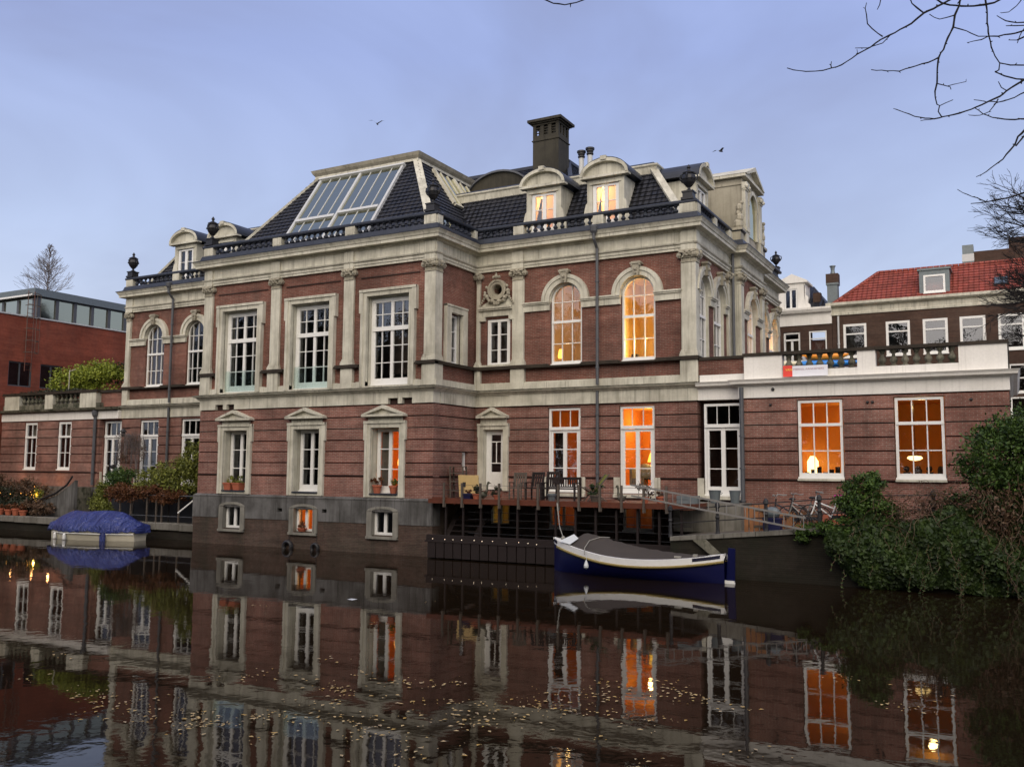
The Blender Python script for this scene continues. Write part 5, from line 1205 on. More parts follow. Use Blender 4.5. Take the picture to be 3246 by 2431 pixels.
mb = MB(FR); wall(mb, -10.95, -9.55, 11.95, 13.4, -.1, -.25, [(-10.65, -9.95, 12.0, 13.1)]); mb.box(-9.75, -9.55, -1.5, -.25, 11.95, 13.4)
mb.prism([(-9.55, 11.95), (-9.25, 11.95), (-9.3, 12.2), (-9.42, 12.3), (-9.38, 12.6), (-9.52, 12.75), (-9.5, 13.0), (-9.6, 13.4)], -.25, -.1)
mb.box(-11.05, -9.4, -1.6, 0, 13.4, 13.5); mb.prism([(-11.05, 13.5), (-9.4, 13.5), (-10.2, 13.9)], -1.6, 0)
build('dormer', mb, 'white', rw); window(FR, rw, -10.64, -9.96, 12.0, 13.1, -.18, ft=.07, vb=[(-10.3, 12, 13.1, .1)], name='dormer_window')
mb = MB(); mb.box(-8.45, -7.92, YR+.4, YR+.9, 12, 13.6); mb.box(-8.5, -7.87, YR+.35, YR+.95, 13.2, 13.3); mb.lathe([(.13, 13.75), (.15, 13.8), (.10, 14.0), (.12, 14.2), (.16, 14.22), (.16, 14.27), (.1, 14.28)], (-8.18, YR+.65, 0), 8); build('chimney', mb, 'zinc', rw)
mb = MB(); mb.box(-8.5, -7.87, YR+.36, YR+.94, 13.3, 13.8); build('chimney_top', mb, 'brick_brown', rw)
mb = MB(); mb.box(-9.3, -8.9, YR+1, YR+1.4, 12, 12.95); mb.box(-10.5, -10.2, YR+2, YR+2.4, 13.4, 13.75); mb.box(-7.33, -7.13, YR+6, YR+6.3, 12, 14.05); mb.box(-6.85, -6.5, YR+6, YR+6.3, 12, 14.0); mb.tube([(-6.7, YR+6.1, 14), (-6.7, YR+6.1, 14.3)], .1, 8)
build('chimney', mb, 'brick_brown', rw)
# tall rear house beyond the red roof
th = empty('rear_house', (2, 60, 0), 'tall brown brick building top rising behind the red roof at the right edge', 'house')
mb = MB(); mb.box(-2.0, 12, 60, 66, 0, 16.35); mb.box(.2, 2.5, 60.5, 61.5, 16.35, 17.1); build('wall', mb, 'brick_brown', th)
mb = MB(); mb.box(-2.25, -1.65, 59.8, 60.6, 14, 16.75); build('chimney', mb, 'zinc', th); mb = MB(); mb.box(-2.27, -1.63, 59.78, 60.62, 15.75, 16.2); build('lead_flashing', mb, 'paint_grey', th)
# ------------------------------------------------------------ ground, water, quays
def slab(name, x0, x1, y0, y1, z0, z1, m, kind='structure'):
    mb = MB(); mb.box(x0, x1, y0, y1, z0, z1); return build(name, mb, m, None, kind=kind)
mb = MB(); mb.quad((-900, -900, -2.2), (900, -900, -2.2), (900, 900, -2.2), (-900, 900, -2.2)); build('ground', mb, 'ground', None, kind='structure', norm=False)
mb = MB(); mb.quad((-300, -2, 0), (300, -2, 0), (300, 33, 0), (-300, 33, 0)); build('water', mb, 'water', None, kind='structure', norm=False)
slab('street', -900, 900, -300, 1.0, -2.15, 1.55, 'paving')
slab('rear_terrain', -900, 900, 33, 900, -2.1, .28, 'ground')
slab('canal_bank', -300, -51.2, 29.2, 33.2, -2.12, .7, 'ground')
lq = MB(); lq.box(-51.2, AL-.12, 29.12, 32, -2.1, .58); build('left_quay', lq, 'brick_quay', None, kind='structure')
mb = MB(); rq = random.Random(5); x = -51.2
while x < AL-.3:
    l = min(rq.uniform(1.3, 2.4), AL-.14-x); mb.box(x+.012, x+l-.012, 29.0+rq.uniform(-.015, .015), 29.5, .40+rq.uniform(-.02, .02), .72+rq.uniform(-.015, .01)); x += l
build('quay_coping', mb, 'coping', None, kind='structure', bevel=.02)
slab('left_garden_ground', -51.2, AL-.14, 29.5, 31.9, .5, .66, 'ground')
# right quay rises gently to the right
QS = (1.55-1.18)/4.0
def qz(x): return 1.18+QS*(x+9.6)
mb = MB(); x0, x1 = -9.5, 40
za, zb_ = qz(x0), qz(-3)
mb.add([(x0, 27.62, -2.1), (x1, 27.62, -2.1), (x1, 31.4, -2.1), (x0, 31.4, -2.1), (x0, 27.62, za-.1), (-3, 27.62, zb_-.1), (x1, 27.62, zb_-.1), (x1, 31.4, zb_-.1), (-3, 31.4, zb_-.1), (x0, 31.4, za-.1)],
       [(0, 1, 6, 5, 4), (4, 5, 8, 9), (5, 6, 7, 8), (0, 4, 9, 3), (3, 9, 8, 7, 2), (1, 2, 7, 6), (0, 3, 2, 1)]); build('right_quay', mb, 'brick_quay', None, kind='structure')
mb = MB(); x = x0
while x < 8:
    l = rq.uniform(.8, 1.3); a, b = qz(min(x, -3)), qz(min(x+l, -3))
    mb.add([(x+.01, 27.56, a-.13), (x+l-.01, 27.56, b-.13), (x+l-.01, 28.0, b-.13), (x+.01, 28.0, a-.13), (x+.01, 27.56, a), (x+l-.01, 27.56, b), (x+l-.01, 28.0, b), (x+.01, 28.0, a)],
           [(0, 3, 2, 1), (4, 5, 6, 7), (0, 1, 5, 4), (1, 2, 6, 5), (2, 3, 7, 6), (3, 0, 4, 7)]); x += l
build('right_quay_coping', mb, 'coping', None, kind='structure')
mb = MB(); mb.add([(x0, 28.0, qz(x0)-.02), (-3, 28.0, qz(-3)-.02), (-3, 31.4, qz(-3)-.02), (x0, 31.4, qz(x0)-.02)], [(0, 1, 2, 3)]); mb.add([(-3, 28, qz(-3)-.02), (40, 28, qz(-3)-.02), (40, 31.4, qz(-3)-.02), (-3, 31.4, qz(-3)-.02)], [(0, 1, 2, 3)]); build('right_path', mb, 'paving', None, kind='structure', norm=False)
# lower landing under the deck
slab('landing', AR+.1, -9.5, 28.25, 31.62, -2.0, .60, 'brick_quay')

# ------------------------------------------------------------ wooden deck
dk = empty('wooden_deck', (-14, 30, 2), 'raised reddish wooden deck on posts with cable railing in front of the french windows', 'deck')
mb = MB(); y = 28.36; 
while y < 31.55: mb.box(AR+.12, -9.1, y, y+.135, 2.11, 2.15); y += .145
mb.F = None; build('deck_boards', mb, 'wood_deck', dk)
mb = MB(); mb.box(AR+.05, -9.05, 28.28, 28.34, 1.99, 2.17); mb.box(-9.10, -9.04, 28.34, 31.5, 1.99, 2.17)
for x in (-18.0, -16.4, -14.8, -13.2, -11.6, -10.0): mb.box(x, x+.08, 28.4, 31.5, 1.93, 2.105)
build('deck_edge', mb, 'wood_deck', dk)
px0 = [-18.35+.745*k for k in range(13)]
for k, x in enumerate(px0):
    mb = MB(); mb.box(x-.035, x+.035, 28.44, 28.51, .62, 2.0); build('post', mb, 'wood_dark', dk)
for k in range(12):
    x = -18.3+.77*k; mb = MB(); mb.box(x-.035, x+.035, 28.20, 28.26, 1.86, 2.74); mb.box(x-.05, x+.05, 28.26, 28.30, 1.86, 2.0); build('railing_post', mb, 'wood_grey', dk)
mb = MB()
for z in (2.32, 2.48, 2.66): mb.tube([(AR+.1, 28.23, z), (-9.1, 28.23, z)], .006, 4)
for z in (.95, 1.2, 1.45, 1.7): mb.tube([(-17.4, 28.47, z), (-9.1, 28.47, z)], .009, 4)
build('railing_cable', mb, 'iron', dk)
mb = MB()
for k in range(7): z = .75+.2*k; mb.box(-18.85+.09*k, -17.35, 28.9+.17*k, 29.1+.17*k, z-.025, z+.02)
build('steps', mb, 'wood_dark', dk); mb = MB()
for x in (-18.6, -17.35): mb.beam((x, 28.9, .7), (x+.05, 30.1, 2.1), .06, .2, up=(1, 0, 0))
build('stair_string', mb, 'wood_dark', dk)
mb = MB(); mb.box(AR+.1, -9.4, 28.12, 28.26, .60, .86); y = 0
for k in range(26): x = AR+.2+.37*k; mb.box(x, x+.33, 28.06, 28.12, .05, .60)
mb.box(AR+.08, -9.4, 28.04, 28.12, .60, .66); build('timber_edge', mb, 'wood_dark', dk)
mb = MB(); mb.box(AR+.06, AR+.5, 28.5, 28.9, 2.04, 2.2); build('orange_board', mb, 'wood_deck', dk)
ld = random.Random(11)
mb = MB()
for k in range(11): mb.ball((AR+.45+.43*k+ld.uniform(-.1, .1), 28.03, .72+ld.uniform(-.02, .02)), .012, 6, 4)
fl_ = build('deck_lights', mb, 'lamp_small', dk)

# deck clutter
def place(o, x, y, z, rz=0): o.location = (x, y, z); o.rotation_euler = (0, 0, rz); return o
def pot(x, y, z, r, h, m, label, group=None, plant=None, prad=.2, seed=1, n=160, sz=.05, square=False):
    t = empty('flower_pot', (x, y, z), label, 'plant pot', group)
    mb = MB()
    if square: mb.add([(x-r*.8, y-r*.8, z), (x+r*.8, y-r*.8, z), (x+r*.8, y+r*.8, z), (x-r*.8, y+r*.8, z), (x-r, y-r, z+h), (x+r, y-r, z+h), (x+r, y+r, z+h), (x-r, y+r, z+h)], [(0, 3, 2, 1), (4, 5, 6, 7), (0, 1, 5, 4), (1, 2, 6, 5), (2, 3, 7, 6), (3, 0, 4, 7)]); mb.box(x-r*1.08, x+r*1.08, y-r*1.08, y+r*1.08, z+h-.04, z+h+.01)
    else: mb.lathe([(r*.68, 0), (r*.95, h*.75), (r*1.08, h*.78), (r*1.1, h), (r*.95, h), (r*.9, h*.93)], (x, y, z), 14)
    build('pot', mb, m, t)
    if plant:
        rg = random.Random(seed); mb = MB(); leaves(mb, (x, y, z+h+prad*.55), (prad, prad*.8, prad*.75), n, sz, rg, shell=.1)
        for k in range(10): a = rg.uniform(0, 6.28); mb.tube([(x, y, z+h*.9), (x+cos(a)*prad*.7, y+sin(a)*prad*.5, z+h+prad*rg.uniform(.6, 1.5))], .006, 3, cap=False)
        build('plant', mb, plant, t, norm=False)
    return t
ZS = 2.29
pot(AX[0]-.36, YA-.02+.12, ZS, .20, .30, 'terracotta', 'square terracotta pot with sparse plant, left on the sill of the leftmost block window', plant='olive', seed=3, square=True, prad=.24)
pot(AX[0]+.16, YA-.02+.12, ZS, .20, .30, 'terracotta', 'square terracotta pot with sparse plant, right on the sill of the leftmost block window', plant='olive', seed=4, square=True, prad=.24)
pot(AX[2]-.42, YA+.1, ZS, .18, .32, 'terracotta', 'round terracotta pot with twiggy plant, left under the curtained window', plant='russet', seed=5, prad=.24)
pot(AX[2]+.36, YA+.1, ZS, .17, .30, 'terracotta', 'round terracotta pot with twiggy plant, right under the curtained window', plant='olive', seed=6, prad=.2)
pot(AX[1]-.1, YA-.03, .70, .19, .13, 'terracotta', 'terracotta trough with dry plant in the amber lit basement window', plant='russet', seed=8, prad=.20)
# tyre fenders
for x, s in ((-25.93, 1.0), (-24.5, .8)):
    mb = MB(); n = 16
    for i in range(n): pass
    vs = []; fs = []; R_, r_ = .20*s, .075*s
    for i in range(n):
        for j in range(8):
            a = 2*pi*i/n; b = 2*pi*j/8; vs.append((x+(R_+r_*cos(b))*cos(a), YA-.17+r_*1.2*sin(b), .08+(R_+r_*cos(b))*sin(a)))
    for i in range(n):
        for j in range(8): fs.append((i*8+j, i*8+(j+1) % 8, ((i+1) % n)*8+(j+1) % 8, ((i+1) % n)*8+j))
    mb.add(vs, fs); mb.tube([(x, YA-.12, .3), (x+.03, YA-.1, .52)], .012, 4)
    build('tyre_fender', mb, 'iron', None, loc=(x, YA-.1, -.1), label='%s black tyre fender at the waterline under the middle basement window' % ('larger left' if s == 1 else 'smaller right'), cat='tyre', group='tyre fenders')
mb = MB(); mb.beam((-32.48, 28.6, 1.23), (-31.7, 28.75, 1.80), .07, .05); build('white_strut', mb, 'paint', None, loc=(-32.1, 28.7, 1.2), label='slanting white strut on the left corner of the brick block above the quay', cat='strut')
# deck furniture
def gchair(t, m, h=1.0, w=.46, slats=5, tilt=.12):
    mb = MB(); mb.box(-w/2, w/2, -.22, .22, .40, .44); build('seat', mb, m, t)
    mb = MB()
    for s in (-1, 1): mb.beam((s*w/2, .2, .4), (s*w/2, .2+tilt, h), .05, .05)
    mb.box(-w/2, w/2, .2+tilt-.02, .24+tilt, h-.1, h); 
    for k in range(slats): x = -w/2+w*(k+.5)/slats; mb.beam((x, .22, .46), (x, .22+tilt, h-.08), .055, .02)
    build('backrest', mb, m, t)
    for s in (-1, 1):
        for y in (-.2, .2): mb = MB(); mb.box(s*w/2-.022, s*w/2+.022, y-.022, y+.022, 0, .40); build('leg', mb, m, t)
        mb = MB(); mb.box(s*w/2-.03, s*w/2+.03, -.22, .22, .60, .63); mb.box(s*w/2-.02, s*w/2+.02, -.2, -.16, .44, .60); build('armrest', mb, m, t)
t = lempty('garden_chair', 'grey garden chair on the deck between the white door and the bench', 'chair', 'garden chairs on the deck'); gchair(t, 'wood_grey', .98); place(t, -16.0, 29.6, 2.15, .1)
t = lempty('garden_chair', 'dark brown slatted chair directly left of the wooden bench', 'chair', 'garden chairs on the deck'); gchair(t, 'wood_dark', 1.0); place(t, -15.35, 29.7, 2.15, -.05)
t = lempty('garden_chair', 'brown slatted chair half hidden behind the left end of the bench', 'chair', 'garden chairs on the deck'); gchair(t, 'wood_dark', 1.02); place(t, -14.95, 30.3, 2.15, .2)
t = lempty('garden_bench', 'brown slatted wooden garden bench in front of the dim french window', 'bench')
mb = MB(); mb.box(-.65, .65, -.25, .22, .40, .44); build('seat', mb, 'wood_dark', t)
mb = MB(); mb.box(-.68, .68, .24, .29, .74, .83); mb.box(-.65, .65, .24, .28, .46, .50)
for k in range(15): x = -.62+k*1.24/14; mb.box(x-.02, x+.02, .25, .275, .5, .74)
build('backrest', mb, 'wood_dark', t)
for s in (-1, 1):
    mb = MB(); mb.box(s*.66-.03, s*.66+.03, -.28, .26, .60, .64); build('armrest', mb, 'wood_dark', t)
    for y in (-.24, .26): mb = MB(); mb.box(s*.66-.03, s*.66+.03, y-.03, y+.03, 0, .82 if y > 0 else .6); build('leg', mb, 'wood_dark', t)
place(t, -14.2, 29.5, 2.15, 0)
t = lempty('deck_chair', 'green canvas folding deck chair beside the rain pipe', 'chair')
mb = MB(); 
for s in (-1, 1): mb.beam((s*.27, -.35, .0), (s*.27, .45, .95), .04, .04); mb.beam((s*.24, .35, 0), (s*.24, -.45, .5), .04, .04)
build('frame', mb, 'wood_grey', t); mb = MB(); mb.add([(-.25, -.4, .45), (.25, -.4, .45), (.25, .05, .38), (-.25, .05, .38), (.25, .43, .92), (-.25, .43, .92)], [(0, 1, 2, 3), (3, 2, 4, 5)]); build('canvas', mb, 'olive', t, norm=False); place(t, -12.95, 29.7, 2.15, -.9)
t = lempty('leaning_panel', 'pale yellow wooden panel leaning upright on the deck beside the white door', 'panel')
mb = MB(); mb.box(-.42, .42, -.02, .02, 0, .82); build('board', mb, 'wood_board', t); mb = MB(); mb.box(-.42, .42, .02, .035, .1, .14); mb.box(-.42, .42, .02, .035, .68, .72); build('batten', mb, 'wood_grey', t); t.location = (-18.02, 29.55, 2.2); t.rotation_euler = (.12, 0, .06)
t = lempty('tall_shelf', 'tall grey weathered shelf rack against the side wall beside the yellow board', 'shelf')
mb = MB()
for s in (-.27, .27): mb.beam((s, 0, 0), (s-.04, .0, 1.2), .05, .05); mb.beam((s, .3, 0), (s-.04, .3, 1.2), .05, .05)
build('upright', mb, 'wood_grey', t); mb = MB()
for z in (.25, .6, .92, 1.17): mb.box(-.30, .26, -.02, .32, z, z+.03)
build('shelf_board', mb, 'wood_grey', t); place(t, -18.6, 29.6, 2.15, .1)
def goose(x, y, z, s, m, label, rz=0):
    mb = MB(); mb.ball((0, 0, .16), .14, 10, 7, (1.45, .8, .85)); mb.tube([(-.15, 0, .18), (-.3, 0, .26)], [.06, .01], 6)
    mb.tube([(.12, 0, .2), (.19, 0, .34), (.19, 0, .48), (.22, 0, .56)], [.07, .045, .035, .04], 8); mb.ball((.24, 0, .57), .05, 8, 6); mb.tube([(.27, 0, .565), (.35, 0, .55)], [.025, .008], 6); mb.tube([(.03, .03, 0), (.03, .03, .1)], .012, 4); mb.tube([(.03, -.03, 0), (.03, -.03, .1)], .012, 4)
    o = build('goose_figure', mb, m, None, label=label, cat='garden figure', smooth=True); o.location = (x, y, z); o.scale = (s,)*3; o.rotation_euler = (0, 0, rz); return o
goose(-16.98, 28.75, 2.15, 1.05, 'stone_cap', 'stone goose figure with raised neck in front of the white door')
goose(-11.6, 28.8, 2.15, .95, 'stone_cap', 'stone goose figure in front of the orange lit french window', 2.6)
pot(-17.55, 28.75, 2.15, .17, .2, 'plastic_blue', 'small dark square planter in front of the yellow board', square=True, plant='russet', prad=.12, seed=9, n=60)
pot(-17.2, 28.7, 2.15, .15, .2, 'terracotta', 'small terracotta pot with bush left of the goose by the white door', plant='darkshrub', prad=.25, seed=10, n=200)
pot(-16.35, 28.75, 2.15, .15, .18, 'terracotta', 'terracotta pot with dark bush right of the goose by the white door', plant='darkshrub', prad=.25, seed=12, n=200)
pot(-14.15, 28.7, 2.15, .15, .26, 'zinc', 'grey empty bucket-like pot in front of the garden bench')
pot(-12.55, 28.8, 2.15, .19, .25, 'wood_grey', 'brown tub with grey green plant below the rain pipe', plant='ivy', prad=.28, seed=13, n=260)
pot(-10.75, 28.75, 2.15, .14, .22, 'terracotta', 'terracotta pot with a tall leafless plant at the right end of the deck', plant='vine_dry', prad=.35, seed=14, n=160)
mb = MB(); mb.tube([(-17.86, 28.9, 2.15), (-17.86, 28.9, 2.62)], .015, 5); mb.box(-17.90, -17.80, 28.87, 28.93, 2.58, 2.76); in_room('garden_light', mb, 'iron', 'short dark garden light post in front of the yellow board', 'lamp')
# buckets and things beside the third french window
def bucket(x, y, z, r, h, label):
    t = empty('bucket', (x, y, z), label, 'bucket', 'zinc buckets'); mb = MB(); mb.lathe([(r*.72, 0), (r, h), (r*1.08, h), (r*1.08, h+.02), (r*.95, h+.02), (r*.7, .03)], (x, y, z), 16); build('body', mb, 'zinc', t)
    mb = MB(); mb.tube([(x+r, y, z+h*.9), (x+r*1.3, y, z+h*.82), (x+r, y, z+h*.7)], .012, 4); build('handle', mb, 'zinc', t)
bucket(-8.88, 30.4, 2.17, .2, .40, 'left zinc bucket before the unlit french window'); bucket(-8.20, 30.4, 2.17, .185, .40, 'right zinc bucket before the unlit french window')
mb = MB(); mb.box(-10.2, -7.9, 30.0, 31.5, 1.2, 2.16); build('door_landing', mb, 'coping', None, kind='structure')
mb = MB(); mb.box(-9.75, -9.05, 29.0, 29.3, 2.16, 2.42); in_room('planter_box', mb, 'zinc', 'long grey planter box beside the ladder on the deck', 'planter')
pot(-10.35, 29.1, 2.16, .14, .22, 'terracotta', 'orange terracotta pot behind the upper end of the ladder', plant='vine_dry', prad=.15, seed=21, n=50)
# lying ladder
t = empty('aluminium_ladder', (-7.6, 27.4, 1.9), 'long aluminium ladder lying on its side against the quay railing', 'ladder')
def lz(x, top): return (2.65 if top else 2.31)-(x+9.95)*(.75/4.58)
for tp in (True, False):
    mb = MB(); mb.beam((-10.7, 27.4, lz(-10.7, tp)), (-5.35, 27.4, lz(-5.35, tp)), .025, .055); build('rail', mb, 'alu', t)
for k in range(19):
    x = -10.45+.28*k; mb = MB(); mb.tube([(x, 27.4, lz(x, False)), (x, 27.4, lz(x, True))], .013, 5); build('rung', mb, 'alu', t)
# quay railing
t = empty('quay_railing', (-7, 27.68, 1.3), 'old black iron railing with low posts along the right quay', 'railing')
mb0 = MB(); mb0.lathe([(.075, 0), (.06, .08), (.05, .45), (.07, .5), (.05, .56), (.05, .78), (.085, .82), (.07, .92), (.02, .98)], n=10); pme = mesh_of(mb0, 'iron')
for x in (-9.52, -8.02, -6.55, -5.02, -3.55, -2.0): inst(pme, 'railing_post', t, (x, 27.70, qz(min(x, -3))-.01))
for dz_ in (.40, .82):
    mb = MB(); mb.tube([(x, 27.70, qz(min(x, -3))+dz_) for x in (-9.52, -8.02, -6.55, -5.02, -3.55, -2)], .017, 5); build('rail', mb, 'iron', t)
mb = MB(); mb.add([(-8.75, 27.5, 1.12), (-8.35, 27.48, 1.16), (-7.72, 27.42, .62), (-8.05, 27.44, .60), (-8.75, 27.58, 1.12), (-8.35, 27.56, 1.16), (-7.72, 27.52, .62), (-8.05, 27.54, .60)], [(0, 1, 2, 3), (7, 6, 5, 4), (0, 4, 5, 1), (1, 5, 6, 2), (2, 6, 7, 3), (3, 7, 4, 0)]); in_room('mossy_board', mb, 'stone_cap', 'slanting mossy board leaning on the quay wall above the stern of the blue boat', 'board')
# bicycles
def wheel(c, r, ax, parent):
    mb = MB(); n = 24; vs = []; fs = []
    for i in range(n):
        for j in range(6):
            a = 2*pi*i/n; b = 2*pi*j/6; rr = r-.018+.018*cos(b); vs.append((c[0]+rr*cos(a), c[1]+.018*sin(b), c[2]+rr*sin(a)))
    for i in range(n):
        for j in range(6): fs.append((i*6+j, i*6+(j+1) % 6, ((i+1) % n)*6+(j+1) % 6, ((i+1) % n)*6+j))
    mb.add(vs, fs); w = build('wheel', mb, 'iron', parent)
    mb = MB()
    for k in range(12): a = pi*k/6; mb.tube([(c[0], c[1], c[2]), (c[0]+(r-.03)*cos(a), c[1], c[2]+(r-.03)*sin(a))], .0035, 3, cap=False)
    mb.tube([(c[0], c[1]-.04, c[2]), (c[0], c[1]+.04, c[2])], .02, 6); build('spokes', mb, 'alu', w)
def bicycle(label, m, x, y, z, rz, lean=.0, saddle='iron'):
    t = lempty('bicycle', label, 'bicycle', 'bicycles on the right quay')
    wheel((-.52, 0, .34), .34, 0, t); wheel((.54, 0, .34), .34, 0, t)
    A, B, C, D, E_ = (-.52, 0, .34), (-.05, 0, .30), (-.20, 0, .78), (.38, 0, .80), (.54, 0, .34)
    mb = MB()
    for p, q in ((A, B), (A, (-.19, 0, .70)), (B, C), (B, (.41, 0, .68)), ((-.13, 0, .55), (.39, 0, .76))): mb.tube([p, q], .023, 6)
    build('frame', mb, m, t)
    mb = MB(); mb.tube([(.36, 0, .92), (.41, 0, .68), (.47, .0, .5), E_], .022, 6); build('fork', mb, m, t)
    mb = MB(); mb.tube([(.18, .30, 1.03), (.28, .26, 1.02), (.37, .12, 1.05), (.37, 0, 1.0), (.37, -.12, 1.05), (.28, -.26, 1.02), (.18, -.30, 1.03)], .019, 6); mb.tube([(.37, 0, 1.0), (.36, 0, .9)], .013, 6); build('handlebar', mb, 'alu', t)
    mb = MB(); mb.ball((-.25, 0, .93), .09, 8, 5, (1.5, .9, .45)); mb.tube([(-.20, 0, .78), (-.24, 0, .92)], .012, 5); build('saddle', mb, saddle, t)
    mb = MB(); mb.ring(-.52, .34, .375, .39, -.03, .03, .1, pi*.9, 12); mb.box(-.75, -.32, -.05, .05, .74, .76); mb.tube([(-.7, .03, .75), (-.54, .03, .36)], .006, 4); build('mudguard', mb, 'paint' if m == 'paint' else 'iron', t)
    mb = MB(); mb.ring(-.05, .30, .06, .09, -.01, .01, 0, 2*pi, 12); mb.tube([(-.05, -.08, .30), (.08, -.08, .20)], .012, 4); mb.box(-.45, -.05, -.03, .03, .26, .36); build('chainguard', mb, 'iron', t)
    t.location = (x, y, z); t.rotation_euler = (lean, 0, rz); return t
bicycle('white bicycle with white mudguard and upright handlebar, rightmost beside the ivy', 'paint', -4.85, 28.4, qz(-4.85)-.03, pi+.12, .06, 'pink')
bicycle('silver bicycle with curved white handlebar in the middle of the row', 'alu', -5.65, 28.75, qz(-5.65)-.03, pi-.25, .05)
bicycle('dark bicycle standing leftmost behind the quay railing', 'iron', -6.25, 29.1, qz(-6.25)-.03, pi-.45, -.04)
t = empty('wooden_pallet', (-6.9, 28.2, 1.3), 'upright reddish wooden pallet behind the railing left of the bicycles', 'pallet')
mb = MB()
for k in range(5): x = -7.32+.15*k; mb.box(x, x+.12, 28.15+.03*k, 28.18+.03*k, qz(x)-.02, qz(x)+.78)
build('planks', mb, 'wood_pallet', t); mb = MB(); mb.box(-7.32, -6.6, 28.2, 28.26, qz(-7)+.1, qz(-7)+.18); mb.box(-7.32, -6.6, 28.2, 28.26, qz(-7)+.6, qz(-7)+.68); build('battens', mb, 'wood_grey', t)
mb = MB()
for k in range(6): x = -6.45+.22*k; mb.box(x, x+.18, 28.95, 29.0, qz(x), qz(x)+.5)
in_room('low_fence_boards', mb, 'wood_pallet', 'low row of brown boards standing behind the bicycles', 'boards')
mb = MB(); mb.box(-6.72, -6.22, 28.0, 28.35, qz(-6.5), qz(-6.5)+.36); mb.box(-6.74, -6.2, 27.98, 28.37, qz(-6.5)+.32, qz(-6.5)+.37); in_room('crate', mb, 'plastic_blue', 'dark blue plastic crate at the foot of the iron railing post', 'crate')
mb = MB(); mb.ball((-6.5, 28.2, qz(-6.5)+.52), .24, 10, 7, (1.1, .8, .75)); in_room('sack', mb, 'zinc', 'grey green sack lying on the blue crate', 'sack')
mb = MB(); mb.box(-5.4, -4.2, 29.6, 29.9, qz(-4.8), qz(-4.8)+.3); in_room('orange_trough', mb, 'terracotta', 'orange terracotta trough behind the wheel of the white bicycle', 'trough')

# ------------------------------------------------------------ blue sloop
bt = empty('blue_boat', (-10.4, 26.6, 0), 'navy blue wooden sloop with white gunwale band and grey canvas cover', 'boat')
def boat_frame(bow, stern):
    b = Vector(bow); s = Vector(stern); ax = (s-b); ln = ax.length; ax.normalize(); si = Vector((-ax.y, ax.x))   # si points away from viewer
    return lambda t, o, z: (b.x+ax.x*ln*t+si.x*o, b.y+ax.y*ln*t+si.y*o, z), ln
BF, BLN = boat_frame((-13.2, 27.0), (-7.45, 26.5))
def hb(t): return max(.02, .92*min(1, (t/.38))**.62 if t < .38 else .92*(1-max(0, (t-.38)/.62)**2.6*.86))
def sh(t): return .60+.45*max(0, (.55-t)/.55)**1.7+.24*max(0, (t-.55)/.45)**2
NS = 24
def loft(mb, rows, close=False):
    """rows: list of point lists"""
    n = len(rows[0]); vs = [p for r in rows for p in r]; fs = []
    for i in range(len(rows)-1):
        for j in range(n-1): fs.append((i*n+j, i*n+j+1, (i+1)*n+j+1, (i+1)*n+j))
    mb.add(vs, fs)
mb = MB(); rows = []
for i in range(NS+1):
    t = i/NS; w = hb(t); s = sh(t); wb_ = w*.86 if .03 < t < .97 else w
    prof = [(-w, s-.17), (-w*.97, s*.5), (-wb_*.86, .08), (-wb_*.5, -.2), (0, -.3), (wb_*.5, -.2), (wb_*.86, .08), (w*.97, s*.5), (w, s-.17)]
    rows.append([BF(t, o, z) for o, z in prof])
loft(mb, rows); build('hull', mb, 'navy', bt, smooth=True, norm=False)
mb = MB()
for sd in (-1, 1):
    rows = []
    for i in range(NS+1):
        t = i/NS; w = hb(t); s = sh(t); rows.append([BF(t, sd*(w+a), s+z) for a, z in ((.0, -.18), (.025, -.18), (.03, .0), (-.10, .01), (-.10, -.05), (0, -.14))])
    loft(mb, rows)
mb.add([BF(.0, o, sh(0)+.005) for o in (-.02, .02)]+[BF(.10, o, sh(.1)+.0) for o in (.42, -.42)], [(0, 1, 2, 3)])
mb.add([BF(1.0, o, sh(1)+.0) for o in (-.12, .12)]+[BF(.90, o, sh(.9)-.01) for o in (.40, -.40)], [(0, 1, 2, 3)])
build('gunwale', mb, 'paint', bt)
mb = MB()
for sd in (-1, 1): mb.tube([BF(i/NS, sd*(hb(i/NS)+.035), sh(i/NS)-.215) for i in range(1, NS+1)], .04, 6)
build('rope_fender', mb, 'rope', bt, smooth=True)
mb = MB()
for a, b in ((.0, .045), (.86, .985)): 
    for sd in (-1,):
        rows = [[BF(a+(b-a)*k/6, sd*(hb(a+(b-a)*k/6)+.034), sh(a+(b-a)*k/6)+z) for z in (-.11, -.015)] for k in range(7)]; loft(mb, rows)
build('name_board', mb, 'navy_dark', bt, norm=False)
mb = MB(); mb.add([BF(1.0, -.02, -.2), BF(1.045, -.02, -.2), BF(1.05, -.02, 1.0), BF(1.015, -.02, 1.02), BF(1.0, .03, -.2), BF(1.045, .03, -.2), BF(1.05, .03, 1.0), BF(1.015, .03, 1.02)], [(0, 1, 2, 3), (7, 6, 5, 4), (0, 4, 5, 1), (1, 5, 6, 2), (2, 6, 7, 3), (3, 7, 4, 0)]); rd = build('rudder', mb, 'navy', bt)
mb = MB(); mb.add([BF(.985, -.08, .0), BF(1.046, -.03, .0), BF(1.046, -.03, .09), BF(.985, -.08, .09), BF(.985, .08, 0), BF(1.046, .035, .0), BF(1.046, .035, .09), BF(.985, .08, .09)], [(0, 1, 2, 3), (7, 6, 5, 4), (0, 4, 5, 1), (1, 5, 6, 2), (2, 6, 7, 3), (3, 7, 4, 0)]); build('white_waterline_mark', mb, 'paint', rd)
mb = MB(); rows = []
def tz(t):
    pk = .60*max(0, 1-abs((t-.27)/.17))**.55 if t < .27 else .60*(1-((t-.27)/.62)**1.15 if t < .89 else 0)
    return max(0, pk)
rg = random.Random(3)
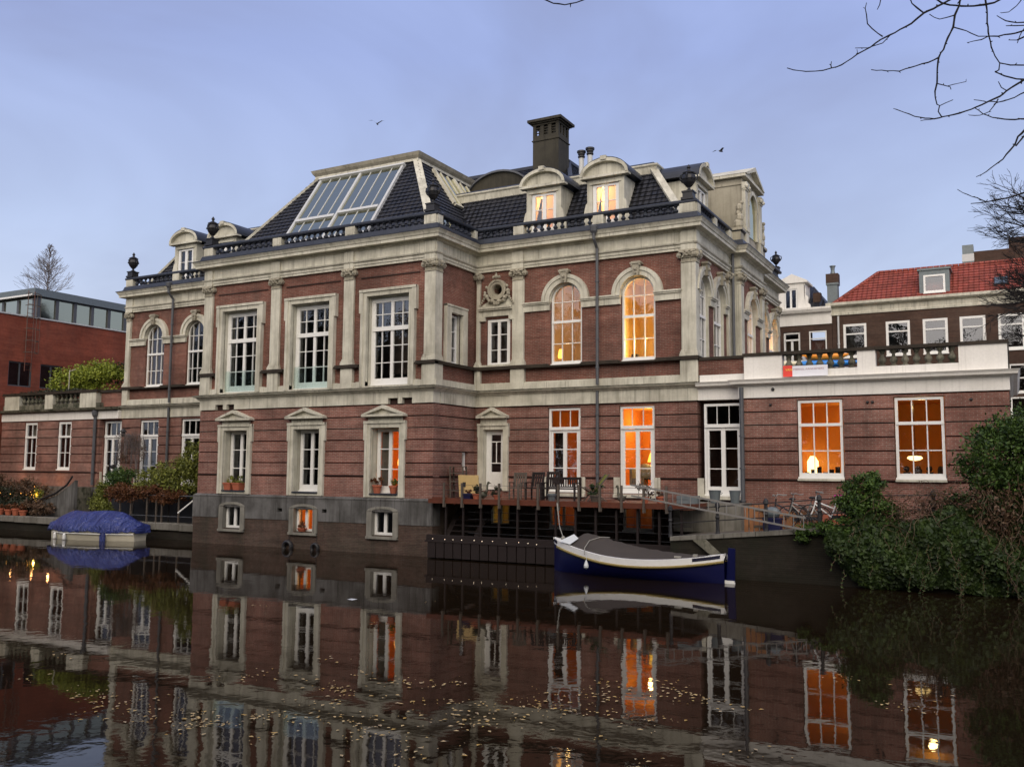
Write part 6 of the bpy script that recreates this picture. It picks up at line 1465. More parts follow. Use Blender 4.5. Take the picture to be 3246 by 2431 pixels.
for i in range(31):
    t = .11+(.885-.11)*i/30; w = hb(t)-.03; s = sh(t)+.02; hgt = .0+.42*(min(1, ((t-.11)/.09))**.8 if t < .26 else 1-((t-.26)/.63)**1.25)
    hgt = max(0, hgt); row = []
    for j in range(13):
        q = j/12*2-1; z = s+hgt*(1-abs(q)**1.25)*(1+.02*sin(i*1.7+j))-.03*(abs(q) > .99)+.012*sin(i*2.3)*(1-abs(q)); row.append(BF(t, q*w, z))
    rows.append(row)
loft(mb, rows); build('canvas_cover', mb, 'canvas', bt, smooth=True, norm=False)
mb = MB(); mb.add([BF(.075, -.45, sh(.075)+.03), BF(.155, -.56, sh(.15)+.04), BF(.185, -.32, sh(.15)+.22), BF(.145, -.20, sh(.15)+.34)], [(0, 1, 2, 3)]); build('clear_window', mb, 'kayak_white', bt, norm=False)
mb = MB(); mb.tube([BF(.28, -.92, .66), BF(.265, -.75, .85), BF(.26, -.4, 1.04), BF(.30, -.1, 1.14), BF(.33, .2, 1.12)], .014, 5); build('cover_rope', mb, 'rope_grey', bt)
mb = MB(); mb.tube([BF(.30, -1.0, .70), BF(.30, -1.0, .45)], .008, 4); p = BF(.30, -1.02, .34); mb.lathe([(.015, .16), (.04, .1), (.075, 0), (.07, -.06), (.02, -.1)], p, 10); build('fender', mb, 'kayak_white', bt)
mb = MB(); mb.ball(BF(.055, 0, sh(.05)+.06), .07, 8, 6); mb.box(*[c for c in (BF(.86, -.3, 0)[0]-.06, BF(.86, -.3, 0)[0]+.06, BF(.86, -.3, 0)[1]-.05, BF(.86, -.3, 0)[1]+.05)], sh(.86), sh(.86)+.09)
mb.box(BF(.78, -.5, 0)[0]-.1, BF(.78, -.5, 0)[0]+.1, BF(.78, -.5, 0)[1]-.05, BF(.78, -.5, 0)[1]+.05, sh(.8), sh(.8)+.07); build('cleat', mb, 'rope_grey', bt)
mb = MB(); p = BF(.055, 0, sh(.05)+.08)
for k in range(2):
    q = (-13.72+.03*k, 28.22, 2.12); mid = tuple((p[i]+q[i])/2 for i in range(3)); mb.tube([p, (mid[0]-.02, mid[1], mid[2]-.18-.1*k), (q[0], q[1], q[2])], .012, 4)
in_room('mooring_rope', mb, 'rope_grey', 'pale mooring rope rising from the blue boat bow to the deck railing', 'rope')

# ------------------------------------------------------------ covered boat at the left
bl = empty('covered_boat', (-36, 27.5, 0), 'cream hulled boat under a creased bright blue tarpaulin by the left quay', 'boat')
BF, BLN = boat_frame((-38.75, 27.05), (-34.0, 27.9))
def hb2(t): return .82*min(1, max(.02, t)/.3)**.6*(1-max(0, (t-.55)/.45)**2*.5)
mb = MB(); rows = []
for i in range(21):
    t = i/20; w = hb2(t)
    rows.append([BF(t, o, z) for o, z in ((-w, .48), (-w*.97, .25), (-w*.88, .0), (-w*.4, -.2), (w*.4, -.2), (w*.88, 0), (w*.97, .25), (w, .48))])
loft(mb, rows); mb.add(rows[-1], [tuple(range(8))]); build('hull', mb, 'cream_hull', bl, norm=False)
mb = MB()
for sd in (-1, 1): mb.tube([BF(i/20, sd*(hb2(i/20)+.015), .30) for i in range(1, 21)], .028, 5)
build('rubbing_strake', mb, 'paint', bl)
mb = MB(); rows = []
rg = random.Random(8)
for i in range(61):
    t = -.03+1.06*i/60; tt = min(1, max(0, t)); w = max(.10, hb2(tt))+.06
    ridge = 1.26 if .25 < t < .80 else (1.26-.62*((.25-t)/.28)**1.3 if t <= .25 else 1.22-.52*((t-.80)/.23)**1.1)
    row = []
    for j in range(25):
        q = j/24*2-1; s = abs(q)
        if s > .86: z = .56-(s-.86)/.14*.20; o = (w+.01)*(1 if q > 0 else -1)*(.985+.015*(s-.86)/.14)
        else: o = q/.86*w; z = .56+(ridge-.56)*(1-(s/.86)**1.35)
        fold = .085*abs(sin(t*15+q*3.2+.8*sin(t*9)))*(s*(1.25-s))*1.6+.025*sin(t*75-q*9)*s+.03*sin(t*13-q*7)
        row.append(BF(t, o+fold*.25*(1 if q > 0 else -1), max(.34, z+fold)))
    rows.append(row)
rows = [[(p[0], p[1], .34) for p in rows[0]]]+rows+[[(p[0], p[1], .34) for p in rows[-1]]]
loft(mb, rows); build('tarpaulin', mb, 'tarp', bl, smooth=True, norm=False)
for t in (.12, .30): mb = MB(); p = BF(t, -hb2(t)-.06, .14); mb.lathe([(.03, -.16), (.07, -.1), (.07, .08), (.03, .15)], p, 8); build('fender', mb, 'paint', bl)
mb = MB(); p = BF(.72, -hb2(.72)-.04, .2); mb.box(p[0]-.14, p[0]+.14, p[1]-.03, p[1]+.05, .0, .38); build('blue_fender', mb, 'tarp', bl)

# ------------------------------------------------------------ vegetation
def shrub(name, label, blobs, m, n, size, seed, cat='shrub', stems=None, sm='bark', loc=None, group=None, shell=.45, zmin=None):
    rg = random.Random(seed); c = blobs[0][0]; t = empty(name, loc or (c[0], c[1], c[2]-blobs[0][1][2]), label, cat, group)
    mb = MB(); tot = sum(b[1][0]*b[1][2] for b in blobs)
    for b in blobs: leaves(mb, b[0], b[1], int(n*b[1][0]*b[1][2]/tot), size, rg, shell=shell, zmin=zmin)
    build('foliage', mb, m, t, norm=False)
    if stems:
        mb = MB()
        for s in stems: mb.tube(s[0], s[1], 5, r1=s[1]*.4)
        build('stems', mb, sm, t)
    return t
# ivy wall over the right quay
rg = random.Random(21); t = empty('ivy_curtain', (-2, 27.4, .3), 'dense dark green ivy hanging down the right quay wall to the water', 'ivy')
mb = MB()
for k in range(30000):
    x = rg.uniform(-4.75, 2.2); top = 1.95+.3*max(0, x+3)*.5+.15*sin(x*3)
    if x < -4.0: top = 1.75-.3*(-4.0-x)
    bot = .02+.12*(sin(x*2.3)+1)*.5+(max(0, -3.9-x)*.9)
    z = bot+(top-bot)*rg.random()**.9; th = .10+.45*sin(pi*min(1, max(0, (z-bot)/(top-bot+.01))))**.6*(1+.35*sin(x*2.1+z*3))+.25*sin(x*5+z*4)*.3
    y = 27.55-th*(.55+.45*rg.random()**.5)
    if rg.random() < .15: y = 27.62+rg.random()*.6; z = top-rg.random()*.2
    s = .055*rg.choice((.5, .7, 1., 1.2, 1.7)); a = Vector((rg.gauss(0, 1), rg.gauss(0, .6), rg.gauss(0, 1))).normalized(); b = a.cross(Vector((rg.gauss(0, .6), 1, rg.gauss(0, .5)))).normalized()
    q = Vector((x, y, z)); mb.quad(tuple(q-a*s), tuple(q+b*s*.7), tuple(q+a*s), tuple(q-b*s*.7))
mbI = mb
sm = MB(); lm = mbI
for k in range(46):
    x = rg.uniform(-4.6, 1.0); z = rg.uniform(.5, 1.9); p = [Vector((x, 27.0, z))]
    for j in range(rg.randint(4, 9)): p.append(p[-1]+Vector((rg.gauss(0, .05), rg.gauss(-.015, .02), -rg.uniform(.06, .16)))); q = p[-1]; a = Vector((rg.gauss(0, 1), 0, rg.gauss(0, 1))).normalized()*.05; lm.quad(tuple(q-a), tuple(q+Vector((a.z, -.02, -a.x))*.6), tuple(q+a), tuple(q-Vector((a.z, .02, -a.x))*.6))
    sm.tube([v_ if v_.z > .04 else Vector((v_.x, v_.y, .04)) for v_ in p], .006, 3, cap=False)
leaves(mbI, (-.4, 27.5, 2.35), (1.3, .45, .6), 3800, .05, rg, shell=.2)
build('foliage', mbI, 'ivy', t, norm=False); build('stems', sm, 'vine_dry', t)
shrub('ivy_mound', 'low bright ivy mound spilling over the quay edge beside the bicycles', [((-5.0, 27.6, 1.60), (.65, .35, .22)), ((-4.3, 27.45, 1.65), (.5, .35, .3)), ((-5.35, 27.5, 1.38), (.35, .15, .18))], 'shrub', 2600, .055, 22, 'ivy')
shrub('round_shrub', 'rounded bright green shrub rising between the two orange lit sash windows', [((-4.05, 27.9, 2.45), (.62, .5, .55)), ((-3.65, 27.8, 2.85), (.5, .4, .35)), ((-3.5, 27.7, 2.1), (.7, .45, .5))], 'shrub', 8500, .05, 23, stems=[([(-3.9, 28, 1.5), (-3.8, 27.9, 2.6)], .03)])
shrub('big_shrub', 'large dark green shrub at the right edge in front of the annex', [((-.35, 27.9, 3.75), (1.0, .9, .95)), ((.35, 27.9, 4.15), (.85, .8, .8)), ((-.75, 27.8, 3.25), (.65, .6, .6)), ((.3, 27.7, 3.0), (1.0, .7, .7)), ((-.45, 27.9, 4.4), (.35, .35, .4))], 'shrub', 15000, .052, 24, stems=[([(.2, 28, 1.4), (.1, 28, 3.2)], .07)])
rg = random.Random(31); t = empty('dry_vine', (-1.8, 27.6, 1.6), 'tangle of brown leafless vine stems between the round shrub and the large shrub', 'vine')
mb = MB()
for k in range(230):
    x = rg.uniform(-3.6, .3); z = rg.uniform(1.7, 2.9)-max(0, -2.4-x)*.2; p = Vector((x, 27.5+rg.uniform(-.2, .4), z)); pts = [p]; d = Vector((rg.uniform(-1, 1), rg.uniform(-.3, .1), rg.uniform(-.4, .8)))
    for j in range(6): d += Vector((rg.gauss(0, .25), rg.gauss(0, .1), -.22)); pts.append(pts[-1]+d.normalized()*rg.uniform(.1, .2)); 
    pts = [Vector((q.x, min(q.y, 27.9), q.z)) for q in pts]; mb.tube(pts, .009, 3, cap=False, r1=.004)
for k in range(40):
    x = rg.uniform(-.9, .4); pts = [Vector((x, 27.1, 2.9+rg.uniform(-.5, .3)))]
    for j in range(rg.randint(4, 13)): pts.append(pts[-1]+Vector((rg.gauss(.02, .10), rg.gauss(-.02, .05), -.17)))
    mb.tube(pts, .006, 3, cap=False)
build('stems', mb, 'vine_dry', t)
mb = MB(); leaves(mb, (-.3, 27.15, 2.2), (.8, .3, .8), 1500, .05, rg, shell=.1); leaves(mb, (-1.7, 27.6, 2.25), (1.5, .35, .45), 1900, .04, rg, shell=.1); build('foliage', mb, 'vine_dry', t, norm=False)
# left garden
shrub('olive_hedge', 'yellow green shrub with bright tips over the fence beside the brick block', [((-35.0, 29.9, 2.85), (1.0, .7, .5)), ((-33.4, 29.8, 2.7), (1.1, .7, .9)), ((-32.5, 29.7, 3.4), (.8, .6, .95)), ((-35.9, 29.8, 2.5), (.8, .6, .5))], 'olive', 11000, .06, 41, stems=[([(-32.7, 29.9, .7), (-32.6, 29.9, 3.4)], .05), ([(-34.6, 29.9, .7), (-34.5, 29.9, 2.7)], .04)])
shrub('green_bush', 'dark green rounded bush left of the yellow green shrub beside the french door', [((-37.9, 29.9, 2.75), (.75, .6, .45)), ((-38.5, 29.9, 2.3), (.5, .5, .6))], 'shrub', 4200, .055, 42)
shrub('russet_vine', 'rusty brown climbing vine drooping over the black fence behind the covered boat', [((-37.0, 29.4, 2.05), (1.3, .4, .42)), ((-35.2, 29.4, 2.05), (.9, .35, .35)), ((-33.9, 29.4, 1.9), (.9, .35, .35))], 'russet', 8500, .05, 43)
shrub('yellow_vine', 'olive yellow vine hanging down the left end of the black fence', [((-38.6, 29.3, 1.7), (.55, .35, .75)), ((-38.2, 29.2, 1.2), (.5, .3, .5))], 'olive', 4200, .05, 44)
rg = random.Random(45)
t = empty('willow_shrub', (-38.0, 30.6, .7), 'slender weeping shrub with hanging twigs in front of the annex wall', 'tree')
mb = MB(); mb.tube([(-37.95, 30.6, .7), (-37.8, 30.6, 3.2), (-38.0, 30.6, 4.2)], .05, 6, r1=.02)
for k in range(150):
    a = rg.uniform(0, 2*pi); r = rg.uniform(.15, .95); p0 = Vector((-38.15, 30.5, 4.35+rg.uniform(-.3, .45))); e = p0+Vector((cos(a)*r, sin(a)*r*.5, .15)); mb.tube([p0, e, e+Vector((cos(a)*.12, 0, -rg.uniform(.4, 1.3)))], .006, 3, cap=False)
build('trunk', mb, 'bark_grey', t)
mb = MB(); leaves(mb, (-38.2, 30.5, 4.2), (.95, .5, .8), 3000, .032, rg, shell=.1); build('crown', mb, 'vine_dry', t, norm=False)
shrub('garden_planting', 'mixed dark green garden planting along the left quay edge', [((-50, 30.2, 1.5), (2.4, .7, .8)), ((-47.5, 30.2, 1.4), (1.6, .7, .65)), ((-49, 29.7, 1.1), (2.2, .4, .45)), ((-45.8, 30, 1.15), (1.3, .5, .5))], 'darkshrub', 9500, .07, 46)
shrub('brown_planting', 'brown autumn planting in front of the two narrow windows', [((-46.2, 30.5, 1.9), (2.0, .6, .6)), ((-44.9, 29.9, 1.2), (1.2, .5, .45)), ((-48.4, 30.6, 2.2), (.7, .5, .6)), ((-43.3, 29.7, 1.0), (1.0, .4, .35))], 'vine_dry', 6500, .06, 47, shell=.2)
shrub('red_plant', 'small red leaved plant low at the left quay edge', [((-49.0, 29.3, .95), (.4, .25, .2))], 'terracotta', 260, .05, 48)
for k, (x, h_) in enumerate(((-46.6, .34), (-45.9, .30), (-45.3, .36), (-44.7, .28))):
    pot(x, 29.4, .72, .2, h_, 'terracotta', ('leftmost', 'second', 'third', 'rightmost')[k]+' terracotta pot of four on the left quay edge', group='pots on the left quay', plant='russet', prad=.22, seed=60+k, n=90, sz=.06)
t = shrub('lit_shrub', 'small yellow shrub lit by warm garden lights near the garden stair', [((-44.9, 30.3, 1.75), (.35, .3, .42))], 'olive', 700, .05, 49)
mb = MB(); rg = random.Random(50)
for k in range(12): mb.ball((-44.95+rg.gauss(0, .18), 30.0, 1.65+rg.gauss(0, .22)), .014, 5, 4)
build('fairy_light', mb, 'lamp_amber', t)
point('garden_light_glow', (-44.9, 30.25, 1.75), 9, (1, .55, .1), .05)
for k, (x, z) in enumerate(((-48.0, 2.55), (-46.2, 2.5), (-44.8, 2.55))): point('uplight_glow', (x, 31.05, z), (3, 2.2, 5)[k], (1, .45, .15), .05)
mb = MB()
for k in range(5): mb.ball((-48.5+.9*k, 29.95, 1.78+.05*(k % 2)), .018, 5, 4)
in_room('garden_lights', mb, 'lamp_amber', 'row of small warm lights among the plants under the two narrow windows', 'lights')
# fence along the left quay
t = empty('black_fence', (-35, 29.3, .7), 'low black fence with thin pale posts on the left quay beside the brick block', 'fence')
for k, x in enumerate((-38.9, -38.0, -37.2, -36.45, -35.35, -34.72, -34.35, -33.25, -32.3)):
    mb = MB(); mb.box(x-.03, x+.03, 29.28, 29.34, .70, 1.95); build('post', mb, 'wood_grey', t)
mb = MB(); mb.box(-39, -31.6, 29.27, 29.35, 1.93, 1.98); mb.box(-39, -31.6, 29.29, 29.33, 1.0, 1.03); build('rail', mb, 'pipe', t)
mb = MB(); mb.box(-39.5, -31.55, 30.6, 30.7, .6, 2.35); build('back_panel', mb, 'iron', t)
mb = MB(); mb.tube([(-40.0, 30.6, .7), (-40.0, 30.6, 4.95)], .03, 6); mb.F = None
t2 = empty('garden_lantern', (-39.6, 31.2, 4.6), 'small black wall lantern beside the slender shrub', 'lantern')
mb = MB(); mb.lathe([(.03, .42), (.15, .30), (.17, .26), (.10, .24), (.07, .02), (.03, 0)], (-39.5, 31.1, 4.75), 8); mb.tube([(-39.5, 31.1, 5.15), (-39.5, 31.5, 5.2)], .02, 5); build('lantern_body', mb, 'iron', t2)
goose(-39.5, 30.6, 3.1, .9, 'iron', 'dark bird shaped garden figure above the green bush', 1.6)
# roof garden at the left
shrub('bamboo', 'bright green bamboo on the terrace of the left annex', [((-44.2, 33.2, 8.15), (1.7, .6, .85)), ((-47.0, 33.2, 8.0), (1.7, .6, .75)), ((-45.6, 33.4, 8.35), (1.6, .5, .75))], 'bamboo', 9000, .075, 51)
shrub('evergreen_shrub', 'dark evergreen shrub behind the bamboo at the villa wall', [((-41.5, 34, 8.9), (1.4, .6, .9)), ((-43.5, 34.2, 8.5), (1.2, .6, .7))], 'ivy', 5200, .07, 52)
rg = random.Random(53); t = empty('terrace_creeper', (-46, 32, 6.6), 'dark creeper growing over the left annex balustrade', 'creeper'); mb = MB(); leaves(mb, (-46.5, 31.9, 7.15), (3.6, .35, .35), 2600, .06, rg, shell=.1); build('foliage', mb, 'darkshrub', t, norm=False)
mb = MB(); mb.tube([(-46.1, 32.6, 6.5), (-46.1, 32.6, 8.6)], .03, 5); mb.tube([(-46.1, 32.6, 8.55), (-45.6, 32.6, 8.62)], .025, 5); mb.ball((-46.0, 32.6, 7.1), .18, 8, 5, (1.6, 1, .4)); in_room('parasol_pole', mb, 'stone', 'pale folded garden lamp pole among the bamboo', 'pole')
# ------------------------------------------------------------ trees
rg = random.Random(61)
t = empty('conical_tree', (-118.8, 80, .3), 'bare conical winter tree rising behind the modern building', 'tree')
mb = MB(); bx, by = -118.9, 80.; mb.tube([(bx, by, .3), (bx, by, 34.6)], .32, 7, r1=.03)
build('trunk', mb, 'bark_grey', t)
mb = MB()
for k in range(120):
    u = rg.random()**.8; z = 25.5+9*u; L_ = (1-u)*4.6+.35; a = rg.uniform(0, 2*pi); d = Vector((cos(a), sin(a), .75))
    twig_tree(mb, (bx, by, z), d, L_*.55, .035, 2, rg, spread=.45, up=.10, minr=.016, kids=(1, 2))
build('crown', mb, 'bark_grey', t, norm=False)
rg = random.Random(71)
t = empty('bare_tree', (3.5, 40, .3), 'leafless fine twigged tree at the right edge in front of the red roof', 'tree')
mb = MB(); mb.tube([(3.2, 40, .3), (2.8, 40, 6), (2.3, 40, 9.5), (1.9, 40, 12.5)], .2, 8, r1=.08)
build('trunk', mb, 'bark', t); mb = MB()
for k in range(20):
    z = rg.uniform(8.3, 13.2); d = Vector((-1, rg.uniform(-.6, .6), rg.uniform(-.1, .55))); twig_tree(mb, (2.2, 40, z), d, rg.uniform(1.0, 1.55), .045, 4, rg, spread=.42, up=.05, minr=.007, kids=(2, 3), shrink=.68)
build('crown', mb, 'bark', t, norm=False)
BR = [([(-0.3,8.77,7.459),(-0.404,8.719,7.396),(-0.478,8.684,7.348),(-0.557,8.645,7.31),(-0.613,8.62,7.252),(-0.706,8.577,7.183),(-0.792,8.535,7.135),(-0.835,8.514,7.107),(-0.902,8.481,7.07),(-0.989,8.441,7.001),(-1.038,8.418,6.97),(-1.093,8.391,6.939),(-1.137,8.371,6.901),(-1.223,8.33,6.846),(-1.302,8.29,6.811),(-1.369,8.255,6.794),(-1.429,8.223,6.783),(-1.507,8.18,6.782),(-1.596,8.131,6.789),(-1.652,8.098,6.811)],0.0071,0.0026),([(-0.839,8.621,7.155),(-0.902,8.594,7.086),(-0.964,8.563,7.065),(-1.025,8.531,7.043),(-1.123,8.478,7.039)],0.0039,0.0024),([(-0.878,8.382,7.049),(-0.913,8.36,7.072),(-0.958,8.33,7.119),(-0.99,8.308,7.166),(-0.995,8.297,7.24),(-1.005,8.286,7.293),(-0.991,8.288,7.347)],0.0041,0.0023),([(-1.302,8.29,6.811),(-1.307,8.284,6.838),(-1.3,8.285,6.872)],0.0039,0.0019),([(-1.093,8.391,6.939),(-1.095,8.385,6.983)],0.0026,0.0019),([(-0.557,8.644,7.314),(-0.609,8.611,7.354),(-0.644,8.588,7.395),(-0.66,8.574,7.442)],0.0049,0.0039),([(-0.27,9.44,7.771),(-0.297,9.435,7.683),(-0.335,9.423,7.595),(-0.353,9.426,7.478),(-0.402,9.41,7.375),(-0.445,9.399,7.265),(-0.489,9.383,7.185),(-0.503,9.386,7.083),(-0.511,9.397,6.944),(-0.534,9.394,6.863),(-0.534,9.4,6.805),(-0.519,9.415,6.739),(-0.498,9.428,6.725),(-0.511,9.428,6.666),(-0.489,9.444,6.623)],0.0077,0.0042),([(-0.489,9.383,7.185),(-0.578,9.339,7.14),(-0.683,9.286,7.1),(-0.774,9.239,7.076),(-0.826,9.212,7.054),(-0.929,9.156,7.053),(-1.063,9.081,7.064)],0.0053,0.0025),([(-0.335,9.423,7.595),(-0.407,9.387,7.565),(-0.465,9.356,7.553),(-0.51,9.33,7.572),(-0.55,9.305,7.6)],0.0042,0.0025),([(-0.353,9.426,7.478),(-0.283,9.467,7.457),(-0.207,9.512,7.421),(-0.144,9.55,7.392),(-0.067,9.593,7.393)],0.0039,0.0028),([(-0.502,9.314,7.754),(-0.44,9.353,7.711),(-0.376,9.39,7.689),(-0.274,9.448,7.68),(-0.171,9.504,7.676),(-0.08,9.552,7.696),(-0.002,9.593,7.714),(0.063,9.625,7.751)],0.0056,0.007),([(-0.076,10.201,8.068),(-0.067,10.218,7.959),(-0.066,10.234,7.819),(-0.06,10.253,7.679),(-0.041,10.275,7.569),(-0.01,10.302,7.476),(0.028,10.331,7.406),(0.018,10.333,7.336),(-0.017,10.316,7.312)],0.0074,0.0042),([(0.261,10.423,7.736),(0.136,10.358,7.703),(0.025,10.299,7.679),(-0.06,10.253,7.679)],0.006,0.0045),([(-0.06,10.253,7.679),(-0.127,10.219,7.647),(-0.197,10.183,7.628),(-0.259,10.151,7.61)],0.0045,0.0027),([(0.028,10.331,7.406),(0.123,10.385,7.387),(0.247,10.453,7.385)],0.0045,0.0045),([(-0.017,10.316,7.312),(0.064,10.365,7.274),(0.173,10.428,7.244),(0.255,10.473,7.241)],0.0045,0.0052),([(0.255,10.473,7.244),(0.17,10.432,7.189),(0.078,10.389,7.121),(0.014,10.36,7.063),(-0.084,10.312,7.016),(-0.154,10.277,6.976),(-0.252,10.229,6.928),(-0.35,10.179,6.889),(-0.461,10.121,6.861),(-0.586,10.056,6.829),(-0.668,10.011,6.835),(-0.763,9.956,6.854),(-0.858,9.9,6.893),(-0.925,9.86,6.923)],0.0082,0.003),([(-0.586,10.056,6.829),(-0.71,9.99,6.808)],0.0037,0.0022),([(0.078,10.389,7.121),(0.032,10.36,7.157),(0.007,10.34,7.216)],0.0037,0.0024),([(0.25,10.484,7.112),(0.151,10.436,7.056),(0.082,10.401,7.028),(-0.002,10.358,7.005),(-0.111,10.297,7.011),(-0.221,10.235,7.027)],0.0057,0.0027),([(-0.0,10.355,7.04),(-0.045,10.339,6.961),(-0.088,10.321,6.906),(-0.172,10.279,6.867),(-0.268,10.226,6.869)],0.0045,0.0024),([(0.239,10.508,6.836),(0.142,10.456,6.826),(0.046,10.403,6.829),(-0.063,10.341,6.849),(-0.144,10.292,6.89),(-0.217,10.246,6.944)],0.0057,0.003),([(0.235,10.518,6.73),(0.163,10.487,6.651),(0.132,10.478,6.573),(0.082,10.457,6.51),(0.016,10.431,6.424),(-0.055,10.399,6.361),(-0.14,10.36,6.29),(-0.231,10.315,6.239)],0.0089,0.0027),([(0.233,10.522,6.683),(0.175,10.498,6.604),(0.139,10.483,6.557)],0.006,0.006),([(-0.512,9.398,6.936),(-0.458,9.429,6.922),(-0.401,9.462,6.905),(-0.396,9.468,6.879)],0.0039,0.0025),([(-0.42,9.45,6.915),(-0.342,9.491,6.938),(-0.266,9.53,6.956)],0.0031,0.0022),([(-0.498,9.428,6.725),(-0.452,9.451,6.747),(-0.383,9.485,6.781)],0.0033,0.0022),([(0.183,9.892,5.898),(0.091,9.846,5.861),(-0.013,9.792,5.831),(-0.142,9.723,5.808),(-0.207,9.689,5.793),(-0.272,9.654,5.788)],0.007,0.0028),([(-0.142,9.723,5.808),(-0.218,9.678,5.844),(-0.294,9.633,5.873),(-0.38,9.58,5.923)],0.0035,0.0022),([(0.26,10.386,8.071),(0.202,10.363,7.992),(0.131,10.33,7.93),(0.062,10.294,7.918)],0.0045,0.003),([(0.264,10.415,7.821),(0.195,10.378,7.816),(0.1,10.323,7.836),(0.02,10.273,7.89)],0.0052,0.003),([(0.263,10.418,7.79),(0.098,10.328,7.786)],0.0045,0.003),([(0.262,10.421,7.759),(0.217,10.405,7.681),(0.194,10.4,7.61)],0.0045,0.003),([(0.195,10.397,7.642),(0.117,10.354,7.641)],0.003,0.0022),([(-1.018,9.686,8.053),(-1.034,9.683,7.998),(-1.056,9.677,7.944)],0.0037,0.0027),([(-3.577,6.753,7.351),(-3.455,6.825,7.307),(-3.385,6.867,7.271),(-3.297,6.917,7.26),(-3.207,6.964,7.281),(-3.098,7.018,7.33)],0.004,0.004)]
t = empty('overhanging_tree', (4.5, 9.5, 1.5), 'bare tree whose dark budded branches reach in from the upper right corner', 'tree')
mb = MB(); rg = random.Random(81)
for pts, r0, r1 in BR:
    pts = [Vector(p) for p in pts]
    # fine resampling with slight kinks and buds
    fine = []
    for a, b in zip(pts, pts[1:]):
        n = max(1, int((b-a).length/.045))
        for k in range(n): fine.append(a.lerp(b, k/n)+Vector((rg.gauss(0, .0016), rg.gauss(0, .004), rg.gauss(0, .0016))))
    fine.append(pts[-1]); m = len(fine)
    rs = [1.35*(r0+(r1-r0)*i/max(1, m-1))*rg.uniform(.85, 1.2) for i in range(m)]
    mb.tube(fine, rs, 6)
    for i in range(1, m, 2):
        if rg.random() < .7:
            d = Vector((rg.uniform(-1, 1), rg.uniform(-.4, .4), rg.uniform(-1, 1))).normalized(); L_ = rg.uniform(.01, .032); mb.tube([fine[i], fine[i]+d*L_], [rs[i]*1.0, rs[i]*.5], 4)
mbB = mb
mb = MB(); hubs = [(.35, 9.2, 9.3), (1.6, 10.2, 7.9), (1.6, 10.2, 6.6)]; tr_ = [(4.5, 9.5, 1.4), (4.52, 9.5, 1.9), (4.45, 9.55, 3.2), (4.5, 9.6, 4.6), (4.25, 9.7, 5.8), (3.95, 9.75, 6.8), (3.5, 9.85, 7.8), (3.2, 9.9, 8.8), (2.8, 10, 10.2), (2.9, 10.1, 11.6)]
mb.tube(tr_, [.34, .26, .22, .20, .18, .16, .13, .10, .07, .03], 12)
for h_ in hubs: mb.tube([(4.3, 9.6, 5.6) if h_[2] < 8 else (3.2, 9.9, 8.4), ((h_[0]*.4+3.9*.6), 9.8, h_[2]+.02), ((h_[0]*.7+3.9*.3), 9.9, h_[2]+.22), h_], .085, 7, r1=.03)
build('trunk', mb, 'bark', t)
mb = mbB
for pts, r0, r1 in BR:
    p = Vector(pts[0]); q = p-CAM; dz_ = q.dot(_f); sx, sy = 1.784*q.dot(_r2)/dz_, 1.784*q.dot(_u2)/dz_
    if sx > .985 or sy > .735: h_ = min(hubs, key=lambda q: (Vector(q)-p).length if not (sy > .735 and q is not hubs[0]) else 99); mb.tube([p, p.lerp(Vector(h_), .5)+Vector((.03, 0, .06)), h_], max(r0, .008), 6, r1=.02)
build('branches', mb, 'bark', t)
# ------------------------------------------------------------ birds
def bird(x, y, z, s, rz, up, label):
    mb = MB(); mb.ball((0, 0, 0), .07, 8, 6, (2.2, .8, .8))
    for k in (-1, 1): mb.add([(.08, 0, .03), (-.10, 0, .02), (-.16, k*.34, .10+up), (-.02, k*.34, .12+up), (-.20, k*.62, .02+up*1.2), (-.08, k*.40, .12+up), (.08, 0, .01)], [(0, 1, 2, 3), (3, 2, 4)])
    o = build('bird', mb, 'pipe', None, label=label, cat='bird', norm=False, group='birds in the sky'); o.location = (x, y, z); o.scale = (s,)*3; o.rotation_euler = (.1, 0, rz); return o
bird(-23.05, 30, 17.72, .62, 1.9, .1, 'small dark bird flying above the glazed black roof'); bird(-8.39, 30, 14.11, .6, .9, .0, 'small dark bird flying right of the chimney above the stone gable')
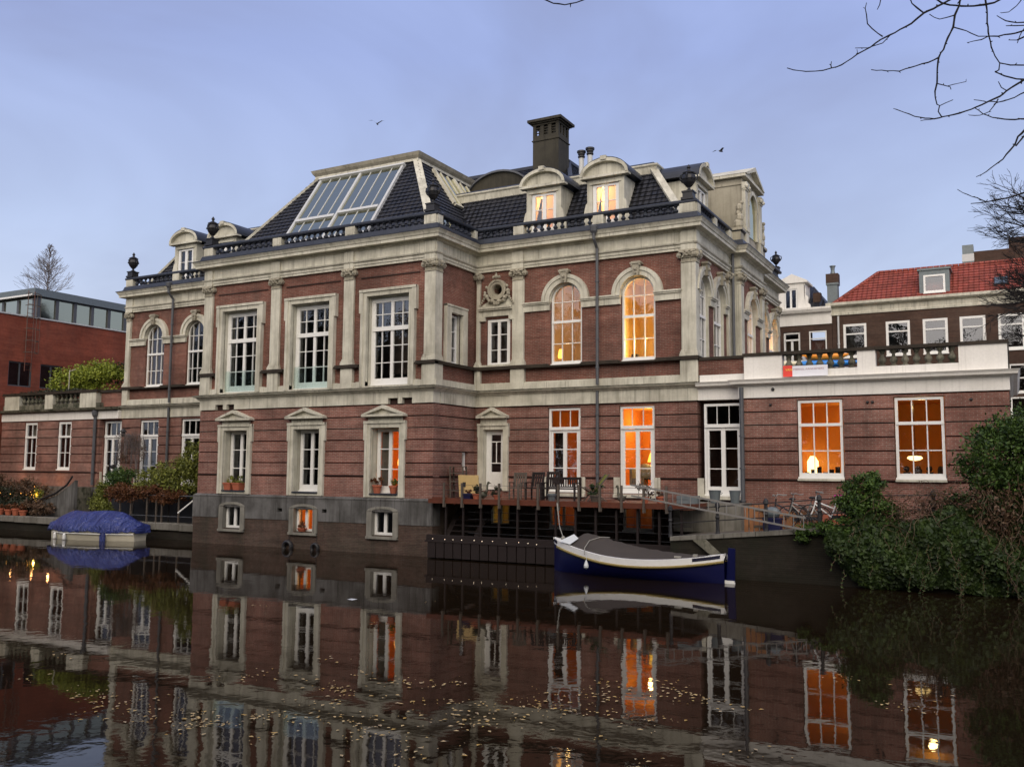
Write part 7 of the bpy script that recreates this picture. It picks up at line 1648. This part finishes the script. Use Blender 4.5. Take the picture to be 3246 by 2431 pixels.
# ------------------------------------------------------------ floating leaves and litter
rg = random.Random(91); mb = MB()
def fl(x, y, s):
    a = rg.uniform(0, 6.28); c, d = cos(a), sin(a); z = .006+rg.random()*.006; h_ = s*.55
    mb.quad((x-c*s, y-d*s, z), (x+d*h_, y-c*h_, z+.006), (x+c*s, y+d*s, z), (x-d*h_, y+c*h_, z+.004))
for cx, cy, sx, sy, n in ((-11.2, 9.0, 1.2, .35, 45), (-9.4, 8.7, .8, .4, 75), (-8.0, 9.6, .9, .5, 60), (-7.0, 10.2, .8, .6, 60), (-6.1, 11.3, .9, .5, 85), (-5.2, 12.0, 1.0, .6, 55), (-9.6, 11.2, 1.2, .6, 30), (-8.3, 12.3, 1.4, .6, 26), (-4.0, 13.2, 1.4, .6, 30), (-2.0, 14.2, 1.6, .7, 26), (-12.2, 10.2, 1.2, .8, 18), (-15.5, 18.5, 3, 2, 8), (-6.5, 8.8, 1.2, .5, 22), (-3.0, 11.0, 1.5, .8, 16)):
    sub_ = [(cx+rg.gauss(0, sx*.75), cy+rg.gauss(0, sy*.95)) for _ in range(max(3, n//6))]
    for k in range(int(n*1.7)):
        a, b = rg.choice(sub_); fl(a+rg.gauss(0, .22), b+rg.gauss(0, .16), rg.choice((.014, .02, .027, .04)))
build('floating_leaves', mb, 'leaf_float', None, kind='stuff', norm=False)
mb = MB(); mb.add([(0, 0, .008), (.22, -.06, .008), (.30, .03, .03), (.05, .10, .02)], [(0, 1, 2, 3)]); o = build('floating_paper', mb, 'kayak_white', None, label='white scrap of paper floating on the canal', cat='litter', norm=False); o.location = (-14.6, 18.2, 0)
# trees and houses on the viewer's bank, seen only as reflections in the panes
for k, (x, y, h_, sd) in enumerate(((-76, -8, 17, 1), (-66, -11, 18.5, 2), (-57, -9, 17.5, 3), (-48, -11, 17, 4), (-39, -8, 18, 5), (-30, -10, 18, 6), (-21, -11, 17, 7), (-12, -9, 18, 8), (-4, -13, 18, 9), (6, -10, 18, 10), (16, -9, 18, 11))):
    rg = random.Random(100+k); t = empty('quay_tree', (x, y, 1.5), ('first', 'second', 'third', 'fourth', 'fifth', 'sixth', 'seventh', 'eighth', 'ninth', 'tenth', 'last')[k]+' tall dark tree on the near quay behind the viewer', 'tree', 'trees on the near quay')
    mb = MB(); mb.tube([(x, y, 1.5), (x+.3, y, 7), (x, y, 14)], .4, 8, r1=.15); build('trunk', mb, 'bark', t)
    mb = MB(); leaves(mb, (x, y, h_*.55), (5.8, 4.5, h_*.45), 3600, .62, rg, shell=.1, clump=300); build('crown', mb, 'darkshrub', t, norm=False)
